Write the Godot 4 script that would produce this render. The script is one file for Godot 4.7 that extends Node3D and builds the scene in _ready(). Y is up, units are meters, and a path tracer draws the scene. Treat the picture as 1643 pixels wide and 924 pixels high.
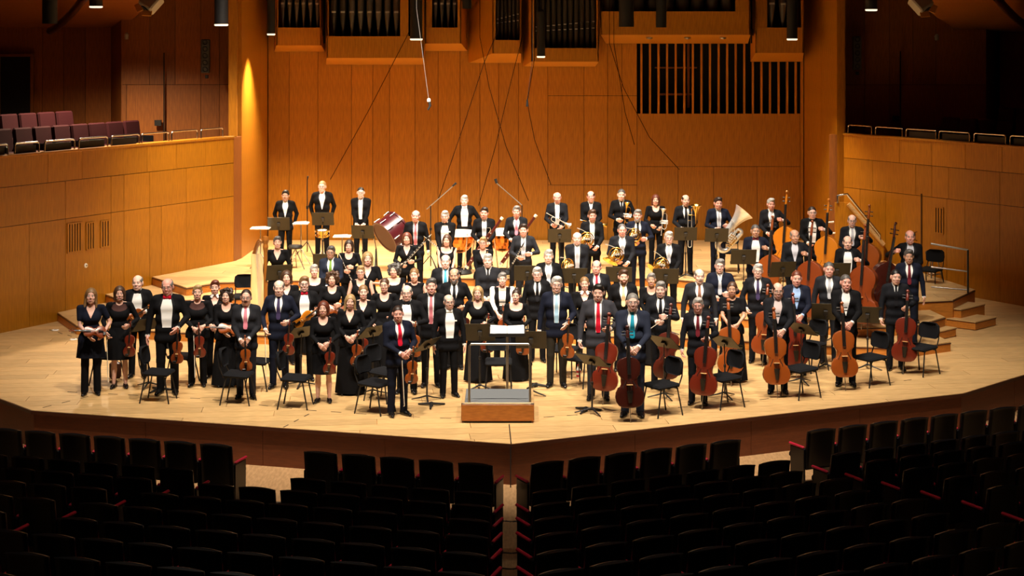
extends Node3D
# A symphony orchestra standing on a concert-hall stage, seen from the stalls. y up, metres; stage floor at y = 0.

const FOC := 2745.0      # focal length in pixels of the 1643 x 924 frame
const EYE := 5.8         # camera height above the stage
const HORIZON := 60.0    # image row of the horizon (shifted lens, camera level)
const CX := 821.5

func _ready() -> void:
	# ---- camera
	var cam := Camera3D.new()
	cam.name = "camera"
	cam.projection = Camera3D.PROJECTION_FRUSTUM
	cam.near = 0.1
	cam.far = 200.0
	cam.size = 0.1 * 924.0 / FOC
	cam.frustum_offset = Vector2(0, -0.1 * (462.0 - HORIZON) / FOC)
	cam.position = Vector3(0, EYE, 0)
	add_child(cam)
	# ---- environment (closed hall: no sky)
	var we := WorldEnvironment.new()
	we.name = "environment"
	var env := Environment.new()
	env.background_mode = Environment.BG_COLOR
	env.background_color = Color(0, 0, 0)
	env.tonemap_mode = Environment.TONE_MAPPER_LINEAR
	env.tonemap_exposure = 1.0
	env.sdfgi_enabled = true
	env.ssao_enabled = true
	env.ssil_enabled = true
	we.environment = env
	add_child(we)
	# ---- stage lighting: rows of spotlights under the hall ceiling
	make_materials()
	stage_lights()
	hall_shell()
	stage_and_risers()
	organ()
	hanging_things()
	auditorium()
	stage_furniture()
	make_prototypes()
	people()
	print("built ", Time.get_ticks_msec(), " ms")

# point on the level y = Y seen at pixel (px, py)
func F(px: float, py: float, Y: float) -> Vector3:
	var Z := FOC * (EYE - Y) / (py - HORIZON)
	return Vector3((px - CX) / FOC * Z, Y, -Z)
# point at depth Z seen at pixel (px, py)
func D(px: float, py: float, Z: float) -> Vector3:
	return Vector3((px - CX) / FOC * Z, EYE - (py - HORIZON) / FOC * Z, -Z)

# ------------------------------------------------------------------ geometry kit
class Geo:
	var v := PackedVector3Array()
	var n := PackedVector3Array()
	var c := PackedColorArray()
	var ix := PackedInt32Array()
	func quad(a: Vector3, b: Vector3, cc: Vector3, d: Vector3, nn := Vector3.ZERO) -> void:
		if nn == Vector3.ZERO:
			nn = (b - a).cross(cc - a).normalized()
		var s := v.size()
		for p in [a, b, cc, d]:
			v.append(p); n.append(nn)
		for k in [0, 1, 2, 0, 2, 3]:
			ix.append(s + k)
	# box with chamfered edges: centre, size, chamfer, turn
	func box(ce: Vector3, sz: Vector3, ch := 0.0, bs := Basis()) -> void:
		var e := sz * 0.5
		if ch <= 0.0:
			for ax in 3:
				for s in [-1.0, 1.0]:
					var nn := Vector3(); nn[ax] = s
					var u := Vector3(); u[(ax + 1) % 3] = e[(ax + 1) % 3]
					var w := Vector3(); w[(ax + 2) % 3] = e[(ax + 2) % 3]
					var o := nn * e[ax]
					quad(ce + bs * (o - u - w), ce + bs * (o + u - w), ce + bs * (o + u + w), ce + bs * (o - u + w), bs * nn)
			return
		ch = minf(ch, minf(e.x, minf(e.y, e.z)) * 0.95)
		var ei := e - Vector3(ch, ch, ch)
		for ax in 3:
			var b1 := (ax + 1) % 3
			var b2 := (ax + 2) % 3
			for s in [-1.0, 1.0]:
				var nn := Vector3(); nn[ax] = s
				var u := Vector3(); u[b1] = ei[b1]
				var w := Vector3(); w[b2] = ei[b2]
				var o := nn * e[ax]
				quad(ce + bs * (o - u - w), ce + bs * (o + u - w), ce + bs * (o + u + w), ce + bs * (o - u + w), bs * nn)
			for s1 in [-1.0, 1.0]:
				for s2 in [-1.0, 1.0]:
					var p := Vector3(); p[b1] = s1 * e[b1]; p[b2] = s2 * ei[b2]
					var q := Vector3(); q[b1] = s1 * ei[b1]; q[b2] = s2 * e[b2]
					var l := Vector3(); l[ax] = ei[ax]
					var m := Vector3(); m[b1] = s1; m[b2] = s2
					quad(ce + bs * (p - l), ce + bs * (p + l), ce + bs * (q + l), ce + bs * (q - l), (bs * m).normalized())
		for sx in [-1.0, 1.0]:
			for sy in [-1.0, 1.0]:
				for sz2 in [-1.0, 1.0]:
					var g := Vector3(sx, sy, sz2)
					var st := v.size()
					for ax in 3:
						var p := ei * g
						p[ax] = e[ax] * g[ax]
						v.append(ce + bs * p); n.append((bs * g).normalized())
					ix.append(st); ix.append(st + 1); ix.append(st + 2)
	# tube swept along points with radii (one value or one per point), optionally flattened
	func tube(pts: Array, rad, seg := 8, caps := true, flat := 1.0) -> void:
		var m := pts.size()
		var up := Vector3.UP
		var t0: Vector3 = (pts[1] - pts[0]).normalized()
		if absf(t0.dot(up)) > 0.9:
			up = Vector3.FORWARD
		var st := v.size()
		for i in m:
			var t: Vector3 = (pts[mini(i + 1, m - 1)] - pts[maxi(i - 1, 0)]).normalized()
			var sd := up.cross(t).normalized()
			up = t.cross(sd).normalized()
			var r: float = rad[i] if rad is Array else rad
			for k in seg:
				var an := TAU * k / seg
				var nn := sd * cos(an) + up * sin(an)
				v.append(pts[i] + sd * (cos(an) * r) + up * (sin(an) * r * flat)); n.append(nn)
		for i in m - 1:
			for k in seg:
				var a := st + i * seg + k
				var b := st + i * seg + (k + 1) % seg
				for q in [a, b, b + seg, a, b + seg, a + seg]:
					ix.append(q)
		if caps:
			for en in [0, m - 1]:
				var t: Vector3 = (pts[1] - pts[0]).normalized() * -1.0 if en == 0 else (pts[m - 1] - pts[m - 2]).normalized()
				var s2 := v.size()
				for k in seg:
					v.append(v[st + en * seg + k]); n.append(t)
				for k in range(1, seg - 1):
					ix.append(s2); ix.append(s2 + k); ix.append(s2 + k + 1)
	# surface of revolution about +Y of bs: profile of Vector2(radius, height)
	func lathe(prof: Array, at: Vector3, bs := Basis(), seg := 20, sx := 1.0, sz := 1.0) -> void:
		var m := prof.size()
		for i in m - 1:
			var p: Vector2 = prof[i]
			var q: Vector2 = prof[i + 1]
			var dn := Vector2(q.y - p.y, p.x - q.x)
			if dn.length() < 1e-7:
				continue
			dn = dn.normalized()
			var st := v.size()
			for k in seg + 1:
				var an := TAU * k / seg
				var dr := Vector3(cos(an) * sx, 0, sin(an) * sz)
				var nn := (bs * (dr * dn.x + Vector3.UP * dn.y)).normalized()
				v.append(at + bs * (dr * p.x + Vector3.UP * p.y)); n.append(nn)
				v.append(at + bs * (dr * q.x + Vector3.UP * q.y)); n.append(nn)
			for k in seg:
				var a := st + k * 2
				for w in [a, a + 1, a + 3, a, a + 3, a + 2]:
					ix.append(w)
	func sphere(ce: Vector3, r: Vector3, seg := 10, rings := 6, col = null) -> void:
		var st := v.size()
		for i in rings + 1:
			var ph := PI * i / rings
			for k in seg + 1:
				var an := TAU * k / seg
				var dd := Vector3(sin(ph) * cos(an), cos(ph), sin(ph) * sin(an))
				v.append(ce + dd * r); n.append((dd / r).normalized())
				if col != null:
					c.append(col)
		for i in rings:
			for k in seg:
				var a := st + i * (seg + 1) + k
				for w in [a, a + 1, a + seg + 2, a, a + seg + 2, a + seg + 1]:
					ix.append(w)
	# vertical prism over a plan polygon (Vector2(x, z)), y0 .. y1
	func prism(poly: PackedVector2Array, y0: float, y1: float) -> void:
		var tri := Geometry2D.triangulate_polygon(poly)
		for lv in 2:
			var st := v.size()
			for p in poly:
				v.append(Vector3(p.x, y1 if lv else y0, p.y)); n.append(Vector3.UP if lv else Vector3.DOWN)
			for t in tri:
				ix.append(st + t)
		var area := 0.0
		for i in poly.size():
			area += poly[i].cross(poly[(i + 1) % poly.size()])
		for i in poly.size():
			var a := poly[i]
			var b := poly[(i + 1) % poly.size()]
			var nn := Vector3(b.y - a.y, 0, a.x - b.x).normalized() * signf(area)
			quad(Vector3(a.x, y0, a.y), Vector3(b.x, y0, b.y), Vector3(b.x, y1, b.y), Vector3(a.x, y1, a.y), nn)
	# skin over rings of equal size (closed rings), smooth
	func loft(rings: Array, caps := true) -> void:
		var st := v.size()
		var vote := 0.0
		var m: int = rings[0].size()
		for i in rings.size():
			var ce := Vector3.ZERO
			for p in rings[i]:
				ce += p
			ce /= m
			for k in m:
				var p: Vector3 = rings[i][k]
				var tg: Vector3 = rings[i][(k + 1) % m] - rings[i][(k + m - 1) % m]
				var al: Vector3 = rings[mini(i + 1, rings.size() - 1)][k] - rings[maxi(i - 1, 0)][k]
				var nn := tg.cross(al).normalized()
				vote += nn.dot(p - ce)
				v.append(p); n.append(nn)
		if vote < 0.0:
			for i in range(st, v.size()):
				n[i] = -n[i]
		for i in rings.size() - 1:
			for k in m:
				var a := st + i * m + k
				var b := st + i * m + (k + 1) % m
				for q in [a, b, b + m, a, b + m, a + m]:
					ix.append(q)
		if caps:
			for e in [0, rings.size() - 1]:
				var s2 := v.size()
				var ce := Vector3.ZERO
				for p in rings[e]:
					ce += p
				ce /= m
				var oth: Vector3 = rings[1][0] if e == 0 else rings[e - 1][0]
				var nn: Vector3 = (rings[e][1] - rings[e][0]).cross(rings[e][m / 2] - rings[e][0]).normalized()
				if nn.dot(ce - oth) < 0:
					nn = -nn
				for p in rings[e]:
					v.append(p); n.append(nn)
				for k in range(1, m - 1):
					ix.append(s2); ix.append(s2 + k); ix.append(s2 + k + 1)
	func add(g: Geo, t: Transform3D, tint := Color(1, 1, 1)) -> void:
		var st := v.size()
		var nb := t.basis.inverse().transposed()
		var flip := t.basis.determinant() < 0
		for i in g.v.size():
			v.append(t * g.v[i]); n.append((nb * g.n[i]).normalized())
		if g.c.size():
			for i in g.c.size():
				c.append(g.c[i])
		elif c.size() or tint != Color(1, 1, 1):
			for i in g.v.size():
				c.append(tint)
		if flip:
			for i in range(0, g.ix.size(), 3):
				ix.append(st + g.ix[i]); ix.append(st + g.ix[i + 2]); ix.append(st + g.ix[i + 1])
		else:
			for i in g.ix:
				ix.append(st + i)
	func mesh(fix := true) -> ArrayMesh:
		if fix:
			for i in range(0, ix.size(), 3):
				var a := v[ix[i]]
				var fn := (v[ix[i + 1]] - a).cross(v[ix[i + 2]] - a)
				if fn.dot(n[ix[i]] + n[ix[i + 1]] + n[ix[i + 2]]) > 0:
					var t := ix[i + 1]
					ix[i + 1] = ix[i + 2]
					ix[i + 2] = t
		var ar := []
		ar.resize(Mesh.ARRAY_MAX)
		ar[Mesh.ARRAY_VERTEX] = v
		ar[Mesh.ARRAY_NORMAL] = n
		if c.size() == v.size() and c.size():
			ar[Mesh.ARRAY_COLOR] = c
		ar[Mesh.ARRAY_INDEX] = ix
		var m := ArrayMesh.new()
		m.add_surface_from_arrays(Mesh.PRIMITIVE_TRIANGLES, ar)
		return m

# signed-distance grid meshed as surface nets
class Sdf:
	var o: Vector3
	var h: float
	var nx: int
	var ny: int
	var nz: int
	var d := PackedFloat32Array()
	func _init(lo: Vector3, hi: Vector3, cell: float) -> void:
		o = lo; h = cell
		nx = int(ceil((hi.x - lo.x) / h)) + 1
		ny = int(ceil((hi.y - lo.y) / h)) + 1
		nz = int(ceil((hi.z - lo.z) / h)) + 1
		d.resize(nx * ny * nz)
		d.fill(9.0)
	func twin() -> Sdf:
		var s := Sdf.new(o, o, h)
		s.nx = nx; s.ny = ny; s.nz = nz; s.d = d.duplicate()
		return s
	func span(a: float, b: float, org: float, m: float, cnt: int) -> Vector2i:
		return Vector2i(clampi(int(floor((minf(a, b) - m - org) / h)), 0, cnt - 1), clampi(int(ceil((maxf(a, b) + m - org) / h)), 0, cnt - 1))
	func cap(a: Vector3, b: Vector3, ra: float, rb: float, k := 0.03) -> void:
		var m := maxf(ra, rb) + k + 2.2 * h
		var xs := span(a.x, b.x, o.x, m, nx)
		var ys := span(a.y, b.y, o.y, m, ny)
		var zs := span(a.z, b.z, o.z, m, nz)
		var ba := b - a
		var ib := 1.0 / maxf(ba.length_squared(), 1e-9)
		var ik := 0.25 / k
		for z in range(zs.x, zs.y + 1):
			for y in range(ys.x, ys.y + 1):
				var i := (z * ny + y) * nx + xs.x
				var p := o + Vector3(xs.x, y, z) * h - a
				for x in range(xs.x, xs.y + 1):
					var t := clampf(p.dot(ba) * ib, 0.0, 1.0)
					var q := (p - ba * t).length() - ra - (rb - ra) * t
					var w := d[i]
					var e := k - absf(w - q)
					if e > 0.0:
						d[i] = minf(w, q) - e * e * ik
					elif q < w:
						d[i] = q
					i += 1
					p.x += h
	func ell(ce: Vector3, r: Vector3, k := 0.02, sub := false) -> void:
		var m := k + 2.2 * h
		var xs := span(ce.x - r.x, ce.x + r.x, o.x, m, nx)
		var ys := span(ce.y - r.y, ce.y + r.y, o.y, m, ny)
		var zs := span(ce.z - r.z, ce.z + r.z, o.z, m, nz)
		var r2 := r * r
		var ik := 0.25 / k
		for z in range(zs.x, zs.y + 1):
			for y in range(ys.x, ys.y + 1):
				var i := (z * ny + y) * nx + xs.x
				var p := o + Vector3(xs.x, y, z) * h - ce
				for x in range(xs.x, xs.y + 1):
					var k0 := (p / r).length()
					var k1 := (p / r2).length()
					var q := k0 * (k0 - 1.0) / maxf(k1, 1e-6)
					var w := d[i]
					if sub:
						q = -q
						var e := k - absf(w - q)
						d[i] = maxf(w, q) + (e * e * ik if e > 0.0 else 0.0)
					else:
						var e := k - absf(w - q)
						if e > 0.0:
							d[i] = minf(w, q) - e * e * ik
						elif q < w:
							d[i] = q
					i += 1
					p.x += h
	# keep only the side of a plane where (p . nrm) > off
	func keep(nrm: Vector3, off: float) -> void:
		for z in nz:
			for y in ny:
				var i := (z * ny + y) * nx
				var q := off - (o + Vector3(0, y, z) * h).dot(nrm)
				var st := nrm.x * h
				for x in nx:
					if d[i] < q:
						d[i] = q
					q -= st
					i += 1
	func at(p: Vector3) -> float:
		var q := (p - o) / h
		var x := clampi(int(q.x), 0, nx - 2)
		var y := clampi(int(q.y), 0, ny - 2)
		var z := clampi(int(q.z), 0, nz - 2)
		var f := q - Vector3(x, y, z)
		var i := (z * ny + y) * nx + x
		var s := nx * ny
		var a := lerpf(lerpf(d[i], d[i + 1], f.x), lerpf(d[i + nx], d[i + nx + 1], f.x), f.y)
		var b := lerpf(lerpf(d[i + s], d[i + s + 1], f.x), lerpf(d[i + s + nx], d[i + s + nx + 1], f.x), f.y)
		return lerpf(a, b, f.z)
	# depth of the front surface over (x, y)
	func front(x: float, y: float) -> float:
		var z := o.z + (nz - 1) * h - 0.001
		var last := at(Vector3(x, y, z))
		while z > o.z + h:
			z -= h * 0.5
			var w := at(Vector3(x, y, z))
			if w < 0.0:
				return z + h * 0.5 * (-w) / maxf(last - w, 1e-5)
			last = w
		return 0.0
	func geo() -> Geo:
		var g := Geo.new()
		var id := PackedInt32Array()
		id.resize(d.size())
		id.fill(-1)
		var s := nx * ny
		var T := 1.9 * h
		var act := PackedInt32Array()
		for z in nz - 1:
			for y in ny - 1:
				var i := (z * ny + y) * nx
				for x in nx - 1:
					var a := d[i]
					if a < T and a > -T:
						var b := d[i + 1]
						var cc := d[i + nx]
						var e := d[i + nx + 1]
						var a2 := d[i + s]
						var b2 := d[i + s + 1]
						var c2 := d[i + s + nx]
						var e2 := d[i + s + nx + 1]
						var k := int(a < 0) + int(b < 0) + int(cc < 0) + int(e < 0) + int(a2 < 0) + int(b2 < 0) + int(c2 < 0) + int(e2 < 0)
						if k > 0 and k < 8:
							var gr := Vector3(b + e + b2 + e2 - a - cc - a2 - c2, cc + e + c2 + e2 - a - b - a2 - b2, a2 + b2 + c2 + e2 - a - b - cc - e) / (4.0 * h)
							var gl := maxf(gr.length(), 0.05)
							var av := (a + b + cc + e + a2 + b2 + c2 + e2) * 0.125
							var off := -gr / gl * (av / gl)
							off = off.clamp(Vector3(-0.5, -0.5, -0.5) * h, Vector3(0.5, 0.5, 0.5) * h)
							id[i] = g.v.size()
							act.append(i)
							g.v.append(o + (Vector3(x, y, z) + Vector3(0.5, 0.5, 0.5)) * h + off)
							g.n.append(gr / gl)
					i += 1
		for i in act:
			var neg := d[i] < 0.0
			for ax in 3:
				var st := 1 if ax == 0 else (nx if ax == 1 else s)
				var u := nx if ax == 0 else (s if ax == 1 else 1)
				var w := s if ax == 0 else (1 if ax == 1 else nx)
				if (d[i + st] < 0.0) == neg or i - u - w < 0:
					continue
				var q0 := id[i]
				var q1 := id[i - u]
				var q2 := id[i - u - w]
				var q3 := id[i - w]
				if q1 < 0 or q2 < 0 or q3 < 0:
					continue
				if neg:
					for q in [q0, q2, q1, q0, q3, q2]:
						g.ix.append(q)
				else:
					for q in [q0, q1, q2, q0, q2, q3]:
						g.ix.append(q)
		return g

# ------------------------------------------------------------------ naming
var used := {}
func numbered(called: String) -> String:
	if not used.has(called):
		used[called] = 0
		return called
	used[called] += 1
	return "%s_%03d" % [called, used[called]]
func tag(o: Node3D, label: String, category: String, group := "") -> Node3D:
	o.set_meta("label", label)
	o.set_meta("category", category)
	if group:
		o.set_meta("group", group)
	return o
func thing(called: String, label: String, category: String, at := Vector3.ZERO, turn := 0.0, group := "") -> Node3D:
	var o := Node3D.new()
	o.name = numbered(called)
	add_child(o)
	o.position = at
	o.rotation.y = turn
	return tag(o, label, category, group)
func mi(called: String, m: Mesh, mat: Material, parent: Node) -> MeshInstance3D:
	var o := MeshInstance3D.new()
	o.name = called if parent != self else numbered(called)
	o.mesh = m
	o.material_override = mat
	parent.add_child(o, true)
	return o
func part(called: String, g: Geo, mat: Material, parent: Node) -> MeshInstance3D:
	return mi(called, g.mesh(), mat, parent)
func struct_root(called: String) -> Node3D:
	var o := Node3D.new()
	o.name = numbered(called)
	add_child(o)
	o.set_meta("kind", "structure")
	return o
func struct_mesh(called: String, g: Geo, mat: Material) -> MeshInstance3D:
	var o := mi(called, g.mesh(), mat, self)
	o.set_meta("kind", "structure")
	return o
var unit := BoxMesh.new()
# a box-shaped piece that shares one unit mesh
func piece(called: String, ce: Vector3, sz: Vector3, mat: Material, parent: Node, bs := Basis()) -> MeshInstance3D:
	var o := mi(called, unit, mat, parent)
	o.transform = Transform3D(bs * Basis.from_scale(sz), ce)
	return o
func copy_of(o: Node3D, label: String, group := "") -> Node3D:
	var base := String(o.name)
	if base.length() > 4 and base[-4] == "_" and base.right(3).is_valid_int():
		base = base.left(-4)
	var r: Node3D = o.duplicate()
	r.name = numbered(base)
	add_child(r)
	r.set_meta("label", label)
	if group:
		r.set_meta("group", group)
	return r

# ------------------------------------------------------------------ materials
var M := {}
func mat(col: Color, rough := 0.8, metal := 0.0, spec := 0.5) -> StandardMaterial3D:
	var m := StandardMaterial3D.new()
	m.albedo_color = col
	m.roughness = rough
	m.metallic = metal
	m.metallic_specular = spec
	return m
func noise_tex(freq: float, sd: int, lo: Color, hi: Color, oct := 4, size := 512) -> NoiseTexture2D:
	var n := FastNoiseLite.new()
	n.noise_type = FastNoiseLite.TYPE_SIMPLEX_SMOOTH
	n.seed = sd
	n.frequency = freq
	n.fractal_octaves = oct
	var t := NoiseTexture2D.new()
	t.width = size
	t.height = size
	t.seamless = true
	t.noise = n
	var r := Gradient.new()
	r.set_color(0, lo)
	r.set_color(1, hi)
	t.color_ramp = r
	return t
func wood(tex: Texture2D, col: Color, sc: Vector3, rough := 0.5) -> StandardMaterial3D:
	var m := mat(col, rough)
	m.albedo_texture = tex
	m.uv1_triplanar = true
	m.uv1_world_triplanar = true
	m.uv1_scale = sc
	return m
func shade(c: Color, k: float) -> Color:
	return Color(clampf(c.r * k, 0, 1), clampf(c.g * k, 0, 1), clampf(c.b * k, 0, 1))
var wall_mats: Array = []
var floor_mats: Array = []
var dark_mats: Array = []
func make_materials() -> void:
	var gt := noise_tex(0.02, 3, Color(0.80, 0.78, 0.74), Color(1, 1, 1))
	var wallc := Color8(195, 128, 18)
	for k in [1.0, 0.97, 1.03, 0.94]:
		wall_mats.append(wood(gt, shade(wallc, k), Vector3(3.1, 0.22, 3.1), 0.45))
	var floorc := Color8(226, 188, 132)
	for k in [1.0, 0.965, 1.03, 0.98, 0.94, 1.015]:
		floor_mats.append(wood(gt, shade(floorc, k), Vector3(0.3, 2.2, 2.6), 0.35))
	var dk := Color8(156, 92, 30)
	for k in [1.0, 0.94, 1.05]:
		dark_mats.append(wood(gt, shade(dk, k), Vector3(2.6, 0.25, 2.6), 0.5))
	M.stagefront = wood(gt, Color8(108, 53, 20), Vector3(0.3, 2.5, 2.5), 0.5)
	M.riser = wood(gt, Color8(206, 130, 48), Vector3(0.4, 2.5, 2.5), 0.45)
	M.pale = wood(gt, Color8(184, 146, 104), Vector3(2.0, 2.0, 0.4), 0.5)
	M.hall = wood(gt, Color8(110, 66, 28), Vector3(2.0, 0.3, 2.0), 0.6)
	M.podium = wood(gt, Color8(176, 108, 44), Vector3(0.5, 3.0, 3.0), 0.35)
	M.gap = mat(Color8(38, 22, 10), 0.9)
	M.black = mat(Color8(17, 17, 19), 0.6)
	M.blackmetal = mat(Color8(22, 22, 24), 0.4)
	M.stand = mat(Color8(52, 46, 29), 0.45, 0.3)
	M.chrome = mat(Color8(205, 205, 210), 0.22, 1.0)
	M.steel = mat(Color8(170, 168, 165), 0.35, 1.0)
	M.brass = mat(Color8(226, 182, 92), 0.22, 1.0)
	M.silver = mat(Color8(226, 226, 224), 0.3, 0.7)
	M.gold = mat(Color8(196, 148, 62), 0.3, 0.9)
	M.white = mat(Color8(240, 239, 234), 0.7)
	M.paper = mat(Color8(244, 243, 238), 0.8)
	M.grey_carpet = mat(Color8(112, 117, 121), 0.95)
	M.grey_carpet.albedo_texture = noise_tex(0.3, 9, Color(0.82, 0.82, 0.82), Color(1, 1, 1), 3, 256)
	M.grey_carpet.uv1_triplanar = true
	M.grey_carpet.uv1_scale = Vector3(3, 3, 3)
	M.seat_back = mat(Color8(12, 12, 15), 0.28, 0.0, 0.4)
	M.seat_cloth = mat(Color8(18, 15, 19), 0.9, 0.0, 0.2)
	M.arm_red = mat(Color8(190, 24, 56), 0.5)
	M.red_seat = mat(Color8(40, 4, 11), 0.9, 0.0, 0.3)
	M.chair_cloth = mat(Color8(17, 18, 22), 0.85, 0.0, 0.3)
	M.pipe = mat(Color8(150, 148, 142), 0.32, 0.9)
	M.pipedark = mat(Color8(96, 90, 82), 0.4, 0.8)
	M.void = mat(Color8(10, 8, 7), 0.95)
	M.maroon = mat(Color8(74, 22, 28), 0.3)
	M.drumhead = mat(Color8(236, 232, 222), 0.55)
	M.copper = mat(Color8(214, 128, 58), 0.25, 1.0)
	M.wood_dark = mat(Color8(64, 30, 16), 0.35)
	M.bassoon = mat(Color8(74, 18, 12), 0.3)
	M.ebony = mat(Color8(16, 13, 12), 0.35)
	M.ivory = mat(Color8(236, 228, 208), 0.4)
	M.speaker = mat(Color8(58, 56, 50), 0.7)
	M.lampgrey = mat(Color8(150, 146, 136), 0.5)
	M.gel = mat(Color8(220, 150, 60), 0.5)
	M.harpwood = mat(Color8(150, 92, 34), 0.3)
	M.spruce = mat(Color8(226, 186, 120), 0.4)
	M.cable = mat(Color8(20, 10, 6), 1.0, 0.0, 0.0)
	M.painted_glint = mat(Color8(120, 120, 128), 0.4)  # grey of the highlight line painted on the seat tops
	M.brown_head = mat(Color8(78, 44, 28), 0.6)  # darker brown for the heads of the large drum
	M.glow = mat(Color8(255, 250, 240), 0.5)
	M.glow.emission_enabled = true
	M.glow.emission = Color(1, 0.93, 0.82)
	M.glow.emission_energy_multiplier = 1.2
	M.varnish = [mat(Color8(140, 68, 20), 0.3), mat(Color8(104, 34, 18), 0.28), mat(Color8(80, 28, 16), 0.28), mat(Color8(196, 116, 24), 0.3), mat(Color8(56, 20, 13), 0.25), mat(Color8(124, 54, 18), 0.3)]
	for m in M.varnish:
		m.clearcoat_enabled = true
		m.clearcoat = 0.5
		m.clearcoat_roughness = 0.2

# ------------------------------------------------------------------ lights
func spot(called: String, at: Vector3, aim: Vector3, energy: float, angle: float, label: String, col := Color(1.0, 0.94, 0.86), size := 0.12) -> void:
	var t := thing(called, label, "spotlight", at, 0.0, "stage spotlights under the ceiling")
	var dr := (aim - at).normalized()
	var bs := Basis.looking_at(dr, Vector3.UP if absf(dr.y) < 0.95 else Vector3.FORWARD)
	t.basis = bs
	var g := Geo.new()
	g.lathe([Vector2(0.0, -0.42), Vector2(0.1, -0.42), Vector2(0.13, -0.3), Vector2(0.16, 0.0), Vector2(0.15, 0.0), Vector2(0.12, -0.1)], Vector3.ZERO, Basis(Vector3.RIGHT, Vector3.FORWARD, Vector3.UP), 16)
	part("housing", g, M.blackmetal, t)
	var y := Geo.new()
	y.tube([Vector3(-0.17, 0, 0.2), Vector3(-0.17, 0.3, 0.2), Vector3(0.17, 0.3, 0.2), Vector3(0.17, 0, 0.2)], 0.012, 6)
	part("yoke", y, M.blackmetal, t)
	var l := Geo.new()
	l.lathe([Vector2(0.0, -0.04), Vector2(0.12, -0.05)], Vector3.ZERO, Basis(Vector3.RIGHT, Vector3.FORWARD, Vector3.UP), 16)
	part("lens", l, M.glow, t)
	var s := SpotLight3D.new()
	s.name = "beam"
	s.light_color = col
	s.light_energy = energy
	s.spot_range = 60.0
	s.spot_attenuation = 2.0
	s.spot_angle = angle
	s.spot_angle_attenuation = 0.7
	s.light_size = size
	s.shadow_enabled = true
	t.add_child(s)
	s.position = Vector3(0, 0, -0.08)
func stage_lights() -> void:
	var rowname := ["front", "middle", "rear"]
	var ord := ["first", "second", "third", "fourth", "fifth"]
	for i in 5:
		var x := -5.6 + 2.8 * i
		spot("spotlight", Vector3(x, 12.0, -22.4), Vector3(x * 1.05, 0.4, -28.4), [88.0, 122.0, 130.0, 118.0, 80.0][i], 29.0, "black spotlight of the front bar, %s from the left" % ord[i])
	for i in 5:
		var x := -5.6 + 2.8 * i
		spot("spotlight", Vector3(x * 0.9, 12.0, -28.0), Vector3(x * 0.95, 0.0, -32.2), [72.0, 106.0, 112.0, 104.0, 84.0][i], 27.0, "black spotlight of the middle bar, %s from the left" % ord[i])
	for i in 4:
		var x := -4.2 + 2.8 * i
		spot("spotlight", Vector3(x * 0.95, 12.0, -34.0), Vector3(x, 0.4, -38.2), [210.0, 235.0, 205.0, 152.0][i], 29.0, "black spotlight of the rear bar, %s from the left" % ord[i])
	# dim unseen lights added over the stalls to lift the dark aisle
	for i in 3:
		var x := -6.0 + 6.0 * i
		spot("added_house_light", Vector3(x, 13.5, -18.0), Vector3(x, 0.0, -18.3), 9.0, 40.0, "added unseen dim light above the stalls, %s from the left" % ord[i])
	for z in [22.4, 28.0, 34.0]:
		var g := Geo.new()
		g.tube([Vector3(-8.5, 0, 0), Vector3(8.5, 0, 0)], 0.035, 8)
		for x in [-8.0, 0.0, 8.0]:
			g.tube([Vector3(x, 0, 0), Vector3(x, 1.68, 0)], 0.02, 6)
		var o := part("lighting_bar", g, M.blackmetal, self)
		o.position = Vector3(0, 12.3, -z)
		tag(o, "black lighting bar hung across the stage, %s" % rowname[[22.4, 28.0, 34.0].find(z)], "lighting bar", "lighting bars")

# ------------------------------------------------------------------ hall shell
const WL_A := Vector2(-13.47, 27.0)
const WL_B := Vector2(-6.54, 40.2)
const WR_A := Vector2(15.9, 28.5)
const WR_B := Vector2(8.03, 42.1)
func V3(p: Vector2, y: float) -> Vector3:
	return Vector3(p.x, y, -p.y)
# a wall of separate panels: rows of [y0, y1, [seam pixels]] from A to B (plan points, x and depth)
func panel_wall(root: Node3D, A: Vector2, B: Vector2, y0: float, y1: float, rows: Array, mats: Array, holes: Array = [], gap := 0.012, back: Material = null) -> void:
	if back == null:
		back = M.gap
	var L := A.distance_to(B)
	var dr := (B - A) / L
	var along := Vector3(dr.x, 0, -dr.y)
	var nor := along.cross(Vector3.UP).normalized()
	if nor.dot(Vector3(0, 0, 0) - V3(A, 0)) < 0:
		nor = -nor
	var bs := Basis(along, Vector3.UP, along.cross(Vector3.UP))
	if holes.is_empty():
		piece("backing", V3((A + B) * 0.5, (y0 + y1) * 0.5) - nor * 0.11, Vector3(L, y1 - y0, 0.16), back, root, bs)
	else:
		for hb in holes:   # backing boxes given as s0, s1, y0, y1
			piece("backing", V3(A + dr * (hb[0] + hb[1]) * 0.5, (hb[2] + hb[3]) * 0.5) - nor * 0.11, Vector3(hb[1] - hb[0], hb[3] - hb[2], 0.16), M.gap, root, bs)
	var q := 0
	for r in rows:
		var cuts := [0.0]
		if r.size() > 3:
			cuts = []
		for px in r[2]:
			var k: float = (px - CX) / FOC
			var s := (k * A.y - A.x) / (dr.x - k * dr.y)
			if s > 0.01 and s < L - 0.01:
				cuts.append(s)
		if r.size() <= 3:
			cuts.append(L)
		cuts.sort()
		for i in cuts.size() - 1:
			var a: float = cuts[i]
			var b: float = cuts[i + 1]
			q += 1
			var w := b - a - gap
			if w < 0.02:
				continue
			piece("panel", V3(A + dr * (a + b) * 0.5, (r[0] + r[1]) * 0.5) - nor * 0.02, Vector3(w, r[1] - r[0] - gap, 0.04), mats[(q * 7 + i * 3) % mats.size()], root, bs)
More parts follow.
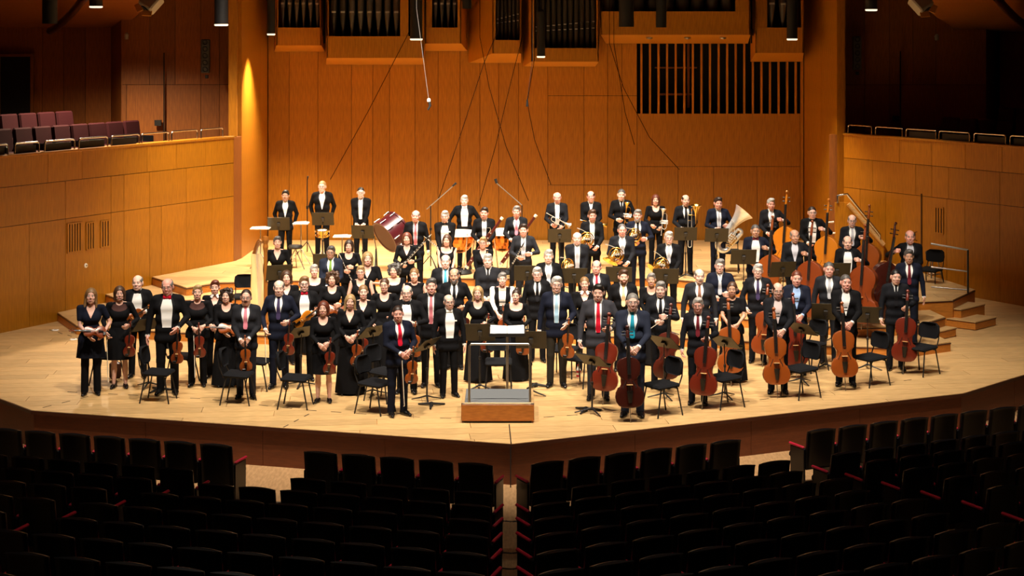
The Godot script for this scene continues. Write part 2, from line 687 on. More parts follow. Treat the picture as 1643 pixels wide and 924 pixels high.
func plain_box(called: String, p0: Vector3, p1: Vector3, m: Material) -> MeshInstance3D:
	var g := Geo.new()
	g.box((p0 + p1) * 0.5, (p1 - p0).abs())
	return struct_mesh(called, g, m)
func hall_shell() -> void:
	# left stage wall below the side gallery
	var wl := struct_root("wall_left")
	panel_wall(wl, WL_A, WL_B, -0.6, 3.45, [
		[-0.6, 2.07, [-60, 47, 105, 178, 199, 240, 259, 299, 340]],
		[2.07, 2.85, [-40, 105, 178, 199, 240, 299, 340]],
		[2.85, 3.45, [-30, 77, 132, 236, 283, 330]]], wall_mats)
	var wr := struct_root("wall_right")
	panel_wall(wr, WR_A, WR_B, -0.6, 3.42, [
		[-0.6, 2.13, [1380, 1421, 1479, 1519, 1548, 1604, 1680]],
		[2.13, 2.85, [1400, 1469, 1495, 1522, 1604, 1680]],
		[2.85, 3.42, [1443, 1495, 1549, 1608, 1690]]], wall_mats)
	# wall ends beside the platform niche
	var ja := struct_root("trim_1")
	panel_wall(ja, WL_B, Vector2(-6.44, 40.75), 0.0, 3.45, [[0.0, 3.45, []]], dark_mats, [], 0.012, dark_mats[1])
	var jb := struct_root("trim_2")
	panel_wall(jb, Vector2(7.96, 41.9), WR_B, 0.0, 3.42, [[0.0, 3.42, []]], dark_mats, [], 0.012, dark_mats[1])
	var sl := struct_root("wall_side_left")
	panel_wall(sl, Vector2(-6.44, 40.75), Vector2(-6.36, 44.5), 0.0, 14.0, [[0.0, 14.0, [418]]], wall_mats, [], 0.012, wall_mats[3])
	var sr := struct_root("wall_side_right")
	panel_wall(sr, Vector2(7.96, 41.9), Vector2(7.6, 44.5), 0.0, 14.0, [[0.0, 14.0, [1317]]], wall_mats, [], 0.012, wall_mats[3])
	# rear wall with the grille opening
	var wb := struct_root("wall_back")
	var z0 := 44.5
	var g0 := D(1022, 0, z0).x + 6.36
	var g1 := D(1284, 0, z0).x + 6.36
	panel_wall(wb, Vector2(-6.36, z0), Vector2(7.6, z0), 0.0, 14.0, [
		[0.0, 14.0, [430.2, 464, 510, 564, 598, 625, 666, 703, 738, 770, 800, 832, 879], 1],
		[0.0, 1.96, [879, 937, 975, 998, 1022], 1],
		[1.96, 4.28, [879, 937, 975, 998, 1022], 1],
		[4.28, 14.0, [879, 937, 975, 998, 1022], 1],
		[0.0, 2.44, [1022, 1088, 1145, 1215, 1284], 1],
		[2.44, 3.82, [1022, 1284], 1],
		[5.95, 14.0, [1022, 1088, 1160, 1225, 1284], 1],
		[0.0, 14.0, [1284, 1289.3], 1]], wall_mats,
		[[0.0, g0, 0.0, 14.0], [g1, 13.96, 0.0, 14.0], [g0, g1, 0.0, 3.82], [g0, g1, 5.95, 14.0]])
	for i in 19:
		var x := D(1029.0 + 13.75 * i, 0, z0).x
		piece("slat", Vector3(x, 4.885, -z0 + 0.0), Vector3(0.05, 2.13, 0.09), wall_mats[i % 4], wb)
	var rec := Geo.new()
	var ga := D(1022, 0, z0).x
	var gb := D(1284, 0, z0).x
	rec.box(Vector3((ga + gb) * 0.5, 4.88, -z0 - 0.85), Vector3(gb - ga, 2.2, 0.06))
	rec.box(Vector3((ga + gb) * 0.5, 3.80, -z0 - 0.5), Vector3(gb - ga, 0.05, 0.7))
	rec.box(Vector3((ga + gb) * 0.5, 5.97, -z0 - 0.5), Vector3(gb - ga, 0.05, 0.7))
	rec.box(Vector3(ga - 0.02, 4.88, -z0 - 0.5), Vector3(0.04, 2.2, 0.7))
	rec.box(Vector3(gb + 0.02, 4.88, -z0 - 0.5), Vector3(0.04, 2.2, 0.7))
	part("recess", rec, M.void, wb)
	piece("beam", Vector3(D(1085, 0, z0 + 0.5).x, 4.3, -z0 - 0.55), Vector3(0.9, 0.05, 0.08), dark_mats[0], wb)
	piece("beam", Vector3(D(1085, 0, z0 + 0.5).x, 5.0, -z0 - 0.6), Vector3(1.1, 0.04, 0.08), dark_mats[0], wb)
	piece("upright", Vector3(D(1105, 0, z0 + 0.5).x, 4.9, -z0 - 0.6), Vector3(0.06, 1.9, 0.08), dark_mats[1], wb)
	# side galleries above the stage walls
	gallery(-1)
	gallery(1)
	# vents and the door in the stage walls
	vent(WL_A, WL_B, [111, 115, 119, 123, 127], 358, 404, "vertical slot vent of five slits in the left wall")
	vent(WL_A, WL_B, [141, 144.5, 148], 357, 400, "vertical slot vent of three slits in the left wall")
	vent(WL_A, WL_B, [164, 168, 172], 354, 396, "rightmost slot vent in the left wall near the panel seam")
	vent(WR_A, WR_B, [1503, 1507, 1511], 333, 374, "vertical slot vent in the right wall door")
	wall_disc(WL_A, WL_B, 137.5, 426, "small round white wall fitting below the left vents", 0.05)
	door_handle()
	# the rest of the hall: closed box around everything
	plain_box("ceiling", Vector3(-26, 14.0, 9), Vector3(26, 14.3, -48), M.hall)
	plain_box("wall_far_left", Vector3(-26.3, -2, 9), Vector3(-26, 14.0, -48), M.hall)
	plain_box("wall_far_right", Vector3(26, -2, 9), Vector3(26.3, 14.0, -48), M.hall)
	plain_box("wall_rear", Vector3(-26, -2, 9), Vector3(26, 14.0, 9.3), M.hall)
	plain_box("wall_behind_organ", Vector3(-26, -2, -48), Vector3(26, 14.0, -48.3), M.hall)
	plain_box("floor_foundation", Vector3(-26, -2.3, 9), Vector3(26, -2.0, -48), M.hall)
func on_wall(A: Vector2, B: Vector2, px: float, py: float) -> Transform3D:
	var dr := (B - A).normalized()
	var k: float = (px - CX) / FOC
	var s := (k * A.y - A.x) / (dr.x - k * dr.y)
	var p := A + dr * s
	var along := Vector3(dr.x, 0, -dr.y)
	var nor := along.cross(Vector3.UP)
	if nor.dot(-V3(A, 0)) < 0:
		nor = -nor
		along = -along
	return Transform3D(Basis(along, Vector3.UP, nor).orthonormalized(), V3(p, EYE - (py - HORIZON) / FOC * p.y))
func vent(A: Vector2, B: Vector2, xs: Array, ya: float, yb: float, label: String) -> void:
	var mid := on_wall(A, B, (xs[0] + xs[-1]) * 0.5, (ya + yb) * 0.5)
	var t := thing("wall_vent", label, "vent", Vector3.ZERO, 0.0, "slot vents in the side walls")
	t.transform = mid
	var top := on_wall(A, B, (xs[0] + xs[-1]) * 0.5, ya)
	var hh := (top.origin.y - mid.origin.y) * 2.0
	var l := on_wall(A, B, xs[0], ya)
	var r := on_wall(A, B, xs[-1], ya)
	var w := l.origin.distance_to(r.origin) + 0.09
	var g := Geo.new()
	g.box(Vector3(0, 0, 0.003), Vector3(w, hh, 0.006))
	part("dark_backing", g, M.gap, t)
	var n := xs.size()
	for i in n + 1:
		piece("slat", Vector3(-w * 0.5 + w * i / n, 0, 0.012), Vector3(w / n * 0.55, hh, 0.018), wall_mats[i % 4], t)
	for s in [-1, 1]:
		piece("frame_bar", Vector3(0, s * hh * 0.5, 0.013), Vector3(w * 1.12, 0.025, 0.02), wall_mats[1], t)
func wall_disc(A: Vector2, B: Vector2, px: float, py: float, label: String, r: float) -> void:
	var t := thing("wall_fitting", label, "wall fitting")
	t.transform = on_wall(A, B, px, py)
	var g := Geo.new()
	g.lathe([Vector2(r, 0), Vector2(r, 0.01), Vector2(r * 0.85, 0.02), Vector2(0, 0.022)], Vector3.ZERO, Basis(Vector3.RIGHT, Vector3.BACK, Vector3.DOWN), 16)
	part("cover", g, M.white, t)
	var k := Geo.new()
	k.lathe([Vector2(r * 0.35, 0.02), Vector2(r * 0.3, 0.04), Vector2(0, 0.042)], Vector3.ZERO, Basis(Vector3.RIGHT, Vector3.BACK, Vector3.DOWN), 12)
	part("knob", k, M.steel, t)
func door_handle() -> void:
	var t := struct_root("door_1")
	var a := on_wall(WR_A, WR_B, 1479, 380)
	t.transform = a
	piece("edge_strip", Vector3(0, -0.25, 0.012), Vector3(0.03, 2.5, 0.024), M.wood_dark, t)
	var g := Geo.new()
	g.tube([Vector3(-0.16, 0.1, 0.0), Vector3(-0.16, 0.1, 0.06), Vector3(-0.16, -0.1, 0.06), Vector3(-0.16, -0.1, 0)], 0.012, 6)
	part("door_handle", g, M.wood_dark, t)
func gallery(sd: int) -> void:
	var A := WL_A if sd < 0 else WR_A
	var B := WL_B if sd < 0 else WR_B
	var top := 3.45 if sd < 0 else 3.42
	var side := "left" if sd < 0 else "right"
	var dr := (B - A).normalized()
	var out := Vector2(-dr.y, dr.x) if sd < 0 else Vector2(dr.y, -dr.x)   # away from the stage
	if signf(out.x) != float(sd):
		out = -out
	# gallery floor
	var g := Geo.new()
	var far := A + out * 12.0
	var A2 := A + out * 0.22
	var B2 := B + out * 0.22
	g.prism(PackedVector2Array([Vector2(A2.x, -A2.y), Vector2(B2.x, -B2.y), Vector2(B.x + out.x * 0.2 + sd * 8.0, -B.y - 3.0), Vector2(far.x, -far.y)]), 2.5, 2.7)
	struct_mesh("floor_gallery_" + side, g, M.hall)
	# parapet coping
	var cp := Geo.new()
	var bs := Basis(Vector3(dr.x, 0, -dr.y), Vector3.UP, Vector3(dr.x, 0, -dr.y).cross(Vector3.UP))
	cp.box(V3((A + B) * 0.5 + out * 0.1, top + 0.01), Vector3(A.distance_to(B), 0.05, 0.26), 0.01, bs)
	struct_mesh("trim_parapet_" + side, cp, wall_mats[1])
	# guard loops on the parapet
	var px: Array = [[-30, 16], [27, 66], [75, 123], [130, 176], [182, 227], [231, 274], [279, 320], [326, 361]] if sd < 0 else [[1358, 1396], [1402, 1445], [1451, 1499], [1504, 1553], [1560, 1611], [1618, 1672]]
	var ordn := ["first", "second", "third", "fourth", "fifth", "sixth", "seventh", "eighth", "ninth"]
	for i in px.size():
		var a := on_wall(A, B, px[i][0], 200).origin
		var b := on_wall(A, B, px[i][1], 200).origin
		a.y = top; b.y = top
		var u := (b - a).normalized()
		var tt := thing("guard_rail", "chrome guard loop on the %s gallery parapet, %s from the %s" % [side, ordn[i] if sd < 0 else ordn[i], "frame edge" if sd < 0 else "organ"], "rail", a + Vector3(out.x, 0, -out.y) * 0.06, 0.0, "guard loops on the %s gallery" % side)
		var gg := Geo.new()
		var w := b - a
		var hh := 0.24
		gg.tube([Vector3.ZERO, Vector3.UP * (hh - 0.05), Vector3.UP * (hh - 0.015) + u * 0.015, Vector3.UP * hh + u * 0.05, w - u * 0.05 + Vector3.UP * hh, w - u * 0.015 + Vector3.UP * (hh - 0.015), w + Vector3.UP * (hh - 0.05), w], 0.018, 8)
		part("loop", gg, M.chrome, tt)
		if i > (0 if sd > 0 else -1):
			var pn := Geo.new()
			pn.box(w * 0.5 + Vector3.UP * 0.1 + Vector3(out.x, 0, -out.y) * 0.05, Vector3(w.length() * 0.9, 0.17, 0.015), 0.0, Basis(u, Vector3.UP, u.cross(Vector3.UP)))
			if not (sd < 0 and i > 4) and not (sd > 0 and i < 2):
				part("infill_panel", pn, M.black, tt)
	# rear gallery walls
	var w1 := struct_root("wall_gallery_" + side)
	if sd < 0:
		panel_wall(w1, Vector2(-9.5, 41.6), Vector2(-6.6, 41.6), 2.7, 14.0, [[2.7, 4.65, [203, 265, 322, 352]], [4.65, 14.0, [240, 281, 322, 352]]], dark_mats)
		panel_wall(w1, Vector2(-10.05, 42.9), Vector2(-9.5, 41.6), 2.7, 14.0, [[2.7, 14.0, []]], dark_mats)
		panel_wall(w1, Vector2(-16.0, 42.9), Vector2(-10.05, 42.9), 2.7, 14.0, [[2.7, 14.0, [-20, 68, 102, 137]]], dark_mats)
		panel_wall(w1, Vector2(-6.6, 41.6), Vector2(-6.5, 40.4), 3.45, 14.0, [[3.45, 14.0, []]], wall_mats, [], 0.012, wall_mats[3])
		var dd := thing("gallery_door", "dark open doorway at the back of the left gallery", "doorway", D(35, 187, 42.75) - Vector3(0, 0.5, 0))
		var k := Geo.new()
		k.box(Vector3(-0.15, 1.0, 0), Vector3(0.75, 2.0, 0.05))
		part("opening", k, M.void, dd)
		var fr := Geo.new()
		for s in [-0.56, 0.26]:
			fr.box(Vector3(s, 1.0, 0.0), Vector3(0.07, 2.06, 0.12), 0.008)
		fr.box(Vector3(-0.15, 2.03, 0.0), Vector3(0.88, 0.07, 0.12), 0.008)
		part("frame", fr, dark_mats[1], dd)
		var dl := struct_root("door_2")
		dl.position = D(254, 197, 41.5)
		piece("door_knob", Vector3(0, 0, 0.03), Vector3(0.16, 0.14, 0.08), M.black, dl)
		piece("edge_strip", Vector3(0.14, 0.55, 0.005), Vector3(0.03, 2.3, 0.02), M.gap, dl)
	else:
		panel_wall(w1, Vector2(8.1, 43.3), Vector2(12.0, 43.3), 2.7, 14.0, [[2.7, 4.6, [1345, 1387, 1427, 1444, 1502]], [4.6, 14.0, [1387, 1427, 1465, 1502]]], dark_mats)
		panel_wall(w1, Vector2(12.0, 43.3), Vector2(12.6, 44.5), 2.7, 14.0, [[2.7, 14.0, []]], dark_mats)
		panel_wall(w1, Vector2(12.6, 44.3), Vector2(18.0, 44.3), 2.7, 14.0, [[2.7, 14.0, [1604, 1640, 1690]]], dark_mats)
		panel_wall(w1, Vector2(8.0, 42.0), Vector2(8.1, 43.3), 3.42, 14.0, [[3.42, 14.0, []]], wall_mats, [], 0.012, wall_mats[3])
		var dl := struct_root("door_3")
		dl.position = D(1437, 190, 43.2)
		piece("door_knob", Vector3(0, 0, 0.03), Vector3(0.16, 0.14, 0.08), M.black, dl)
		piece("edge_strip", Vector3(0.12, 0.55, 0.005), Vector3(0.03, 2.3, 0.02), M.gap, dl)
	# sloping curved ceiling over the gallery
	var cg := Geo.new()
	var prof := []
	for i in 9:
		var q := i / 8.0
		prof.append(Vector2(44.6 - q * 9.0, 5.93 + q * q * 1.9 + q * 0.25))
	for i in 8:
		var x0: float = lerpf(179, 255, smoothstep(0.0, 0.75, i / 8.0)) if sd < 0 else lerpf(1545, 1460, smoothstep(0.0, 0.75, i / 8.0))
		var x1: float = lerpf(179, 255, smoothstep(0.0, 0.75, (i + 1) / 8.0)) if sd < 0 else lerpf(1545, 1460, smoothstep(0.0, 0.75, (i + 1) / 8.0))
		var p: Vector2 = prof[i]
		var q: Vector2 = prof[i + 1]
		var e := float(sd) * 17.5
		var a0 := (x0 - CX) / FOC * minf(p.x, 43.0)
		var a1 := (x1 - CX) / FOC * minf(q.x, 43.0)
		for th in [0.0, 0.25]:
			cg.quad(Vector3(e, p.y + th, -p.x), Vector3(a0, p.y + th, -p.x), Vector3(a1, q.y + th, -q.x), Vector3(e, q.y + th, -q.x))
		cg.quad(Vector3(a0, p.y, -p.x), Vector3(a0, p.y + 0.25, -p.x), Vector3(a1, q.y + 0.25, -q.x), Vector3(a1, q.y, -q.x))
	struct_mesh("ceiling_gallery_" + side, cg, M.galleryceil if M.has("galleryceil") else dark_mats[2])
	# curved rib under that ceiling
	var rb := []
	for i in 9:
		var q := i / 8.0
		var pxx := lerpf(80, 142, pow(q, 0.75)) if sd < 0 else lerpf(1660, 1592, pow(q, 0.75))
		rb.append(D(pxx, 50 - 62 * q, 42.0 - 5.0 * q) + Vector3(0, 0.0, 0))
	var rg := Geo.new()
	rg.tube(rb, 0.09, 8)
	var rib := part("ceiling_rib", rg, M.wood_dark, self)
	tag(rib, "dark curved rib under the %s gallery ceiling" % side, "rib")
	# upholstered seats in the gallery
	var u := Vector3(dr.x, 0, -dr.y)
	for row in ([0, 1] if sd < 0 else [0, 1]):
		var cnt: int = ([9, 8] if sd < 0 else [8, 7])[row]
		for i in cnt:
			var off: float = 1.5 + 1.0 * row
			var pp := on_wall(A, B, (306.0 - row * 52.0) if sd < 0 else (1440.0 + row * 40), 200).origin
			var at: Vector3 = Vector3(pp.x, 0, pp.z) + Vector3(out.x, 0, -out.y) * off - u * (0.585 * i)
			at.y = 2.93 + 0.24 * row
			gallery_seat(at, atan2(out.x, -out.y) + PI, "dark red gallery seat, %s from the %s end, %s row of the %s gallery" % [ordn[i], "right" if sd < 0 else "left", ["front", "back"][row], side], side)
var gseat: Node3D
func gallery_seat(at: Vector3, turn: float, label: String, side: String) -> void:
	if gseat == null:
		gseat = thing("gallery_seat", label, "seat", at, turn, "red seats in the %s gallery" % side)
		var g := Geo.new()
		g.box(Vector3(0, 0.64, -0.2), Vector3(0.54, 0.62, 0.1), 0.035, Basis(Vector3.RIGHT, -0.14))
		part("backrest", g, M.red_seat, gseat)
		g = Geo.new()
		g.box(Vector3(0, 0.4, 0.05), Vector3(0.52, 0.12, 0.46), 0.03)
		part("seat", g, M.red_seat, gseat)
		for s in [-0.277, 0.277]:
			g = Geo.new()
			g.box(Vector3(s, 0.3, 0.0), Vector3(0.026, 0.6, 0.4), 0.01)
			part("armrest", g, M.seat_back, gseat)
		return
	var c := copy_of(gseat, label, "red seats in the %s gallery" % side)
	c.position = at
	c.rotation.y = turn

# ------------------------------------------------------------------ stage
const FRONT := [Vector2(-13.0, 33.0), Vector2(-7.47, 26.62), Vector2(0.0, 24.42), Vector2(7.36, 27.9), Vector2(15.0, 36.0)]
const R1 := [Vector2(-9.3, 35), Vector2(-8.5, 33.4), Vector2(-6.5, 32.7), Vector2(-3.5, 32.1), Vector2(1, 32.4), Vector2(3.6, 32.0), Vector2(5.6, 31.3), Vector2(7.15, 31.0), Vector2(8.1, 31.6), Vector2(7.9, 33.2)]
const R2 := [Vector2(-8.64, 36.3), Vector2(-8, 35.3), Vector2(-5.6, 35.7), Vector2(-2.5, 35.9), Vector2(2.2, 35.8), Vector2(3.6, 35.2), Vector2(4.4, 33.2), Vector2(6.4, 32.1), Vector2(7.6, 32.3), Vector2(8.43, 33.3), Vector2(8.3, 34.6)]
const R3 := [Vector2(-8.04, 37.8), Vector2(-6.85, 36), Vector2(-6.3, 36.8), Vector2(-2.5, 37.45), Vector2(3.4, 37.4), Vector2(4.4, 36.6), Vector2(5.2, 34.6), Vector2(6.6, 33.7), Vector2(8.84, 34.3), Vector2(9.66, 35.7)]
func zpoly(a: Array) -> PackedVector2Array:
	var p := PackedVector2Array()
	for q in a:
		p.append(Vector2(q.x, -q.y))
	return p
func boards(root: Node3D, outline: PackedVector2Array, y0: float, y1: float, wid: float, lng: float, sd: int, most: int, x_lo: float, x_hi: float, z_lo: float, z_hi: float, turn := 0.0) -> void:
	var rg := RandomNumberGenerator.new()
	rg.seed = sd
	var cnt := 0
	var rest := Geo.new()
	var row := 0
	var z := z_lo
	while z < z_hi:
		var x := x_lo - rg.randf() * lng
		while x < x_hi:
			var l := lng * rg.randf_range(0.85, 1.15)
			var gp := 0.004
			var bp := PackedVector2Array([Vector2(x + gp, -z - gp), Vector2(x + l - gp, -z - gp), Vector2(x + l - gp, -z - wid + gp), Vector2(x + gp, -z - wid + gp)])
			if turn != 0.0:
				for i in 4:
					bp[i] = bp[i].rotated(turn)
			for cl in Geometry2D.intersect_polygons(bp, outline):
				if cl.size() < 3:
					continue
				var g := Geo.new()
				g.prism(cl, y0, y1)
				if cnt < most:
					part("board", g, floor_mats[rg.randi() % floor_mats.size()], root)
				else:
					rest.add(g, Transform3D())
				cnt += 1
			x += l
		z += wid
		row += 1
	if rest.v.size():
		part("far_boards", rest, floor_mats[0], root).set_meta("kind", "stuff")
func riser(called: String, line: Array, y: float, sd: int, wid: float) -> void:
	var root := struct_root(called)
	var back: Array = [Vector2(8.0, 44.4), Vector2(-6.4, 44.4), Vector2(-6.5, 40.3)]
	var all := zpoly(line + back)
	var body := Geo.new()
	body.prism(all, 0.0, y - 0.02)
	part("carcass", body, M.riser, root)
	boards(root, all, y - 0.02, y, wid, 3.2, sd, 290, -9.5, 9.8, 30.6, 44.4)
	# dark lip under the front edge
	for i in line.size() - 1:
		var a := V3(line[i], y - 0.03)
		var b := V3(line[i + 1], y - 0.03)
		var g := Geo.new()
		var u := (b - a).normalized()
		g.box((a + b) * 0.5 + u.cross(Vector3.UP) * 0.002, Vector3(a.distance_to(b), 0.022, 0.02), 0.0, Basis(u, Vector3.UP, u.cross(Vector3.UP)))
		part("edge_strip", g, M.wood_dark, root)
func stage_and_risers() -> void:
	var fl := struct_root("floor")
	var outline := zpoly(FRONT + [Vector2(15.0, 44.6), Vector2(-13.0, 44.6)])
	var core := Geo.new()
	core.prism(outline, -0.05, -0.025)
	part("carcass", core, M.riser, fl)
	boards(fl, outline, -0.025, 0.0, 0.36, 3.4, 11, 292, -7.5, 15.0, 23.2, 39.0, -0.09)
	# stage front: panelled fascia under a projecting lip
	var fr := struct_root("wall_stage_front")
	for i in FRONT.size() - 1:
		var a: Vector2 = FRONT[i]
		var b: Vector2 = FRONT[i + 1]
		var n := maxi(1, int(round(a.distance_to(b) / 1.95)))
		var u := V3(b - a, 0).normalized()
		var bs := Basis(u, Vector3.UP, u.cross(Vector3.UP))
		var inw := u.cross(Vector3.UP)
		if inw.z > 0:
			inw = -inw
		for k in n:
			var p := a.lerp(b, k / float(n))
			var q := a.lerp(b, (k + 1) / float(n))
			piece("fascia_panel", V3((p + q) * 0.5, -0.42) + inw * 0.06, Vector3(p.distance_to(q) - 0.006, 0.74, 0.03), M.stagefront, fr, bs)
		piece("lip", V3((a + b) * 0.5, -0.03) + inw * 0.0, Vector3(a.distance_to(b) + 0.02, 0.05, 0.04), M.wood_dark, fr, bs)  # dark colour stands in for the shadow line under the floor edge
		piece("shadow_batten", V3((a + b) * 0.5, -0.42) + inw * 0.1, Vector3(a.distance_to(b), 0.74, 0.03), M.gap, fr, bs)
	riser("floor_riser_low", R1, 0.18, 21, 0.5)
	riser("floor_riser_middle", R2, 0.36, 22, 0.5)
	riser("floor_riser_high", R3, 0.54, 23, 0.5)
	# dark inlaid seams of the stage lifts
	seam([[100, 628], [330, 640], [480, 657], [640, 668], [740, 672]])
	seam([[862, 670], [1010, 660], [1180, 646], [1330, 628], [1470, 608]])
	seam([[60, 656], [150, 634]])
	seam([[450, 688], [500, 662]])
	seam([[75, 528], [150, 550]])
	# right-hand wooden steps beside the risers
	steps()
	wire_stage()
	# centre seam of the stage front
	var cs := Geo.new()
	cs.tube([Vector3(-0.02, -0.02, -24.36), Vector3(-0.02, -0.6, -24.33)], 0.008, 6)
	tag(part("cable_drop", cs, M.black, self), "black cable hanging down the middle of the stage front", "cable")
	var cc := Geo.new()
	cc.tube([F(817, 681, 0.006), F(820, 711, 0.008)], 0.008, 6)
	tag(part("floor_cable", cc, M.black, self), "short black cable from the podium to the stage edge", "cable")
var seam_root: Node3D
func seam(px: Array) -> void:
	if seam_root == null:
		seam_root = struct_root("trim_lift_seams")
	for i in px.size() - 1:
		var a := F(px[i][0], px[i][1], 0.0)
		var b := F(px[i + 1][0], px[i + 1][1], 0.0)
		var u := (b - a).normalized()
		var L := a.distance_to(b)
		var n := int(L / 0.36)
		for k in n:
			piece("slot", a + u * (L * (k + 0.5) / n) + Vector3(0, 0.001, 0), Vector3(0.17, 0.004, 0.018), M.gap, seam_root, Basis(u, Vector3.UP, u.cross(Vector3.UP)))
func wire_stage() -> void:
	for a in [[89, 507.5, "left"], [118, 522.5, "right"]]:
		var t := thing("floor_socket", "round white floor socket near the left wall, %s one" % a[2], "floor socket", F(a[0], a[1] + 22, 0.0), 0.0, "floor sockets by the left wall")
		var g := Geo.new()
		g.lathe([Vector2(0.07, 0), Vector2(0.07, 0.006), Vector2(0.06, 0.01), Vector2(0, 0.01)], Vector3.ZERO, Basis(), 16)
		part("plate", g, M.white, t)
		var k := Geo.new()
		k.lathe([Vector2(0.03, 0.01), Vector2(0.03, 0.014), Vector2(0, 0.014)], Vector3.ZERO, Basis(), 12)
		part("lid", k, M.steel, t)
func step_block(label: String, a: Vector3, b: Vector3, depth: float, y: float, parent: Node3D) -> void:
	var u := (b - a).normalized()
	var bs := Basis(u, Vector3.UP, u.cross(Vector3.UP))
	var c := (a + b) * 0.5 + bs.z * -depth * 0.5
	var g := Geo.new()
	g.box(Vector3(c.x, y * 0.5, c.z), Vector3(a.distance_to(b), y - 0.024, depth), 0.006, bs)
	part("step_box", g, M.riser, parent)
	g = Geo.new()
	g.box(Vector3(c.x, y - 0.012, c.z), Vector3(a.distance_to(b) + 0.02, 0.024, depth + 0.02), 0.004, bs)
	part("tread", g, floor_mats[1], parent)
	g = Geo.new()
	g.box(Vector3(c.x, y - 0.03, c.z), Vector3(a.distance_to(b) + 0.012, 0.012, depth + 0.012), 0.0, bs)
	part("nosing_gap", g, M.wood_dark, parent)
func steps() -> void:
	var t := thing("stage_steps", "wooden two-tread steps at the right end of the high riser", "steps")
	step_block("", F(1542, 496, 0.36), F(1580, 487, 0.36), 0.85, 0.36, t)
	step_block("", F(1565, 516, 0.18), F(1598, 508, 0.18), 0.85, 0.18, t)
	t = thing("stage_steps", "wooden block steps at the right end of the low riser", "steps")
	step_block("", F(1498, 533, 0.18), F(1534, 525, 0.18), 0.5, 0.18, t)
	# handrail on the high riser, right
	t = thing("handrail", "white tubular guard rail on the right end of the risers", "rail")
	var g := Geo.new()
	var a := D(1494, 391, 35.6)
	var b := D(1553, 401, 35.2)
	var c := Vector3(b.x, 0.54, b.z)
	g.tube([a, b], 0.02, 8)
	part("top_bar", g, M.steel, t)
	g = Geo.new()
	g.tube([b, c], 0.022, 8)
	part("post", g, M.blackmetal, t)
	for q in [0.5, 0.93]:
		g = Geo.new()
		g.tube([a.lerp(Vector3(a.x, 0.54, a.z), q), b.lerp(c, q)], 0.016, 8)
		part("bar", g, M.steel, t)
	# the box stair with a chrome rail in the back right corner
	t = thing("box_stair", "pale wooden closed stair with sloping side in the back right corner", "stair")
	var Z := 40.3
	var side := Geo.new()
	var pts := [[1340, 325], [1361, 325], [1418, 391], [1418, 432], [1340, 432]]
	var fr := []
	for p in pts:
		fr.append(D(p[0], p[1], Z))
	fr[3].y = 0.54; fr[4].y = 0.54
	for dz in [0.0, 0.06]:
		for tri in [[0, 1, 4], [1, 2, 4], [2, 3, 4]]:
			var s := side.v.size()
			for k in tri:
				side.v.append(fr[k] - Vector3(0, 0, dz)); side.n.append(Vector3(0, 0, 1.0 if dz == 0.0 else -1.0))
				side.ix.append(s); s += 1
	for i in 5:
		var p: Vector3 = fr[i]
		var q: Vector3 = fr[(i + 1) % 5]
		side.quad(p, q, q - Vector3(0, 0, 0.06), p - Vector3(0, 0, 0.06), Vector3(-(q - p).y, (q - p).x, 0).normalized() * -1.0)
	part("side_panel", side, wall_mats[2], t)
	for i in 6:
		var k := i / 6.0
		var p: Vector3 = fr[1].lerp(fr[2], k)
		piece("step", Vector3(p.x + 0.1, (p.y + 0.54) * 0.5 - 0.06, -Z - 0.55), Vector3(0.17, maxf(p.y - 0.66, 0.1), 0.95), wall_mats[i % 4], t)
	var rail := Geo.new()
	rail.tube([D(1344, 326, Z - 0.03), D(1344, 314, Z - 0.03), D(1359, 311, Z - 0.03), D(1412, 377, Z - 0.03), D(1412, 386, Z - 0.03)], 0.03, 8)
	part("handrail", rail, M.chrome, t)
	var slope := Geo.new()
	slope.tube([D(1361, 327, Z - 0.02), D(1418, 393, Z - 0.02)], 0.055, 4)
	part("stringer", slope, floor_mats[2], t)
	# small chrome rail left of it
	t = thing("handrail", "short white guard rail beside the glasses-wearing bass player", "rail")
	for q in [[[1327, 357], [1338, 356]], [[1326, 374], [1340, 374]]]:
		g = Geo.new()
		g.tube([D(q[0][0], q[0][1], 40.0), D(q[1][0], q[1][1], 40.0)], 0.018, 8)
		part("bar", g, M.white, t)
	g = Geo.new()
	var pp := D(1327, 357, 40.0)
	g.tube([pp, Vector3(pp.x, 0.54, pp.z)], 0.018, 8)
	part("post", g, M.white, t)

